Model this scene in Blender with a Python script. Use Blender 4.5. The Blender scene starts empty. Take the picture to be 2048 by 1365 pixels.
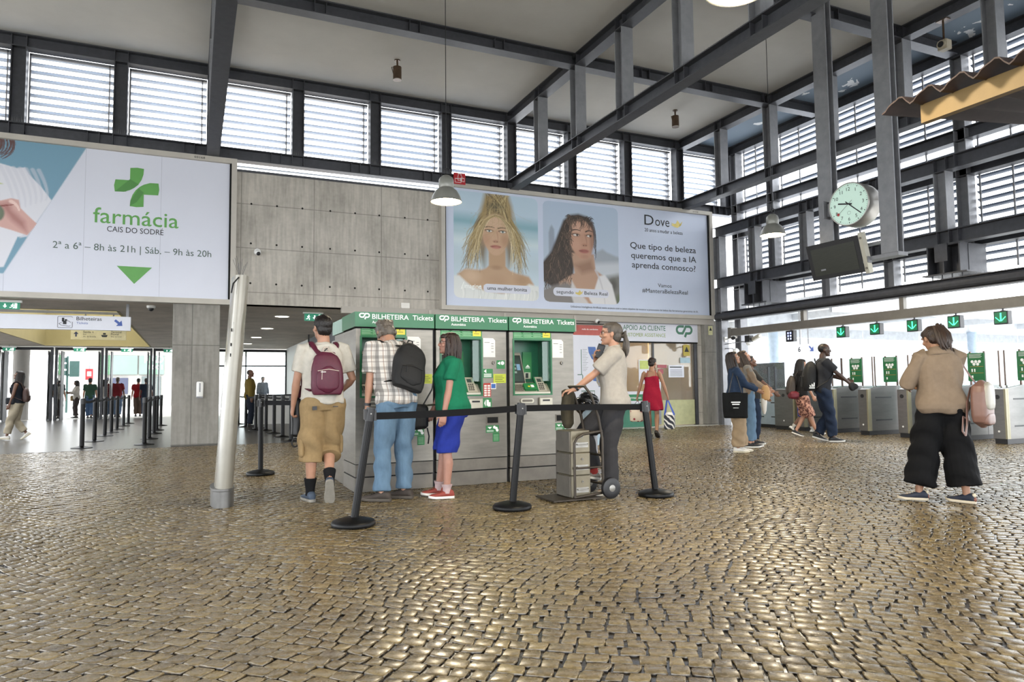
import bpy, math, random
import numpy as np
from mathutils import Vector, Matrix
C = bpy.context.scene.collection
S = bpy.context.scene
PI = math.pi
rnd = random.Random(7)

# ---------------------------------------------------------------- camera, world, exposure
YAW, PITCH, ROLL, CAMH = 0.42470, 0.06501, -0.01087, 1.1
_f = Vector((math.sin(YAW) * math.cos(PITCH), math.cos(YAW) * math.cos(PITCH), math.sin(PITCH)))
_r0 = Vector((math.cos(YAW), -math.sin(YAW), 0))
_u0 = _r0.cross(_f)
_r = _r0 * math.cos(ROLL) + _u0 * math.sin(ROLL)
_u = _u0 * math.cos(ROLL) - _r0 * math.sin(ROLL)
cam_data = bpy.data.cameras.new('camera')
cam_data.sensor_width = 36
cam_data.lens = 1418.3 / 2048 * 36
cam_data.clip_end = 500
cam = bpy.data.objects.new('camera', cam_data)
C.objects.link(cam)
cam.matrix_world = Matrix(((_r.x, _u.x, -_f.x, 0), (_r.y, _u.y, -_f.y, 0), (_r.z, _u.z, -_f.z, CAMH), (0, 0, 0, 1)))
S.camera = cam

world = bpy.data.worlds.new('sky')
S.world = world
world.use_nodes = True
wn = world.node_tree
wn.nodes['Background'].inputs['Color'].default_value = (0.93, 0.965, 1.0, 1)
wn.nodes['Background'].inputs['Strength'].default_value = 2.2
S.view_settings.view_transform = 'Standard'
S.view_settings.look = 'None'
S.view_settings.exposure = 1.75
S.view_settings.gamma = 1.0
S.cycles.use_denoising = True
S.cycles.max_bounces = 10
S.cycles.diffuse_bounces = 6
S.cycles.transparent_max_bounces = 16
S.cycles.sample_clamp_indirect = 6

# ---------------------------------------------------------------- materials
_mats = {}
def srgb(h):
    if isinstance(h, str):
        h = h.lstrip('#')
        v = [int(h[i:i + 2], 16) / 255 for i in (0, 2, 4)]
    else:
        v = list(h)
    return [c / 12.92 if c <= 0.04045 else ((c + 0.055) / 1.055) ** 2.4 for c in v]

def mat(name, col='#808080', rough=0.6, metal=0.0, var=0.12, scale=6.0, bump=0.0, bscale=40.0, stretch=None, emit=0.0, spec=0.5, alpha=1.0, trans=0.0, lin=None):
    if name in _mats:
        return _mats[name]
    m = bpy.data.materials.new(name)
    m.use_nodes = True
    nt = m.node_tree
    b = nt.nodes['Principled BSDF']
    c = lin if lin else srgb(col)
    b.inputs['Roughness'].default_value = rough
    b.inputs['Metallic'].default_value = metal
    b.inputs['Specular IOR Level'].default_value = spec
    tc = nt.nodes.new('ShaderNodeTexCoord')
    src = tc.outputs['Object']
    if stretch:
        mp = nt.nodes.new('ShaderNodeMapping')
        mp.inputs['Scale'].default_value = stretch
        nt.links.new(src, mp.inputs['Vector'])
        src = mp.outputs['Vector']
    nz = nt.nodes.new('ShaderNodeTexNoise')
    nz.inputs['Scale'].default_value = scale
    nz.inputs['Detail'].default_value = 5
    nz.inputs['Roughness'].default_value = 0.6
    nt.links.new(src, nz.inputs['Vector'])
    rp = nt.nodes.new('ShaderNodeValToRGB')
    rp.color_ramp.elements[0].position = 0.3
    rp.color_ramp.elements[1].position = 0.7
    rp.color_ramp.elements[0].color = [max(0, x * (1 - var)) for x in c] + [1]
    rp.color_ramp.elements[1].color = [min(1, x * (1 + var)) for x in c] + [1]
    nt.links.new(nz.outputs['Fac'], rp.inputs['Fac'])
    nt.links.new(rp.outputs['Color'], b.inputs['Base Color'])
    if bump:
        n2 = nt.nodes.new('ShaderNodeTexNoise')
        n2.inputs['Scale'].default_value = bscale
        n2.inputs['Detail'].default_value = 3
        nt.links.new(src, n2.inputs['Vector'])
        bp = nt.nodes.new('ShaderNodeBump')
        bp.inputs['Strength'].default_value = bump
        bp.inputs['Distance'].default_value = 0.02
        nt.links.new(n2.outputs['Fac'], bp.inputs['Height'])
        nt.links.new(bp.outputs['Normal'], b.inputs['Normal'])
    if emit:
        nt.links.new(rp.outputs['Color'], b.inputs['Emission Color'])
        b.inputs['Emission Strength'].default_value = emit
    if trans:
        b.inputs['Transmission Weight'].default_value = trans
    if alpha < 1:
        b.inputs['Alpha'].default_value = alpha
    _mats[name] = m
    return m

def glass(name, col=(0.9, 0.95, 0.95), amount=0.85, rough=0.03):
    """thin clear pane: mostly see-through with a mirror sheen"""
    if name in _mats:
        return _mats[name]
    m = bpy.data.materials.new(name)
    m.use_nodes = True
    nt = m.node_tree
    out = nt.nodes['Material Output']
    nt.nodes.remove(nt.nodes['Principled BSDF'])
    tr = nt.nodes.new('ShaderNodeBsdfTransparent')
    tr.inputs['Color'].default_value = (*col, 1)
    gl = nt.nodes.new('ShaderNodeBsdfGlossy')
    gl.inputs['Roughness'].default_value = rough
    fr = nt.nodes.new('ShaderNodeFresnel')
    fr.inputs['IOR'].default_value = 1.45
    mx = nt.nodes.new('ShaderNodeMixShader')
    nt.links.new(fr.outputs[0], mx.inputs[0])
    nt.links.new(tr.outputs[0], mx.inputs[1])
    nt.links.new(gl.outputs[0], mx.inputs[2])
    if amount < 1:
        df = nt.nodes.new('ShaderNodeBsdfDiffuse')
        df.inputs['Color'].default_value = (*col, 1)
        m2 = nt.nodes.new('ShaderNodeMixShader')
        m2.inputs[0].default_value = amount
        nt.links.new(df.outputs[0], m2.inputs[1])
        nt.links.new(mx.outputs[0], m2.inputs[2])
        nt.links.new(m2.outputs[0], out.inputs['Surface'])
    else:
        nt.links.new(mx.outputs[0], out.inputs['Surface'])
    _mats[name] = m
    return m

def attr_mat(name, attr='col', rough=0.6):
    """material reading a printed picture's colours from the mesh"""
    if name in _mats:
        return _mats[name]
    m = bpy.data.materials.new(name)
    m.use_nodes = True
    nt = m.node_tree
    b = nt.nodes['Principled BSDF']
    a = nt.nodes.new('ShaderNodeVertexColor')
    a.layer_name = attr
    nt.links.new(a.outputs['Color'], b.inputs['Base Color'])
    b.inputs['Roughness'].default_value = rough
    _mats[name] = m
    return m

# ---------------------------------------------------------------- mesh builder
def V(*a):
    return Vector(a)

class MB:
    def __init__(s):
        s.v = []; s.f = []; s.mi = []; s.mats = []; s.cur = 0
    def m(s, mt):
        if mt not in s.mats:
            s.mats.append(mt)
        s.cur = s.mats.index(mt)
        return s
    def add(s, vs, fs):
        o = len(s.v)
        s.v.extend([tuple(p) for p in vs])
        for f in fs:
            s.f.append(tuple(i + o for i in f)); s.mi.append(s.cur)
        return s
    def box(s, a, b, R=None, o=None, bev=0.0):
        x0, y0, z0 = [min(a[i], b[i]) for i in range(3)]
        x1, y1, z1 = [max(a[i], b[i]) for i in range(3)]
        if bev > 0:
            bev = min(bev, (x1 - x0) / 2.01, (y1 - y0) / 2.01, (z1 - z0) / 2.01)
            vs = []; idx = {}
            for sx in (0, 1):
                for sy in (0, 1):
                    for sz in (0, 1):
                        X = (x0, x1)[sx]; Y = (y0, y1)[sy]; Z = (z0, z1)[sz]
                        dx = bev * (1 - 2 * sx); dy = bev * (1 - 2 * sy); dz = bev * (1 - 2 * sz)
                        idx[sx, sy, sz] = len(vs)
                        vs += [(X, Y + dy, Z + dz), (X + dx, Y, Z + dz), (X + dx, Y + dy, Z)]
            g = lambda a, b, c, k: idx[a, b, c] + k
            fs = []
            for q in (0, 1):
                fs.append([g(q, 0, 0, 0), g(q, 1, 0, 0), g(q, 1, 1, 0), g(q, 0, 1, 0)][::(1 if q else -1)])
                fs.append([g(0, q, 0, 1), g(0, q, 1, 1), g(1, q, 1, 1), g(1, q, 0, 1)][::(1 if q else -1)])
                fs.append([g(0, 0, q, 2), g(1, 0, q, 2), g(1, 1, q, 2), g(0, 1, q, 2)][::(1 if q else -1)])
            for a_ in (0, 1):
                for b_ in (0, 1):
                    fs.append([g(a_, b_, 0, 0), g(a_, b_, 1, 0), g(a_, b_, 1, 1), g(a_, b_, 0, 1)])
                    fs.append([g(a_, 0, b_, 0), g(a_, 1, b_, 0), g(a_, 1, b_, 2), g(a_, 0, b_, 2)])
                    fs.append([g(0, a_, b_, 1), g(1, a_, b_, 1), g(1, a_, b_, 2), g(0, a_, b_, 2)])
                    for c_ in (0, 1):
                        fs.append([g(a_, b_, c_, 0), g(a_, b_, c_, 1), g(a_, b_, c_, 2)])
        else:
            vs = [(x0, y0, z0), (x1, y0, z0), (x1, y1, z0), (x0, y1, z0), (x0, y0, z1), (x1, y0, z1), (x1, y1, z1), (x0, y1, z1)]
            fs = [(0, 3, 2, 1), (4, 5, 6, 7), (0, 1, 5, 4), (1, 2, 6, 5), (2, 3, 7, 6), (3, 0, 4, 7)]
        if R is not None:
            vs = [R @ Vector(p) for p in vs]
        if o is not None:
            vs = [Vector(p) + Vector(o) for p in vs]
        return s.add(vs, fs)
    def ring(s, c, ax, r, n, ry=None, up=None, ph=0.0, sq=2.0):
        ax = Vector(ax).normalized()
        up = Vector(up) if up is not None else (Vector((0, 0, 1)) if abs(ax.z) < 0.9 else Vector((0, 1, 0)))
        x = up.cross(ax).normalized()
        y = ax.cross(x)
        ry = r if ry is None else ry
        out = []
        for i in range(n):
            t = 2 * PI * i / n + ph
            ct, st = math.cos(t), math.sin(t)
            e = 2.0 / sq
            out.append(Vector(c) + x * (r * math.copysign(abs(ct) ** e, ct)) + y * (ry * math.copysign(abs(st) ** e, st)))
        return out
    def loft(s, rings, cap=True, close=False):
        n = len(rings[0]); vs = []; fs = []
        for r in rings:
            vs += list(r)
        R = len(rings)
        for j in range(R if close else R - 1):
            a = j * n; b = ((j + 1) % R) * n
            for i in range(n):
                k = (i + 1) % n
                fs.append((a + i, a + k, b + k, b + i))
        if cap and not close:
            fs.append(tuple(range(n))[::-1])
            fs.append(tuple((R - 1) * n + i for i in range(n)))
        return s.add(vs, fs)
    def cyl(s, p0, p1, r0, r1=None, n=16, cap=True, ph=0.0):
        p0 = Vector(p0); p1 = Vector(p1); r1 = r0 if r1 is None else r1
        ax = p1 - p0
        return s.loft([s.ring(p0, ax, r0, n, ph=ph), s.ring(p1, ax, r1, n, ph=ph)], cap)
    def tube(s, pts, r, n=8, cap=True, up=None):
        pts = [Vector(p) for p in pts]; rs = r if isinstance(r, (list, tuple)) else [r] * len(pts)
        rings = []
        upv = Vector(up) if up is not None else None
        prev = None
        for i, p in enumerate(pts):
            a = pts[max(0, i - 1)]; b = pts[min(len(pts) - 1, i + 1)]
            ax = (b - a).normalized()
            if prev is None:
                u = upv or (Vector((0, 0, 1)) if abs(ax.z) < 0.9 else Vector((0, 1, 0)))
                x = u.cross(ax).normalized()
            else:
                x = (prev - ax * prev.dot(ax)).normalized()
            prev = x
            y = ax.cross(x)
            rr = rs[i]
            ra, rb = (rr if isinstance(rr, (tuple, list)) else (rr, rr))
            rings.append([p + x * (ra * math.cos(2 * PI * k / n)) + y * (rb * math.sin(2 * PI * k / n)) for k in range(n)])
        return s.loft(rings, cap)
    def lathe(s, prof, o=(0, 0, 0), n=24, axis='Z', cap=True):
        rings = []
        for r, z in prof:
            rg = []
            for i in range(n):
                t = 2 * PI * i / n
                p = (r * math.cos(t), r * math.sin(t), z)
                if axis == 'X':
                    p = (p[2], p[0], p[1])
                elif axis == 'Y':
                    p = (p[1], p[2], p[0])
                rg.append(Vector(o) + Vector(p))
            rings.append(rg)
        return s.loft(rings, cap)
    def prism(s, poly, O, R, U, N, d0, d1):
        """2-D polygon in the frame (O,R,U) extruded along N from d0 to d1"""
        O = Vector(O); R = Vector(R); U = Vector(U); N = Vector(N)
        n = len(poly)
        vs = [O + R * x + U * y + N * d0 for x, y in poly] + [O + R * x + U * y + N * d1 for x, y in poly]
        fs = [tuple(range(n))[::-1], tuple(range(n, 2 * n))]
        for i in range(n):
            k = (i + 1) % n
            fs.append((i, k, n + k, n + i))
        return s.add(vs, fs)
    def flat(s, poly, O, R, U, N, d=0.0):
        O = Vector(O); R = Vector(R); U = Vector(U); N = Vector(N)
        return s.add([O + R * x + U * y + N * d for x, y in poly], [tuple(range(len(poly)))])
    def ell(s, c, r, n=16, m=10, R=None):
        rings = []
        for j in range(1, m):
            t = PI * j / m
            rg = []
            for i in range(n):
                p = 2 * PI * i / n
                q = Vector((r[0] * math.sin(t) * math.cos(p), r[1] * math.sin(t) * math.sin(p), -r[2] * math.cos(t)))
                if R is not None:
                    q = R @ q
                rg.append(Vector(c) + q)
            rings.append(rg)
        return s.loft(rings)
    def text(s, body, O, R, U, N, size, d=0.003, width=None, align='LEFT', weight=0.0, thick=0.0):
        vs, fs = text_geo(body, weight)
        if not vs:
            return s
        xs = [p[0] for p in vs]
        w = (max(xs) - min(xs)) * size
        k = (width / w) if width else 1.0
        off = {'LEFT': -min(xs), 'CENTER': -(min(xs) + max(xs)) / 2, 'RIGHT': -max(xs)}[align]
        O = Vector(O); R = Vector(R); U = Vector(U); N = Vector(N)
        return s.add([O + R * ((p[0] + off) * size * k) + U * (p[1] * size) + N * d for p in vs], fs)
    def build(s, name, parent=None, smooth=False, world=False, mats=None):
        me = bpy.data.meshes.new(name)
        vs = s.v
        if world and parent is not None:
            inv = _tw(parent).inverted()
            vs = [inv @ Vector(p) for p in vs]
        me.from_pydata(vs, [], s.f)
        for mt in (mats or s.mats):
            me.materials.append(mt)
        if len(s.mats) > 1:
            me.polygons.foreach_set('material_index', s.mi)
        fix_normals(me)
        if smooth:
            smooth_by_angle(me, 50 if smooth is True else smooth)
        me.update()
        o = bpy.data.objects.new(name, me)
        C.objects.link(o)
        if parent is not None:
            o.parent = parent
        return o

import bmesh
def fix_normals(me):
    bm = bmesh.new()
    bm.from_mesh(me)
    bmesh.ops.recalc_face_normals(bm, faces=bm.faces)
    bm.to_mesh(me)
    bm.free()

def smooth_by_angle(me, deg):
    bm = bmesh.new()
    bm.from_mesh(me)
    c = math.radians(deg)
    for e in bm.edges:
        e.smooth = len(e.link_faces) == 2 and e.calc_face_angle(9) < c
    for f in bm.faces:
        f.smooth = True
    bm.to_mesh(me)
    bm.free()

_tg = {}
def text_geo(body, weight=0.0):
    if 'M' in body or 'W' in body: weight = 0.0
    k = (body, weight)
    if k not in _tg:
        cu = bpy.data.curves.new('t', 'FONT')
        cu.body = body
        cu.resolution_u = 3
        cu.offset = weight
        o = bpy.data.objects.new('t', cu)
        C.objects.link(o)
        me = bpy.data.meshes.new_from_object(o.evaluated_get(bpy.context.evaluated_depsgraph_get()))
        _tg[k] = ([tuple(v.co) for v in me.vertices], [tuple(p.vertices) for p in me.polygons])
        bpy.data.objects.remove(o)
        bpy.data.curves.remove(cu)
        bpy.data.meshes.remove(me)
    return _tg[k]

def _tw(o):
    M = o.matrix_basis
    p = o.parent
    while p is not None:
        M = p.matrix_basis @ M
        p = p.parent
    return M

def tag(o, label=None, cat=None, group=None, kind=None):
    if label: o['label'] = label
    if cat: o['category'] = cat
    if group: o['group'] = group
    if kind: o['kind'] = kind
    return o

def thing(name, label, cat, loc=(0, 0, 0), rot=0.0, group=None):
    o = bpy.data.objects.new(name, None)
    C.objects.link(o)
    o.empty_display_size = 0.1
    o.location = loc
    o.rotation_euler = (0, 0, rot)
    o.matrix_basis = Matrix.Translation(loc) @ Matrix.Rotation(rot, 4, 'Z')
    return tag(o, label, cat, group)

def struct(mb, name, label=None, cat=None, parent=None, smooth=False):
    o = mb.build(name, parent, smooth)
    o['kind'] = 'structure'
    if label: o['label'] = label
    if cat: o['category'] = cat
    return o

def copy_tree(o, parent=None):
    c = o.copy()
    C.objects.link(c)
    if parent is not None:
        c.parent = parent
    for ch in list(o.children):
        copy_tree(ch, c)
    return c

X1, Y1, Z1 = V(1, 0, 0), V(0, 1, 0), V(0, 0, 1)
# ---------------------------------------------------------------- shared materials
M_steel = mat('dark_painted_steel', '#4a4b50', 0.5, 0.35, 0.14, 9, 0.1, 60)
M_steel2 = mat('grey_painted_steel', '#85868a', 0.5, 0.25, 0.12, 7, 0.08, 60)
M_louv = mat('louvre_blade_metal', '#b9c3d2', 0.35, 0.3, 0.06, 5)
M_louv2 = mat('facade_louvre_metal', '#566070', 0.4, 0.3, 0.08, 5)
M_ceil = mat('ceiling_plaster', '#b9b7b2', 0.9, 0, 0.05, 1.2, 0.05, 30)
M_conc = None
M_frame = mat('beige_frame_paint', '#b4afa6', 0.55, 0.1, 0.07, 3)
M_white = mat('white_paint', '#e6e6e4', 0.5, 0, 0.03, 3)
M_black = mat('black_plastic', '#17171a', 0.45, 0, 0.2, 10)
M_darkgap = mat('dark_gap', '#0c0c0d', 0.9, 0, 0.1, 5)
M_green = mat('sign_green', '#217a4d', 0.4, 0, 0.04, 4)
M_wtext = mat('white_lettering', '#f2f5f2', 0.5, 0, 0.02, 4)
M_ktext = mat('black_lettering', '#26282c', 0.6, 0, 0.05, 4)

def concrete(name, col, pw, ph, ox, oz, holes=True, horizontal=False):
    """board-marked concrete: streaks, blotches, panel joints"""
    m = bpy.data.materials.new(name)
    m.use_nodes = True
    nt = m.node_tree
    b = nt.nodes['Principled BSDF']
    b.inputs['Roughness'].default_value = 0.8
    b.inputs['Specular IOR Level'].default_value = 0.3
    c = srgb(col)
    tc = nt.nodes.new('ShaderNodeTexCoord')
    def noise(sc, st, det=5):
        mp = nt.nodes.new('ShaderNodeMapping')
        mp.inputs['Scale'].default_value = st
        nt.links.new(tc.outputs['Object'], mp.inputs['Vector'])
        n = nt.nodes.new('ShaderNodeTexNoise')
        n.inputs['Scale'].default_value = sc
        n.inputs['Detail'].default_value = det
        nt.links.new(mp.outputs[0], n.inputs['Vector'])
        return n.outputs['Fac']
    st = (1.2, 9, 9) if horizontal else (9, 9, 0.8)
    a = noise(2.0, st)
    d = noise(1.3, (1, 1, 1))
    e = noise(14, (1, 1, 1), 3)
    ad = nt.nodes.new('ShaderNodeMath'); ad.operation = 'ADD'
    nt.links.new(a, ad.inputs[0]); nt.links.new(d, ad.inputs[1])
    ad2 = nt.nodes.new('ShaderNodeMath'); ad2.operation = 'MULTIPLY_ADD'
    nt.links.new(e, ad2.inputs[0]); ad2.inputs[1].default_value = 0.4
    nt.links.new(ad.outputs[0], ad2.inputs[2])
    rp = nt.nodes.new('ShaderNodeValToRGB')
    rp.color_ramp.elements[0].position = 0.36
    rp.color_ramp.elements[1].position = 0.84
    dv = nt.nodes.new('ShaderNodeMath'); dv.operation = 'MULTIPLY'; dv.inputs[1].default_value = 0.5
    nt.links.new(ad2.outputs[0], dv.inputs[0])
    rp.color_ramp.elements[0].color = [x * 0.62 for x in c] + [1]
    rp.color_ramp.elements[1].color = [min(1, x * 1.3) for x in c] + [1]
    nt.links.new(dv.outputs[0], rp.inputs['Fac'])
    last = rp.outputs['Color']
    if pw:
        sx = nt.nodes.new('ShaderNodeSeparateXYZ')
        nt.links.new(tc.outputs['Object'], sx.inputs[0])
        fac = None
        for ax, pitch, off in (('X', pw, ox), ('Z', ph, oz)):
            s1 = nt.nodes.new('ShaderNodeMath'); s1.operation = 'SUBTRACT'; s1.inputs[1].default_value = off
            nt.links.new(sx.outputs[ax], s1.inputs[0])
            pp = nt.nodes.new('ShaderNodeMath'); pp.operation = 'PINGPONG'; pp.inputs[1].default_value = pitch / 2
            nt.links.new(s1.outputs[0], pp.inputs[0])
            lt = nt.nodes.new('ShaderNodeMath'); lt.operation = 'LESS_THAN'; lt.inputs[1].default_value = 0.009
            nt.links.new(pp.outputs[0], lt.inputs[0])
            if fac is None:
                fac = lt.outputs[0]
            else:
                mxx = nt.nodes.new('ShaderNodeMath'); mxx.operation = 'MAXIMUM'
                nt.links.new(fac, mxx.inputs[0]); nt.links.new(lt.outputs[0], mxx.inputs[1])
                fac = mxx.outputs[0]
        mx = nt.nodes.new('ShaderNodeMixRGB')
        mx.inputs['Color2'].default_value = [x * 0.35 for x in c] + [1]
        k = nt.nodes.new('ShaderNodeMath'); k.operation = 'MULTIPLY'; k.inputs[1].default_value = 0.6
        nt.links.new(fac, k.inputs[0])
        nt.links.new(k.outputs[0], mx.inputs['Fac'])
        nt.links.new(last, mx.inputs['Color1'])
        last = mx.outputs['Color']
    nt.links.new(last, b.inputs['Base Color'])
    bp = nt.nodes.new('ShaderNodeBump'); bp.inputs['Strength'].default_value = 0.15; bp.inputs['Distance'].default_value = 0.02
    nt.links.new(ad2.outputs[0], bp.inputs['Height'])
    nt.links.new(bp.outputs[0], b.inputs['Normal'])
    _mats[name] = m
    return m

M_conc = concrete('fair_faced_concrete', '#b2ada4', 1.5, 0.94, 2.4, 4.1)
M_pill = concrete('pillar_concrete', '#8b8882', 3.0, 2.0, 9.0, 2.02)
M_board = concrete('board_marked_ceiling', '#b5aa9c', 0, 0, 0, 0, horizontal=True)

def ibeam(mb, p0, p1, fdir, h, w, tf=0.018, tw=0.012):
    """H section along p0-p1; fdir is the direction across the web to the flanges"""
    p0 = Vector(p0); p1 = Vector(p1); ax = (p1 - p0).normalized(); f = Vector(fdir).normalized(); s = ax.cross(f)
    L = (p1 - p0).length
    def bx(a0, a1, f0, f1, s0, s1):
        vs = []
        for q in (s0, s1):
            vs += [p0 + ax * a0 + f * f0 + s * q, p0 + ax * a1 + f * f0 + s * q, p0 + ax * a1 + f * f1 + s * q, p0 + ax * a0 + f * f1 + s * q]
        mb.add(vs, [(0, 3, 2, 1), (4, 5, 6, 7), (0, 1, 5, 4), (1, 2, 6, 5), (2, 3, 7, 6), (3, 0, 4, 7)])
    bx(0, L, h / 2 - tf, h / 2, -w / 2, w / 2)
    bx(0, L, -h / 2, -h / 2 + tf, -w / 2, w / 2)
    bx(0, L, -h / 2 + tf, h / 2 - tf, -tw / 2, tw / 2)
    return bx

GY = [15.84 - 1.71 * k for k in range(1, 13)]
ZU0, ZU1, ZL0, ZL1 = 7.67, 7.92, 5.95, 6.20
ZUC, ZLC = (ZU0 + ZU1) / 2, (ZL0 + ZL1) / 2

# ---------------------------------------------------------------- floor
def stones():
    rs = np.random.RandomState(3)
    ang = math.radians(-47)
    ca, sa = math.cos(ang), math.sin(ang)
    pu, pv = 0.095, 0.086
    verts = []; faces = []; tint = []
    quads4 = None
    U = np.arange(-22, 22, pu)
    rows = np.arange(-22, 26, pv)
    cs = []
    for j, v in enumerate(rows):
        wj = rs.uniform(0.75, 1.3, len(U)) * pu
        e = np.cumsum(wj) - 22 + rs.uniform(0, pu)
        cs.append(np.stack([e[:-1], e[1:], np.full(len(e) - 1, v), np.full(len(e) - 1, v + pv)], 1))
    cs = np.concatenate(cs)
    def warp(u, v):
        uu = u + 0.16 * np.sin(v * 0.9 + 0.5) + 0.05 * np.sin(v * 3.1 + u * 0.4)
        vv = v + 0.22 * np.sin(u * 0.62 + 1.0) + 0.06 * np.sin(u * 2.3 + v * 0.5)
        return uu * ca - vv * sa, uu * sa + vv * ca
    cu = (cs[:, 0] + cs[:, 1]) / 2; cv = (cs[:, 2] + cs[:, 3]) / 2
    x, y = warp(cu, cv)
    keep = (y > 0.7) & (y < 15.52) & (x > -0.21 * y - 1.6) & (x < 1.75 * y + 2.0) & (x < 14.2)
    cs = cs[keep]; x = x[keep]; y = y[keep]
    n = len(cs)
    d = np.hypot(x, y)
    near = d < 7.5
    out_v = []; out_f = []; out_t = []; off = 0
    for near_flag in (True, False):
        q = cs[near == near_flag]; k = len(q)
        if k == 0:
            continue
        u0, u1, v0, v1 = q.T
        g = 0.0052
        c4 = np.stack([np.stack([u0 + g, v0 + g], 1), np.stack([u1 - g, v0 + g], 1), np.stack([u1 - g, v1 - g], 1), np.stack([u0 + g, v1 - g], 1)], 1)
        c4 += rs.normal(0, 0.0046, c4.shape)
        cen = c4.mean(1, keepdims=True)
        tx = rs.normal(0, 0.017, (k, 1)); ty = rs.normal(0, 0.017, (k, 1)); hz = rs.normal(-0.003, 0.0013, (k, 1))
        if near_flag:
            mid = (c4 + np.roll(c4, -1, 1)) / 2
            mid = cen + (mid - cen) * rs.uniform(0.93, 1.1, (k, 4, 1))
            ring = np.stack([c4, mid], 2).reshape(k, 8, 2)
            ring = cen + (ring - cen) * np.where(np.arange(8) % 2 == 0, 0.965, 1.0)[None, :, None]
            R = 8
        else:
            ring = c4; R = 4
        levels = [(1.0, -0.014), (0.975, -0.004), (0.93, -0.0006), (0.87, 0.0)]
        if not near_flag:
            levels = [(1.0, -0.012), (0.93, -0.001), (0.87, 0.0)]
        P = []
        for s_, z in levels:
            r2 = cen + (ring - cen) * s_
            dz = (r2[:, :, 0] - cen[:, :, 0]) * tx + (r2[:, :, 1] - cen[:, :, 1]) * ty
            X, Y = warp(r2[:, :, 0], r2[:, :, 1])
            P.append(np.stack([X, Y, np.minimum(z + hz + dz, 0.004)], 2))
        P = np.concatenate(P, 1)
        L = len(levels); per = L * R
        out_v.append(P.reshape(-1, 3))
        base = off + np.arange(k)[:, None] * per
        qs = []
        for l in range(L - 1):
            for i in range(R):
                a = l * R + i; b = l * R + (i + 1) % R
                qs.append(np.stack([base[:, 0] + a, base[:, 0] + b, base[:, 0] + b + R, base[:, 0] + a + R], 1))
        Q = np.stack(qs, 1).reshape(-1, 4)
        top = base + (L - 1) * R + np.arange(R)[None]
        out_f.append((Q, top))
        t = np.clip(rs.normal(0.52, 0.12, k), 0.1, 1)
        tt = np.repeat(t, per).reshape(k, per); tt[:, :R] = -0.5; tt[:, R:2 * R] *= 0.8; out_t.append(tt.ravel())
        off += k * per
    Vv = np.concatenate(out_v); T = np.concatenate(out_t)
    loops = []; starts = []; tot = 0
    sizes = []
    for Q, top in out_f:
        loops.append(Q.reshape(-1)); sizes.append(np.full(len(Q), 4))
        loops.append(top.reshape(-1)); sizes.append(np.full(len(top), top.shape[1]))
    loops = np.concatenate(loops); sizes = np.concatenate(sizes)
    # joint bed under the stones
    bed = np.array([[-9, -7, -0.014], [14.3, -7, -0.014], [14.3, 15.55, -0.014], [-9, 15.55, -0.014]])
    b0 = len(Vv)
    Vv = np.concatenate([Vv, bed]); T = np.concatenate([T, np.full(4, -1.0)])
    loops = np.concatenate([loops, np.arange(b0, b0 + 4)]); sizes = np.append(sizes, 4)
    starts = np.concatenate([[0], np.cumsum(sizes)[:-1]])
    me = bpy.data.meshes.new('floor')
    me.vertices.add(len(Vv)); me.vertices.foreach_set('co', Vv.astype(np.float32).reshape(-1))
    me.loops.add(len(loops)); me.loops.foreach_set('vertex_index', loops.astype(np.int32))
    me.polygons.add(len(sizes)); me.polygons.foreach_set('loop_start', starts.astype(np.int32))
    me.update(calc_edges=True)
    me.polygons.foreach_set('use_smooth', np.ones(len(sizes), dtype=bool))
    at = me.attributes.new('tint', 'FLOAT', 'POINT')
    at.data.foreach_set('value', T.astype(np.float32))
    m = bpy.data.materials.new('worn_limestone_cobbles')
    m.use_nodes = True
    nt = m.node_tree
    b = nt.nodes['Principled BSDF']
    a = nt.nodes.new('ShaderNodeAttribute'); a.attribute_name = 'tint'
    rp = nt.nodes.new('ShaderNodeValToRGB')
    el = rp.color_ramp.elements
    el[0].position = 0.0; el[0].color = srgb('#1d1813') + [1]
    el[1].position = 1.0; el[1].color = srgb('#9a875f') + [1]
    for p_, c_ in ((0.02, '#5c4f3d'), (0.3, '#685a42'), (0.55, '#776748'), (0.8, '#87754f')):
        e_ = el.new(p_); e_.color = srgb(c_) + [1]
    nt.links.new(a.outputs['Fac'], rp.inputs['Fac'])
    tc = nt.nodes.new('ShaderNodeTexCoord')
    n1 = nt.nodes.new('ShaderNodeTexNoise'); n1.inputs['Scale'].default_value = 34; n1.inputs['Detail'].default_value = 4
    nt.links.new(tc.outputs['Object'], n1.inputs['Vector'])
    n2 = nt.nodes.new('ShaderNodeTexNoise'); n2.inputs['Scale'].default_value = 1.1; n2.inputs['Detail'].default_value = 4
    nt.links.new(tc.outputs['Object'], n2.inputs['Vector'])
    r1 = nt.nodes.new('ShaderNodeMapRange'); r1.inputs[1].default_value = 0.3; r1.inputs[2].default_value = 0.7; r1.inputs[3].default_value = 0.74; r1.inputs[4].default_value = 1.15
    nt.links.new(n1.outputs['Fac'], r1.inputs[0])
    r2 = nt.nodes.new('ShaderNodeMapRange'); r2.inputs[1].default_value = 0.3; r2.inputs[2].default_value = 0.7; r2.inputs[3].default_value = 0.82; r2.inputs[4].default_value = 1.12
    nt.links.new(n2.outputs['Fac'], r2.inputs[0])
    mu = nt.nodes.new('ShaderNodeMath'); mu.operation = 'MULTIPLY'
    nt.links.new(r1.outputs[0], mu.inputs[0]); nt.links.new(r2.outputs[0], mu.inputs[1])
    vm = nt.nodes.new('ShaderNodeVectorMath'); vm.operation = 'SCALE'
    nt.links.new(rp.outputs['Color'], vm.inputs[0]); nt.links.new(mu.outputs[0], vm.inputs['Scale'])
    nt.links.new(vm.outputs[0], b.inputs['Base Color'])
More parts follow.
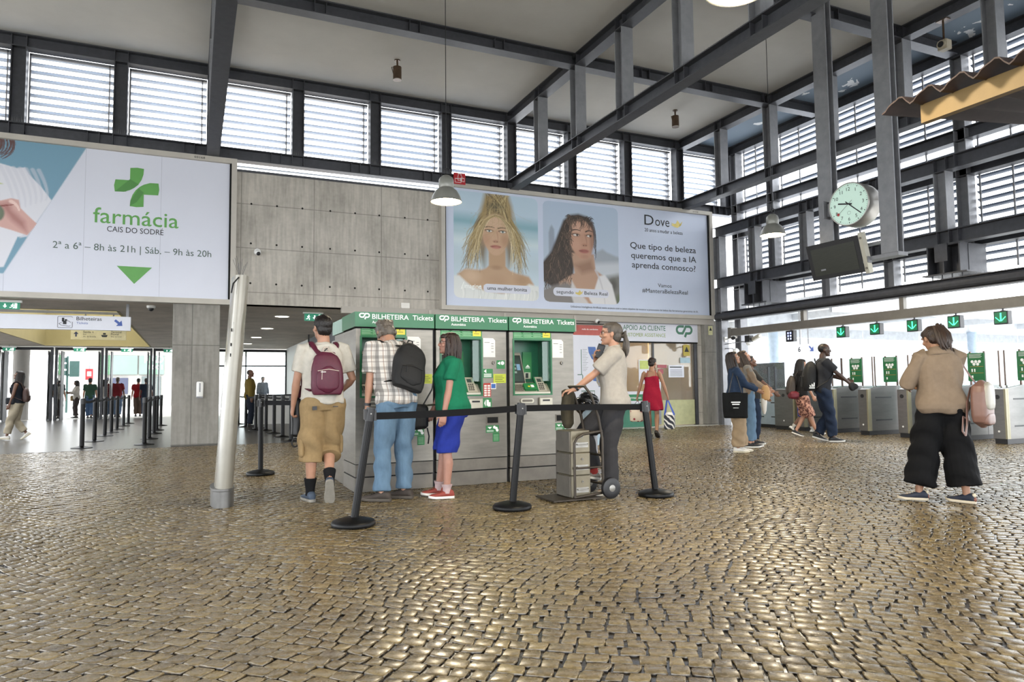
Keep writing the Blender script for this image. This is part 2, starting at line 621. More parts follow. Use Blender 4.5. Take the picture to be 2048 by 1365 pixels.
    r3 = nt.nodes.new('ShaderNodeMapRange'); r3.inputs[1].default_value = 0.3; r3.inputs[2].default_value = 0.7; r3.inputs[3].default_value = 0.17; r3.inputs[4].default_value = 0.36
    nt.links.new(n1.outputs['Fac'], r3.inputs[0])
    nt.links.new(r3.outputs[0], b.inputs['Roughness'])
    b.inputs['Specular IOR Level'].default_value = 0.55
    bp = nt.nodes.new('ShaderNodeBump'); bp.inputs['Strength'].default_value = 0.12; bp.inputs['Distance'].default_value = 0.006
    nt.links.new(n1.outputs['Fac'], bp.inputs['Height']); nt.links.new(bp.outputs[0], b.inputs['Normal'])
    me.materials.append(m)
    o = bpy.data.objects.new('floor', me)
    C.objects.link(o)
    o['kind'] = 'structure'
    o['label'] = 'worn cream cobblestone floor of the station hall'
    return o
floor_o = stones()

def tilemat(name, col, pitch, rough):
    m = mat(name, col, rough, 0, 0.10, 1.5)
    nt = m.node_tree
    b = nt.nodes['Principled BSDF']
    br = nt.nodes.new('ShaderNodeTexBrick')
    br.inputs['Scale'].default_value = 1.0 / pitch
    br.inputs['Mortar Size'].default_value = 0.006
    br.offset = 0.0
    c = srgb(col)
    br.inputs['Color1'].default_value = [x * 1.05 for x in c] + [1]
    br.inputs['Color2'].default_value = [x * 0.92 for x in c] + [1]
    br.inputs['Mortar'].default_value = [x * 0.5 for x in c] + [1]
    tc = nt.nodes.new('ShaderNodeTexCoord')
    nt.links.new(tc.outputs['Object'], br.inputs['Vector'])
    nt.links.new(br.outputs['Color'], b.inputs['Base Color'])
    return m
M_tile = tilemat('grey_stone_tiles', '#454341', 1.2, 0.28)
mb = MB().m(M_tile).box((-12, 15.5, -0.3), (10.0, 33.2, 0.0))
struct(mb, 'floor_passage', 'smooth grey stone floor of the passage behind the concrete pillar')
M_plaza = mat('pale_plaza_paving', '#c9c7c2', 0.6, 0, 0.06, 0.6)
mb = MB().m(M_plaza).box((-70, 33.2, -0.3), (10, 90, -0.01)).box((14.3, -8, -0.3), (75, 40, -0.012)).box((-70, -60, -0.3), (-9, 33.2, -0.03)).box((-9, -60, -0.3), (75, -7, -0.03)).box((10, 15.55, -0.3), (14.3, 30, 0.0))
struct(mb, 'floor_outside', 'pale sunlit paving outside the station doors')

# ---------------------------------------------------------------- ceilings
mb = MB().m(M_ceil).box((-9, -7, 7.93), (12.5, 16.4, 8.3))
struct(mb, 'ceiling', 'pale plaster ceiling between the steel roof trusses')
def peel_mat():
    m = mat('peeling_ceiling_paint', '#6f8296', 0.8, 0, 0.1, 2)
    nt = m.node_tree; b = nt.nodes['Principled BSDF']
    tc = nt.nodes.new('ShaderNodeTexCoord')
    n = nt.nodes.new('ShaderNodeTexNoise'); n.inputs['Scale'].default_value = 1.7; n.inputs['Detail'].default_value = 6; n.inputs['Distortion'].default_value = 0.8
    nt.links.new(tc.outputs['Object'], n.inputs['Vector'])
    rp = nt.nodes.new('ShaderNodeValToRGB'); rp.color_ramp.interpolation = 'CONSTANT'
    rp.color_ramp.elements[0].color = srgb('#71808f') + [1]
    rp.color_ramp.elements[1].position = 0.635; rp.color_ramp.elements[1].color = srgb('#e8eaec') + [1]
    nt.links.new(n.outputs['Fac'], rp.inputs['Fac']); nt.links.new(rp.outputs['Color'], b.inputs['Base Color'])
    return m
mb = MB().m(peel_mat()).box((12.5, -7, 7.93), (14.3, 16.4, 8.3))
struct(mb, 'ceiling_right', 'blue grey ceiling strip with flaking white paint beside the louvres')

# passage ceiling with the square light well
M_soffit = mat('white_soffit', '#d8d6d0', 0.8, 0, 0.05, 2)
M_yel = mat('yellow_light_well', '#8a7d52', 0.8, 0, 0.05, 2)
hx0, hx1, hy0, hy1 = -5.2, -1.5, 18.1, 32.3
mb = MB().m(M_board)
mb.box((-12, 15.85, 2.9), (hx0, 32.6, 3.2)).box((hx1, 15.85, 2.9), (4.4, 32.6, 3.2)).box((hx0, 15.85, 2.9), (hx1, hy0, 3.2)).box((hx0, hy1, 2.9), (hx1, 32.6, 3.2))
struct(mb, 'ceiling_passage', 'board marked concrete ceiling over the passage')
mb = MB().m(M_yel)
mb.box((hx0, hy0, 2.895), (hx0 + 0.06, hy1, 5.5)).box((hx1 - 0.06, hy0, 2.895), (hx1, hy1, 5.5)).box((hx0, hy0, 2.895), (hx1, hy0 + 0.06, 5.5)).box((hx0, hy1 - 0.06, 2.895), (hx1, hy1, 5.5))
struct(mb, 'ceiling_light_well', 'yellow painted light well in the passage ceiling')
mb = MB().m(M_soffit).box((-12, 32.6, 2.88), (4.4, 40, 3.1)).box((-12, 39.8, 2.88), (4.4, 40, 3.4))
struct(mb, 'ceiling_porch', 'white soffit outside the glass doors')

# ---------------------------------------------------------------- walls
mb = MB().m(M_conc).box((-9, 15.8, 2.9), (13.4, 16.15, 5.72))
for x in (1.02, 1.5, 2.0, 2.9, 3.35, 3.85, 4.6):
    pass
struct(mb, 'wall_back', 'grey concrete wall above the passage between the two billboards')
M_hole = mat('tie_hole_shadow', '#15130f', 0.9)
mb = MB().m(M_hole)
for z in (5.05, 4.2, 3.35):
    for x in (1.1, 1.62, 2.15, 2.75, 3.3, 3.85, 4.45, 5.0):
        mb.cyl((x, 15.802, z), (x, 15.797, z), 0.022, n=10)
struct(mb, 'wall_back_tie_holes', 'rows of small dark tie holes in the concrete wall')
mb = MB().m(M_pill).box((-0.36, 15.76, 0), (0.52, 16.6, 2.9), bev=0.012)
struct(mb, 'wall_pillar', 'bare concrete pillar beside the white leaning totem')
M_panel = mat('grey_wall_panels', '#a7a29a', 0.6, 0.05, 0.05, 1.5)
mb = MB().m(M_panel).box((3.8, 15.9, 0), (10.25, 16.15, 2.93))
mb.box((3.0, 15.74, 2.78), (13.35, 15.85, 2.93))
mb.m(M_darkgap).box((5.0, 15.73, 2.70), (10.2, 15.8, 2.715))
for x in (5.0, 6.9, 8.85):
    mb.m(M_frame).box((x, 15.72, 2.5), (x + 0.06, 15.9, 2.9))
struct(mb, 'wall_panels', 'grey panelled wall behind the ticket machines')
M_wpan = mat('white_office_panels', '#d3d3d0', 0.5, 0.05, 0.04, 1.2)
mb = MB().m(M_wpan).box((3.8, 16.15, 0), (4.0, 32.5, 2.9))
mb.m(M_steel)
for y in (18.3, 20.2, 22.1, 24.0, 25.9, 27.8):
    mb.box((3.78, y, 0), (3.8, y + 0.03, 2.5))
mb.box((3.76, 16.2, 2.52), (3.8, 26, 2.88))
struct(mb, 'wall_passage', 'white panelled office wall along the right of the passage')
# thin lit strip between concrete and the lower beam
M_gap = mat('pale_infill_strip', '#dfe3e8', 0.5, 0.2, 0.05, 20)
mb = MB().m(M_steel).box((-9, 15.78, 5.72), (13.4, 16.1, 5.77))
mb.m(M_louv).box((-9, 15.84, 5.84), (13.4, 15.9, 5.86))
struct(mb, 'trim_1', 'narrow steel strip along the top of the concrete wall')

# support column between customer office and gates
mb = MB().m(M_pill).box((13.05, 15.78, 0), (13.45, 16.4, 2.9), bev=0.01)
struct(mb, 'wall_column', 'concrete column right of the customer assistance window')

# ---------------------------------------------------------------- steel: back wall frame
WX = [-8.22 + 1.71 * k for k in range(14)]
t = thing('clerestory_frame', 'dark steel frame of the louvred windows above the billboards', 'frame', (0, 15.84, 0))
mb = MB().m(M_steel); bx = ibeam(mb, (-9, 15.84, ZUC), (14.2, 15.84, ZUC), Z1, 0.25, 0.24)
for x in WX:
    for s in (-0.12, 0.12):
        mb.box((x + s - 0.006, 15.74, ZU0 + 0.018), (x + s + 0.006, 15.83, ZU1 - 0.018))
mb.build('upper_beam', t, world=True)
mb = MB().m(M_steel); ibeam(mb, (-9, 15.84, ZLC), (14.2, 15.84, ZLC), Z1, 0.25, 0.24)
for x in WX:
    for s in (-0.12, 0.12, -0.55, -0.35):
        mb.box((x + s - 0.006, 15.74, ZL0 + 0.018), (x + s + 0.006, 15.83, ZL1 - 0.018))
mb.build('lower_beam', t, world=True)
for x in WX:
    mb = MB().m(M_steel); ibeam(mb, (x, 15.84, ZL1), (x, 15.84, ZU0), X1, 0.25, 0.24)
    mb.build('post', t, world=True)

def blades(mb, p0, p1, inward, z0, z1, pitch, depth=0.095, tilt=-20, th=0.012, skip=()):
    """horizontal louvre blades between p0 and p1; outer edge raised"""
    p0 = Vector(p0); p1 = Vector(p1); out = -Vector(inward)
    n = int((z1 - z0) / pitch)
    c, s = math.cos(math.radians(tilt)), math.sin(math.radians(tilt))
    for i in range(n + 1):
        if i in skip:
            continue
        z = z0 + pitch * (i + 0.3)
        if z > z1 - 0.02:
            break
        e = out * (depth * c) + Z1 * (depth * s)
        nrm = Z1 * (th * c) - out * (th * s)
        prof = [V(0, 0, 0), e * 0.3 + nrm * -0.55, e * 0.7 + nrm * -0.55, e, e + nrm * 0.4, e * 0.5 + nrm * 1.0, nrm]
        a = [p0 + Z1 * z + q for q in prof]; b = [p1 + Z1 * z + q for q in prof]
        mb.loft([a, b])

# louvred windows of the back wall, one per bay
nwin = 0
for i in range(len(WX) - 1):
    xa, xb = WX[i] + 0.13, WX[i + 1] - 0.13
    if xa > 13.9 or xb < -4.5:
        continue
    nwin += 1
    w = thing('window_%d' % nwin, None, None, ((xa + xb) / 2, 15.95, ZL1))
    w['kind'] = 'structure'
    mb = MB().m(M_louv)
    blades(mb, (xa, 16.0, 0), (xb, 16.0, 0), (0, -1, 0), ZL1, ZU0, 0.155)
    mb.build('louvre_blades', w, world=True)
    mb = MB().m(M_steel2)
    mb.box((xa, 15.98, ZU0 - 0.05), (xb, 16.12, ZU0)).box((xa, 15.98, ZL1 - 0.02), (xa + 0.03, 16.12, ZU0)).box((xb - 0.1, 15.98, ZL1 - 0.02), (xb - 0.08, 16.12, ZU0))
    mb.build('window_frame', w, world=True)

# ---------------------------------------------------------------- roof trusses running towards the hall
def truss(x, label, y0=-6.8, posts=True):
    t = thing('roof_truss', label, 'truss', (x, 15.7, ZL0))
    for nm, zc in (('upper_chord', ZUC), ('lower_chord', ZLC)):
        mb = MB().m(M_steel)
        ibeam(mb, (x, 15.72, zc), (x, y0, zc), Z1, 0.25, 0.24)
        for y in GY:
            for s in (-0.12, 0.12):
                for sd in (-1, 1):
                    mb.box((x + sd * 0.008, y + s - 0.006, zc - 0.107), (x + sd * 0.1, y + s + 0.006, zc + 0.107))
        mb.build(nm, t, world=True)
    for y in GY:
        mb = MB().m(M_steel2)
        ibeam(mb, (x, y, ZL1), (x, y, ZU0), Y1, 0.24, 0.24)
        mb.build('post', t, world=True)
    return t
truss(0.33, 'dark steel roof truss passing over the pharmacy billboard end')
truss(7.17, 'middle steel roof truss landing above the portrait billboard')
truss(12.38, 'right steel roof truss next to the louvred side wall')
t = thing('roof_purlin_set', 'dark steel cross beams tying the roof trusses together', 'beams', (7, 12.42, ZU0))
for y in (GY[1], GY[3], GY[5], GY[7]):
    for xa, xb in ((-9, 0.20), (0.46, 7.04), (7.30, 12.25), (12.51, 13.88)):
        mb = MB().m(M_steel)
        ibeam(mb, (xa, y, ZUC), (xb, y, ZUC), Z1, 0.25, 0.24)
        k = xa + 1.5
        while k < xb:
            for s in (-0.1, 0.1):
                mb.box((k + s - 0.006, y - 0.1, ZUC - 0.107), (k + s + 0.006, y - 0.008, ZUC + 0.107))
            k += 1.71
        mb.build('cross_beam', t, world=True)

# ---------------------------------------------------------------- louvred side wall (right)
FXI, FXO = 13.42, 14.1
t = thing('facade_frame', 'grey steel frame of the louvred side wall over the ticket gates', 'frame', (FXI, 15.6, 0))
beams = (('beam', 5.5, 5.22), ('beam', 4.06, 3.78))
for nm, z1, z0 in beams:
    mb = MB().m(M_steel)
    ibeam(mb, (FXI, 15.65, (z0 + z1) / 2), (FXI, -6, (z0 + z1) / 2), Z1, z1 - z0, 0.24)
    for y in GY:
        for s in (-0.12, 0.12, -0.3):
            mb.box((FXI - 0.1, y + s - 0.006, z0 + 0.018), (FXI - 0.008, y + s + 0.006, z1 - 0.018))
    mb.build('inner_beam', t, world=True)
    mb = MB().m(M_steel)
    ibeam(mb, (FXO, 15.65, (z0 + z1) / 2), (FXO, -6, (z0 + z1) / 2), Z1, z1 - z0, 0.24)
    mb.build('outer_beam', t, world=True)
mb = MB().m(M_steel)
ibeam(mb, (FXI, 15.65, 2.99), (FXI, -6, 2.99), Z1, 0.25, 0.22)
mb.tube([(FXI - 0.06, 15.65, 2.99), (FXI - 0.06, -6, 2.99)], 0.1, 12)
mb.build('bottom_beam', t, world=True)
for z0, z1 in ((ZU0, ZU1), (ZL0, ZL1)):
    mb = MB().m(M_steel)
    ibeam(mb, (FXO, 15.72, (z0 + z1) / 2), (FXO, -6, (z0 + z1) / 2), Z1, 0.25, 0.24)
    mb.build('outer_chord', t, world=True)
for k, y in enumerate([15.5] + GY[:8]):
    if k in (0, 1, 2, 4, 5, 6, 7, 8):
        mb = MB().m(M_steel2)
        ibeam(mb, (FXI, y, 4.06), (FXI, y, 5.22), Y1, 0.25, 0.24)
        mb.build('inner_post', t, world=True)
    mb = MB().m(M_steel2)
    ibeam(mb, (FXO, y, 2.95), (FXO, y, ZU0), Y1, 0.24, 0.24)
    mb.build('outer_post', t, world=True)
mb = MB().m(M_steel2)
ibeam(mb, (FXI, 15.5, 0), (FXI, 15.5, 3.78), Y1, 0.25, 0.24)
mb.build('corner_column', t, world=True)
mb = MB().m(M_steel2)
ibeam(mb, (FXO, 15.5, 0), (FXO, 15.5, 2.95), Y1, 0.25, 0.24)
mb.build('corner_column', t, world=True)
for y in (GY[0], GY[3], GY[6]):
    mb = MB().m(M_steel)
    for dy in (-0.32, 0.0, 0.32):
        mb.box((13.3, y + dy - 0.012, 3.22), (14.1, y + dy + 0.012, 3.78))
    mb.box((13.3, y - 0.45, 3.2), (14.1, y + 0.45, 3.225)).box((13.32, y - 0.34, 3.76), (14.1, y + 0.34, 3.78)).box((13.55, y - 0.34, 3.22), (13.57, y + 0.34, 3.78))
    mb.box((13.28, y - 0.1, 3.45), (13.3, y + 0.16, 3.80))
    for dy in (-0.3, -0.1, 0.1, 0.3):
        mb.cyl((13.4, y + dy, 3.08), (13.4, y + dy, 3.2), 0.012, n=8)
    mb.build('support_bracket', t, world=True)
ys = [15.5] + GY[:10]
for i in range(len(ys) - 1):
    nwin += 1
    ya, yb = ys[i] - 0.13, ys[i + 1] + 0.13
    w = thing('window_%d' % nwin, None, None, (14.25, (ya + yb) / 2, 3.3))
    w['kind'] = 'structure'
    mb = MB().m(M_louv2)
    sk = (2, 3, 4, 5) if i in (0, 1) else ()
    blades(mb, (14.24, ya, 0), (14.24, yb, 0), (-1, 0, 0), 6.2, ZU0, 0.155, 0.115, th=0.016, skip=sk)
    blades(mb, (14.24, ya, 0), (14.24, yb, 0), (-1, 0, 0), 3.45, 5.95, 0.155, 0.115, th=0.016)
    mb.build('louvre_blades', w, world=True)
    mb = MB().m(M_steel2)
    ym = (ya + yb) / 2
    for q in (ya - 0.1, ym, yb + 0.1):
        mb.box((14.18, q - 0.015, 3.3), (14.21, q + 0.015, 7.7))
    mb.build('window_frame', w, world=True)
# ---------------------------------------------------------------- flat drawing helpers
def ribbon(mb, pts, w, O, R, U, N, d=0.004):
    pts = [Vector((p[0], p[1])) for p in pts]
    L = []; Q = []
    for i, p in enumerate(pts):
        a = pts[max(0, i - 1)]; b = pts[min(len(pts) - 1, i + 1)]
        t = (b - a).normalized(); n = Vector((-t.y, t.x))
        if 0 < i < len(pts) - 1:
            t1 = (p - a).normalized(); c = max(0.5, abs(t.dot(t1)))
        else:
            c = 1
        L.append(p + n * (w / 2 / c)); Q.append(p - n * (w / 2 / c))
    O = Vector(O); f = lambda p: O + R * p.x + U * p.y + N * d
    vs = [f(p) for p in L] + [f(p) for p in Q]; n = len(pts)
    mb.add(vs, [(i, i + 1, n + i + 1, n + i) for i in range(n - 1)])

def arc(cx, cy, r, a0, a1, n=8, ry=None):
    ry = r if ry is None else ry
    return [(cx + r * math.cos(math.radians(a0 + (a1 - a0) * i / n)), cy + ry * math.sin(math.radians(a0 + (a1 - a0) * i / n))) for i in range(n + 1)]

def cp_logo(mb, O, R, U, N, w, d=0.004):
    """two linked open loops; O is the lower left corner, w the width"""
    k = w / 2.0
    P = [(0.95, 1.12)] + arc(0.42, 0.78, 0.34, 90, 270, 10) + [(0.78, 0.44), (1.0, 0.78)] + [(1.18, 1.12)] + arc(1.55, 0.78, 0.34, 90, -90, 10) + [(1.22, 0.44), (1.05, 0.06)]
    ribbon(mb, [(x * k, y * k) for x, y in P], 0.24 * k, O, R, U, N, d)

def arrow(mb, c, ang, s, O, R, U, N, d=0.004, w=0.28):
    P = [(-0.5, -w / 2), (0.05, -w / 2), (0.05, -0.45), (0.55, 0), (0.05, 0.45), (0.05, w / 2), (-0.5, w / 2)]
    a = math.radians(ang)
    q = [(c[0] + s * (x * math.cos(a) - y * math.sin(a)), c[1] + s * (x * math.sin(a) + y * math.cos(a))) for x, y in P]
    # convex pieces
    mb.flat([q[0], q[1], q[5], q[6]], O, R, U, N, d)
    mb.flat([q[2], q[3], q[4]], O, R, U, N, d)

def rrect(x0, y0, x1, y1, r, n=6):
    return arc(x1 - r, y1 - r, r, 0, 90, n) + arc(x0 + r, y1 - r, r, 90, 180, n) + arc(x0 + r, y0 + r, r, 180, 270, n) + arc(x1 - r, y0 + r, r, 270, 360, n)

class Paint:
    """small numpy canvas for printed pictures, u right, v down, both 0..1"""
    def __init__(s, w, h, top, bot):
        s.w, s.h = w, h
        s.U, s.Vv = np.meshgrid((np.arange(w) + 0.5) / w, (np.arange(h) + 0.5) / h)
        t, b = np.array(srgb(top)), np.array(srgb(bot))
        s.im = t[None, None] * (1 - s.Vv[..., None]) + b[None, None] * s.Vv[..., None]
        s.asp = h / w
        s.rs = np.random.RandomState(5)
    def _mix(s, m, col):
        c = np.array(srgb(col))
        s.im = s.im * (1 - m[..., None]) + c * m[..., None]
    def ell(s, cx, cy, rx, ry, col, a=1.0, soft=0.12, ang=0):
        du, dv = s.U - cx, (s.Vv - cy) * s.asp
        t = math.radians(ang); x = du * math.cos(t) + dv * math.sin(t); y = -du * math.sin(t) + dv * math.cos(t)
        d = np.sqrt((x / rx) ** 2 + (y / (ry * s.asp)) ** 2)
        s._mix(np.clip((1 + soft - d) / (2 * soft), 0, 1) * a, col)
    def poly(s, pts, col, a=1.0, soft=0.004):
        pts = np.array(pts, float)
        n = len(pts); inside = np.zeros(s.U.shape, bool); dmin = np.full(s.U.shape, 9.0)
        for i in range(n):
            x0, y0 = pts[i]; x1, y1 = pts[(i + 1) % n]
            c = ((y0 > s.Vv) != (y1 > s.Vv)) & (s.U < (x1 - x0) * (s.Vv - y0) / (y1 - y0 + 1e-12) + x0)
            inside ^= c
            ex, ey = x1 - x0, y1 - y0
            t = np.clip(((s.U - x0) * ex + (s.Vv - y0) * ey) / (ex * ex + ey * ey + 1e-12), 0, 1)
            dmin = np.minimum(dmin, np.hypot(s.U - x0 - t * ex, s.Vv - y0 - t * ey))
        sd = np.where(inside, dmin, -dmin)
        s._mix(np.clip((sd + soft) / (2 * soft), 0, 1) * a, col)
    def stroke(s, pts, w, col, a=0.8, soft=0.5):
        pts = np.array(pts, float)
        if len(pts) == 3:
            t = np.linspace(0, 1, 9)[:, None]
            pts = (1 - t) ** 2 * pts[0] + 2 * t * (1 - t) * pts[1] + t * t * pts[2]
        m = np.zeros(s.U.shape); n = len(pts) - 1
        lo = pts.min(0) - 0.03; hi = pts.max(0) + 0.03
        i0, i1 = max(0, int(lo[1] * s.h)), min(s.h, int(hi[1] * s.h) + 1)
        j0, j1 = max(0, int(lo[0] * s.w)), min(s.w, int(hi[0] * s.w) + 1)
        if i1 <= i0 or j1 <= j0:
            return
        U = s.U[i0:i1, j0:j1]; W = s.Vv[i0:i1, j0:j1]
        for i in range(n):
            x0, y0 = pts[i]; ex, ey = pts[i + 1] - pts[i]
            t = np.clip(((U - x0) * ex + (W - y0) * ey) / (ex * ex + ey * ey + 1e-12), 0, 1)
            d = np.hypot(U - x0 - t * ex, (W - y0 - t * ey) * s.asp)
            ww = w * (1 - 0.6 * (i + t) / n)
            m[i0:i1, j0:j1] = np.maximum(m[i0:i1, j0:j1], np.clip((ww - d) / (ww * soft + 1e-9), 0, 1))
        s._mix(m * a, col)
    def mesh(s, name, parent, O, R, U, N, w, h, matl, d=0.004, clip=None):
        gx = np.linspace(0, 1, s.w + 1); gy = np.linspace(0, 1, s.h + 1)
        O = np.array(O); R = np.array(R); U = np.array(U); N = np.array(N)
        GX, GY_ = np.meshgrid(gx, gy)
        P = O + N * d + GX[..., None] * w * R + (1 - GY_)[..., None] * h * U
        inv = np.array(_tw(parent).inverted()) if parent is not None else np.eye(4)
        P = P.reshape(-1, 3) @ inv[:3, :3].T + inv[:3, 3]
        I, J = np.meshgrid(np.arange(s.h), np.arange(s.w), indexing='ij')
        keep = np.ones((s.h, s.w), bool) if clip is None else clip(s.U, s.Vv)
        a = I * (s.w + 1) + J
        q = np.stack([a, a + s.w + 1, a + s.w + 2, a + 1], -1)[keep]
        me = bpy.data.meshes.new(name)
        me.vertices.add(len(P)); me.vertices.foreach_set('co', P.astype(np.float32).ravel())
        me.loops.add(q.size); me.loops.foreach_set('vertex_index', q.astype(np.int32).ravel())
        me.polygons.add(len(q)); me.polygons.foreach_set('loop_start', np.arange(0, q.size, 4, dtype=np.int32))
        me.update(calc_edges=True)
        ca = me.color_attributes.new('col', 'FLOAT_COLOR', 'CORNER')
        c = np.concatenate([s.im, np.ones((s.h, s.w, 1))], 2)[keep]
        ca.data.foreach_set('color', np.repeat(c, 4, axis=0).astype(np.float32).ravel())
        me.materials.append(matl)
        o = bpy.data.objects.new(name, me)
        C.objects.link(o)
        if parent is not None:
            o.parent = parent
        return o

M_print = attr_mat('printed_picture', 'col', 0.45)
M_poster = mat('poster_paper_white', '#cfd2de', 0.4, 0, 0.02, 0.7)
N_ = V(0, -1, 0)

def frame_box(mb, x0, x1, z0, z1, yb, yf, w):
    mb.box((x0, yb, z0), (x1, yf, z0 + w)).box((x0, yb, z1 - w), (x1, yf, z1)).box((x0, yb, z0 + w), (x0 + w, yf, z1 - w)).box((x1 - w, yb, z0 + w), (x1, yf, z1 - w))

# ---------------------------------------------------------------- pharmacy billboard
t = thing('pharmacy_billboard', 'large white pharmacy billboard with a green cross over the left passage', 'billboard', (-2.4, 15.8, 2.86))
mb = MB().m(M_frame); frame_box(mb, -6.0, 0.80, 2.86, 5.93, 15.8, 15.62, 0.105)
mb.m(M_darkgap).box((0.66, 15.66, 2.96), (0.70, 15.69, 5.83))
mb.build('frame', t, world=True)
mb = MB().m(M_poster).box((-5.9, 15.8, 2.96), (0.66, 15.70, 5.83))
mb.m(mat('poster_seam', '#a9acb8', 0.5))
for x in (-3.2, -1.94, -0.62):
    mb.box((x, 15.6990, 2.97), (x + 0.006, 15.6985, 5.82))
mb.build('poster', t, world=True)
FO = V(0, 15.70, 0)
M_pg = mat('pharmacy_green', '#5b9a4c', 0.45, 0, 0.03)
M_pg2 = mat('pharmacy_dark_green', '#4a8440', 0.45, 0, 0.03)
mb = MB().m(M_pg)
c0 = (-1.046, 5.147)
up = [(-1.175, 5.279), (-1.175, 5.527)] + [(-1.05, 5.545), (-0.933, 5.535)] + arc(-1.32, 5.49, 0.385, 5, -58, 6)
mb.flat([(-1.175, 5.279), (-1.175, 5.527), (-1.05, 5.545), (-0.933, 5.535), (-0.94, 5.42), (-0.975, 5.30), (-1.03, 5.20), (-1.10, 5.13)], FO, X1, Z1, N_, 0.004)
mb.flat([(-1.175, 5.279), (-1.10, 5.13), (-1.17, 5.08), (-1.28, 5.035), (-1.434, 5.026), (-1.45, 5.15), (-1.428, 5.269)], FO, X1, Z1, N_, 0.004)
mb.flat([(-0.927, 5.013), (-0.927, 4.765), (-1.05, 4.748), (-1.168, 4.758), (-1.16, 4.87), (-1.125, 4.99), (-1.07, 5.09), (-1.0, 5.165)], FO, X1, Z1, N_, 0.004)
mb.flat([(-0.927, 5.013), (-1.0, 5.165), (-0.93, 5.215), (-0.82, 5.26), (-0.668, 5.266), (-0.652, 5.14), (-0.669, 5.024)], FO, X1, Z1, N_, 0.004)
mb.m(M_pg2).flat([(-1.175, 5.30), (-1.02, 5.21), (-1.10, 5.13), (-1.25, 5.04), (-1.434, 5.026)], FO, X1, Z1, N_, 0.006)
mb.flat([(-0.927, 5.05), (-1.02, 5.13), (-1.16, 4.87), (-1.168, 4.758), (-1.05, 4.85)], FO, X1, Z1, N_, 0.006)
mb.build('cross_logo', t, world=True)
mb = MB().m(M_pg).flat([(-1.367, 3.554), (-0.751, 3.553), (-1.059, 3.212)], FO, X1, Z1, N_, 0.004); mb.build('triangle', t, world=True)
mb = MB().m(M_pg).text('farmácia', V(-1.79, 15.7, 4.385), X1, Z1, N_, 0.43, 0.004, width=1.5, weight=0.004)
mb.m(M_ktext).text('CAIS DO SODRÉ', V(-1.55, 15.7, 4.222), X1, Z1, N_, 0.155, 0.004, width=0.99)
mb.build('shop_name', t, world=True)
mb = MB().m(mat('opening_hours_ink', '#4d5f58', 0.5)).text('2ª a 6ª – 8h às 21h | Sáb. – 9h às 20h', V(-2.44, 15.7, 3.835), X1, Z1, N_, 0.19, 0.004, width=2.77)
mb.build('opening_hours', t, world=True)
mb = MB().m(M_ktext).text('03168', V(-0.02, 15.62, 5.855), X1, Z1, N_, 0.06, 0.003, width=0.2, weight=0.005)
mb.build('site_number', t, world=True)
P = Paint(150, 190, '#cdd0db', '#cdd0db')
fx, fz, fw, fh = -4.3, 3.1, 2.42, 2.73
q = lambda x, z: ((x - fx) / fw, 1 - (z - fz) / fh)
P.poly([q(-4.4, 5.95), q(-1.925, 5.95), q(-1.934, 5.837), q(-3.2, 3.30), q(-4.4, 3.3)], '#6f96ab')
P.poly([q(-4.4, 5.40), q(-3.3, 5.36), q(-3.05, 5.30), q(-2.92, 5.33), q(-2.85, 5.20), q(-2.65, 4.98), q(-2.48, 4.74), q(-2.85, 4.02), q(-3.0, 4.0), q(-3.2, 3.42), q(-4.4, 3.3)], '#d3d4dc')
P.poly([q(-2.48, 4.74), q(-2.85, 4.02), q(-2.97, 3.98), q(-2.72, 4.3)], '#c4c6d2')
for k in range(7):
    P.stroke([q(-3.3 + k * 0.1, 5.3), q(-3.1 + 0.1 * k, 4.9), q(-3.05 + 0.08 * k, 4.5 + 0.04 * k)], 0.02, '#c3c5d0', 0.5)
P.poly([q(-4.4, 4.66), q(-3.28, 4.66), q(-3.12, 4.72), q(-3.0, 4.70), q(-2.97, 4.55), q(-2.85, 4.42), q(-2.70, 4.27), q(-2.85, 4.04), q(-3.1, 4.12), q(-3.4, 4.2), q(-4.4, 4.2)], '#c79f98')
P.poly([q(-3.3, 4.6), q(-3.15, 4.64), q(-3.1, 4.5), q(-2.9, 4.3), q(-2.86, 4.1), q(-3.1, 4.3)], '#96605c', 0.7, 0.02)
P.stroke([q(-3.12, 4.66), q(-3.02, 4.62), q(-2.99, 4.5)], 0.02, '#e4c9c2', 0.8)
P.stroke([q(-3.3, 4.55), q(-3.2, 4.58), q(-3.08, 4.6)], 0.012, '#7d3f3c', 0.8)
P.ell(*q(-3.36, 4.42), 0.06, 0.06, '#66705e')
P.poly([q(-4.4, 5.25), q(-3.25, 4.98), q(-3.4, 4.95), q(-4.4, 4.98)], '#a8b850')
for k in range(26):
    x = -3.45 + P.rs.rand() * 0.32
    P.stroke([q(x, 5.9), q(x + 0.12, 5.7 - 0.1 * P.rs.rand()), q(x - 0.1, 5.45 + 0.1 * P.rs.rand())], 0.008, '#5b3a33', 0.7)
P.mesh('photo', t, (fx, 15.70, fz), X1, Z1, N_, fw, fh, M_print, 0.002, clip=lambda u, v: (fx + u * fw) < -1.925 - (1 - v) * 0 - np.maximum(0, (5.837 - (fz + (1 - v) * fh))) * 0.4985)

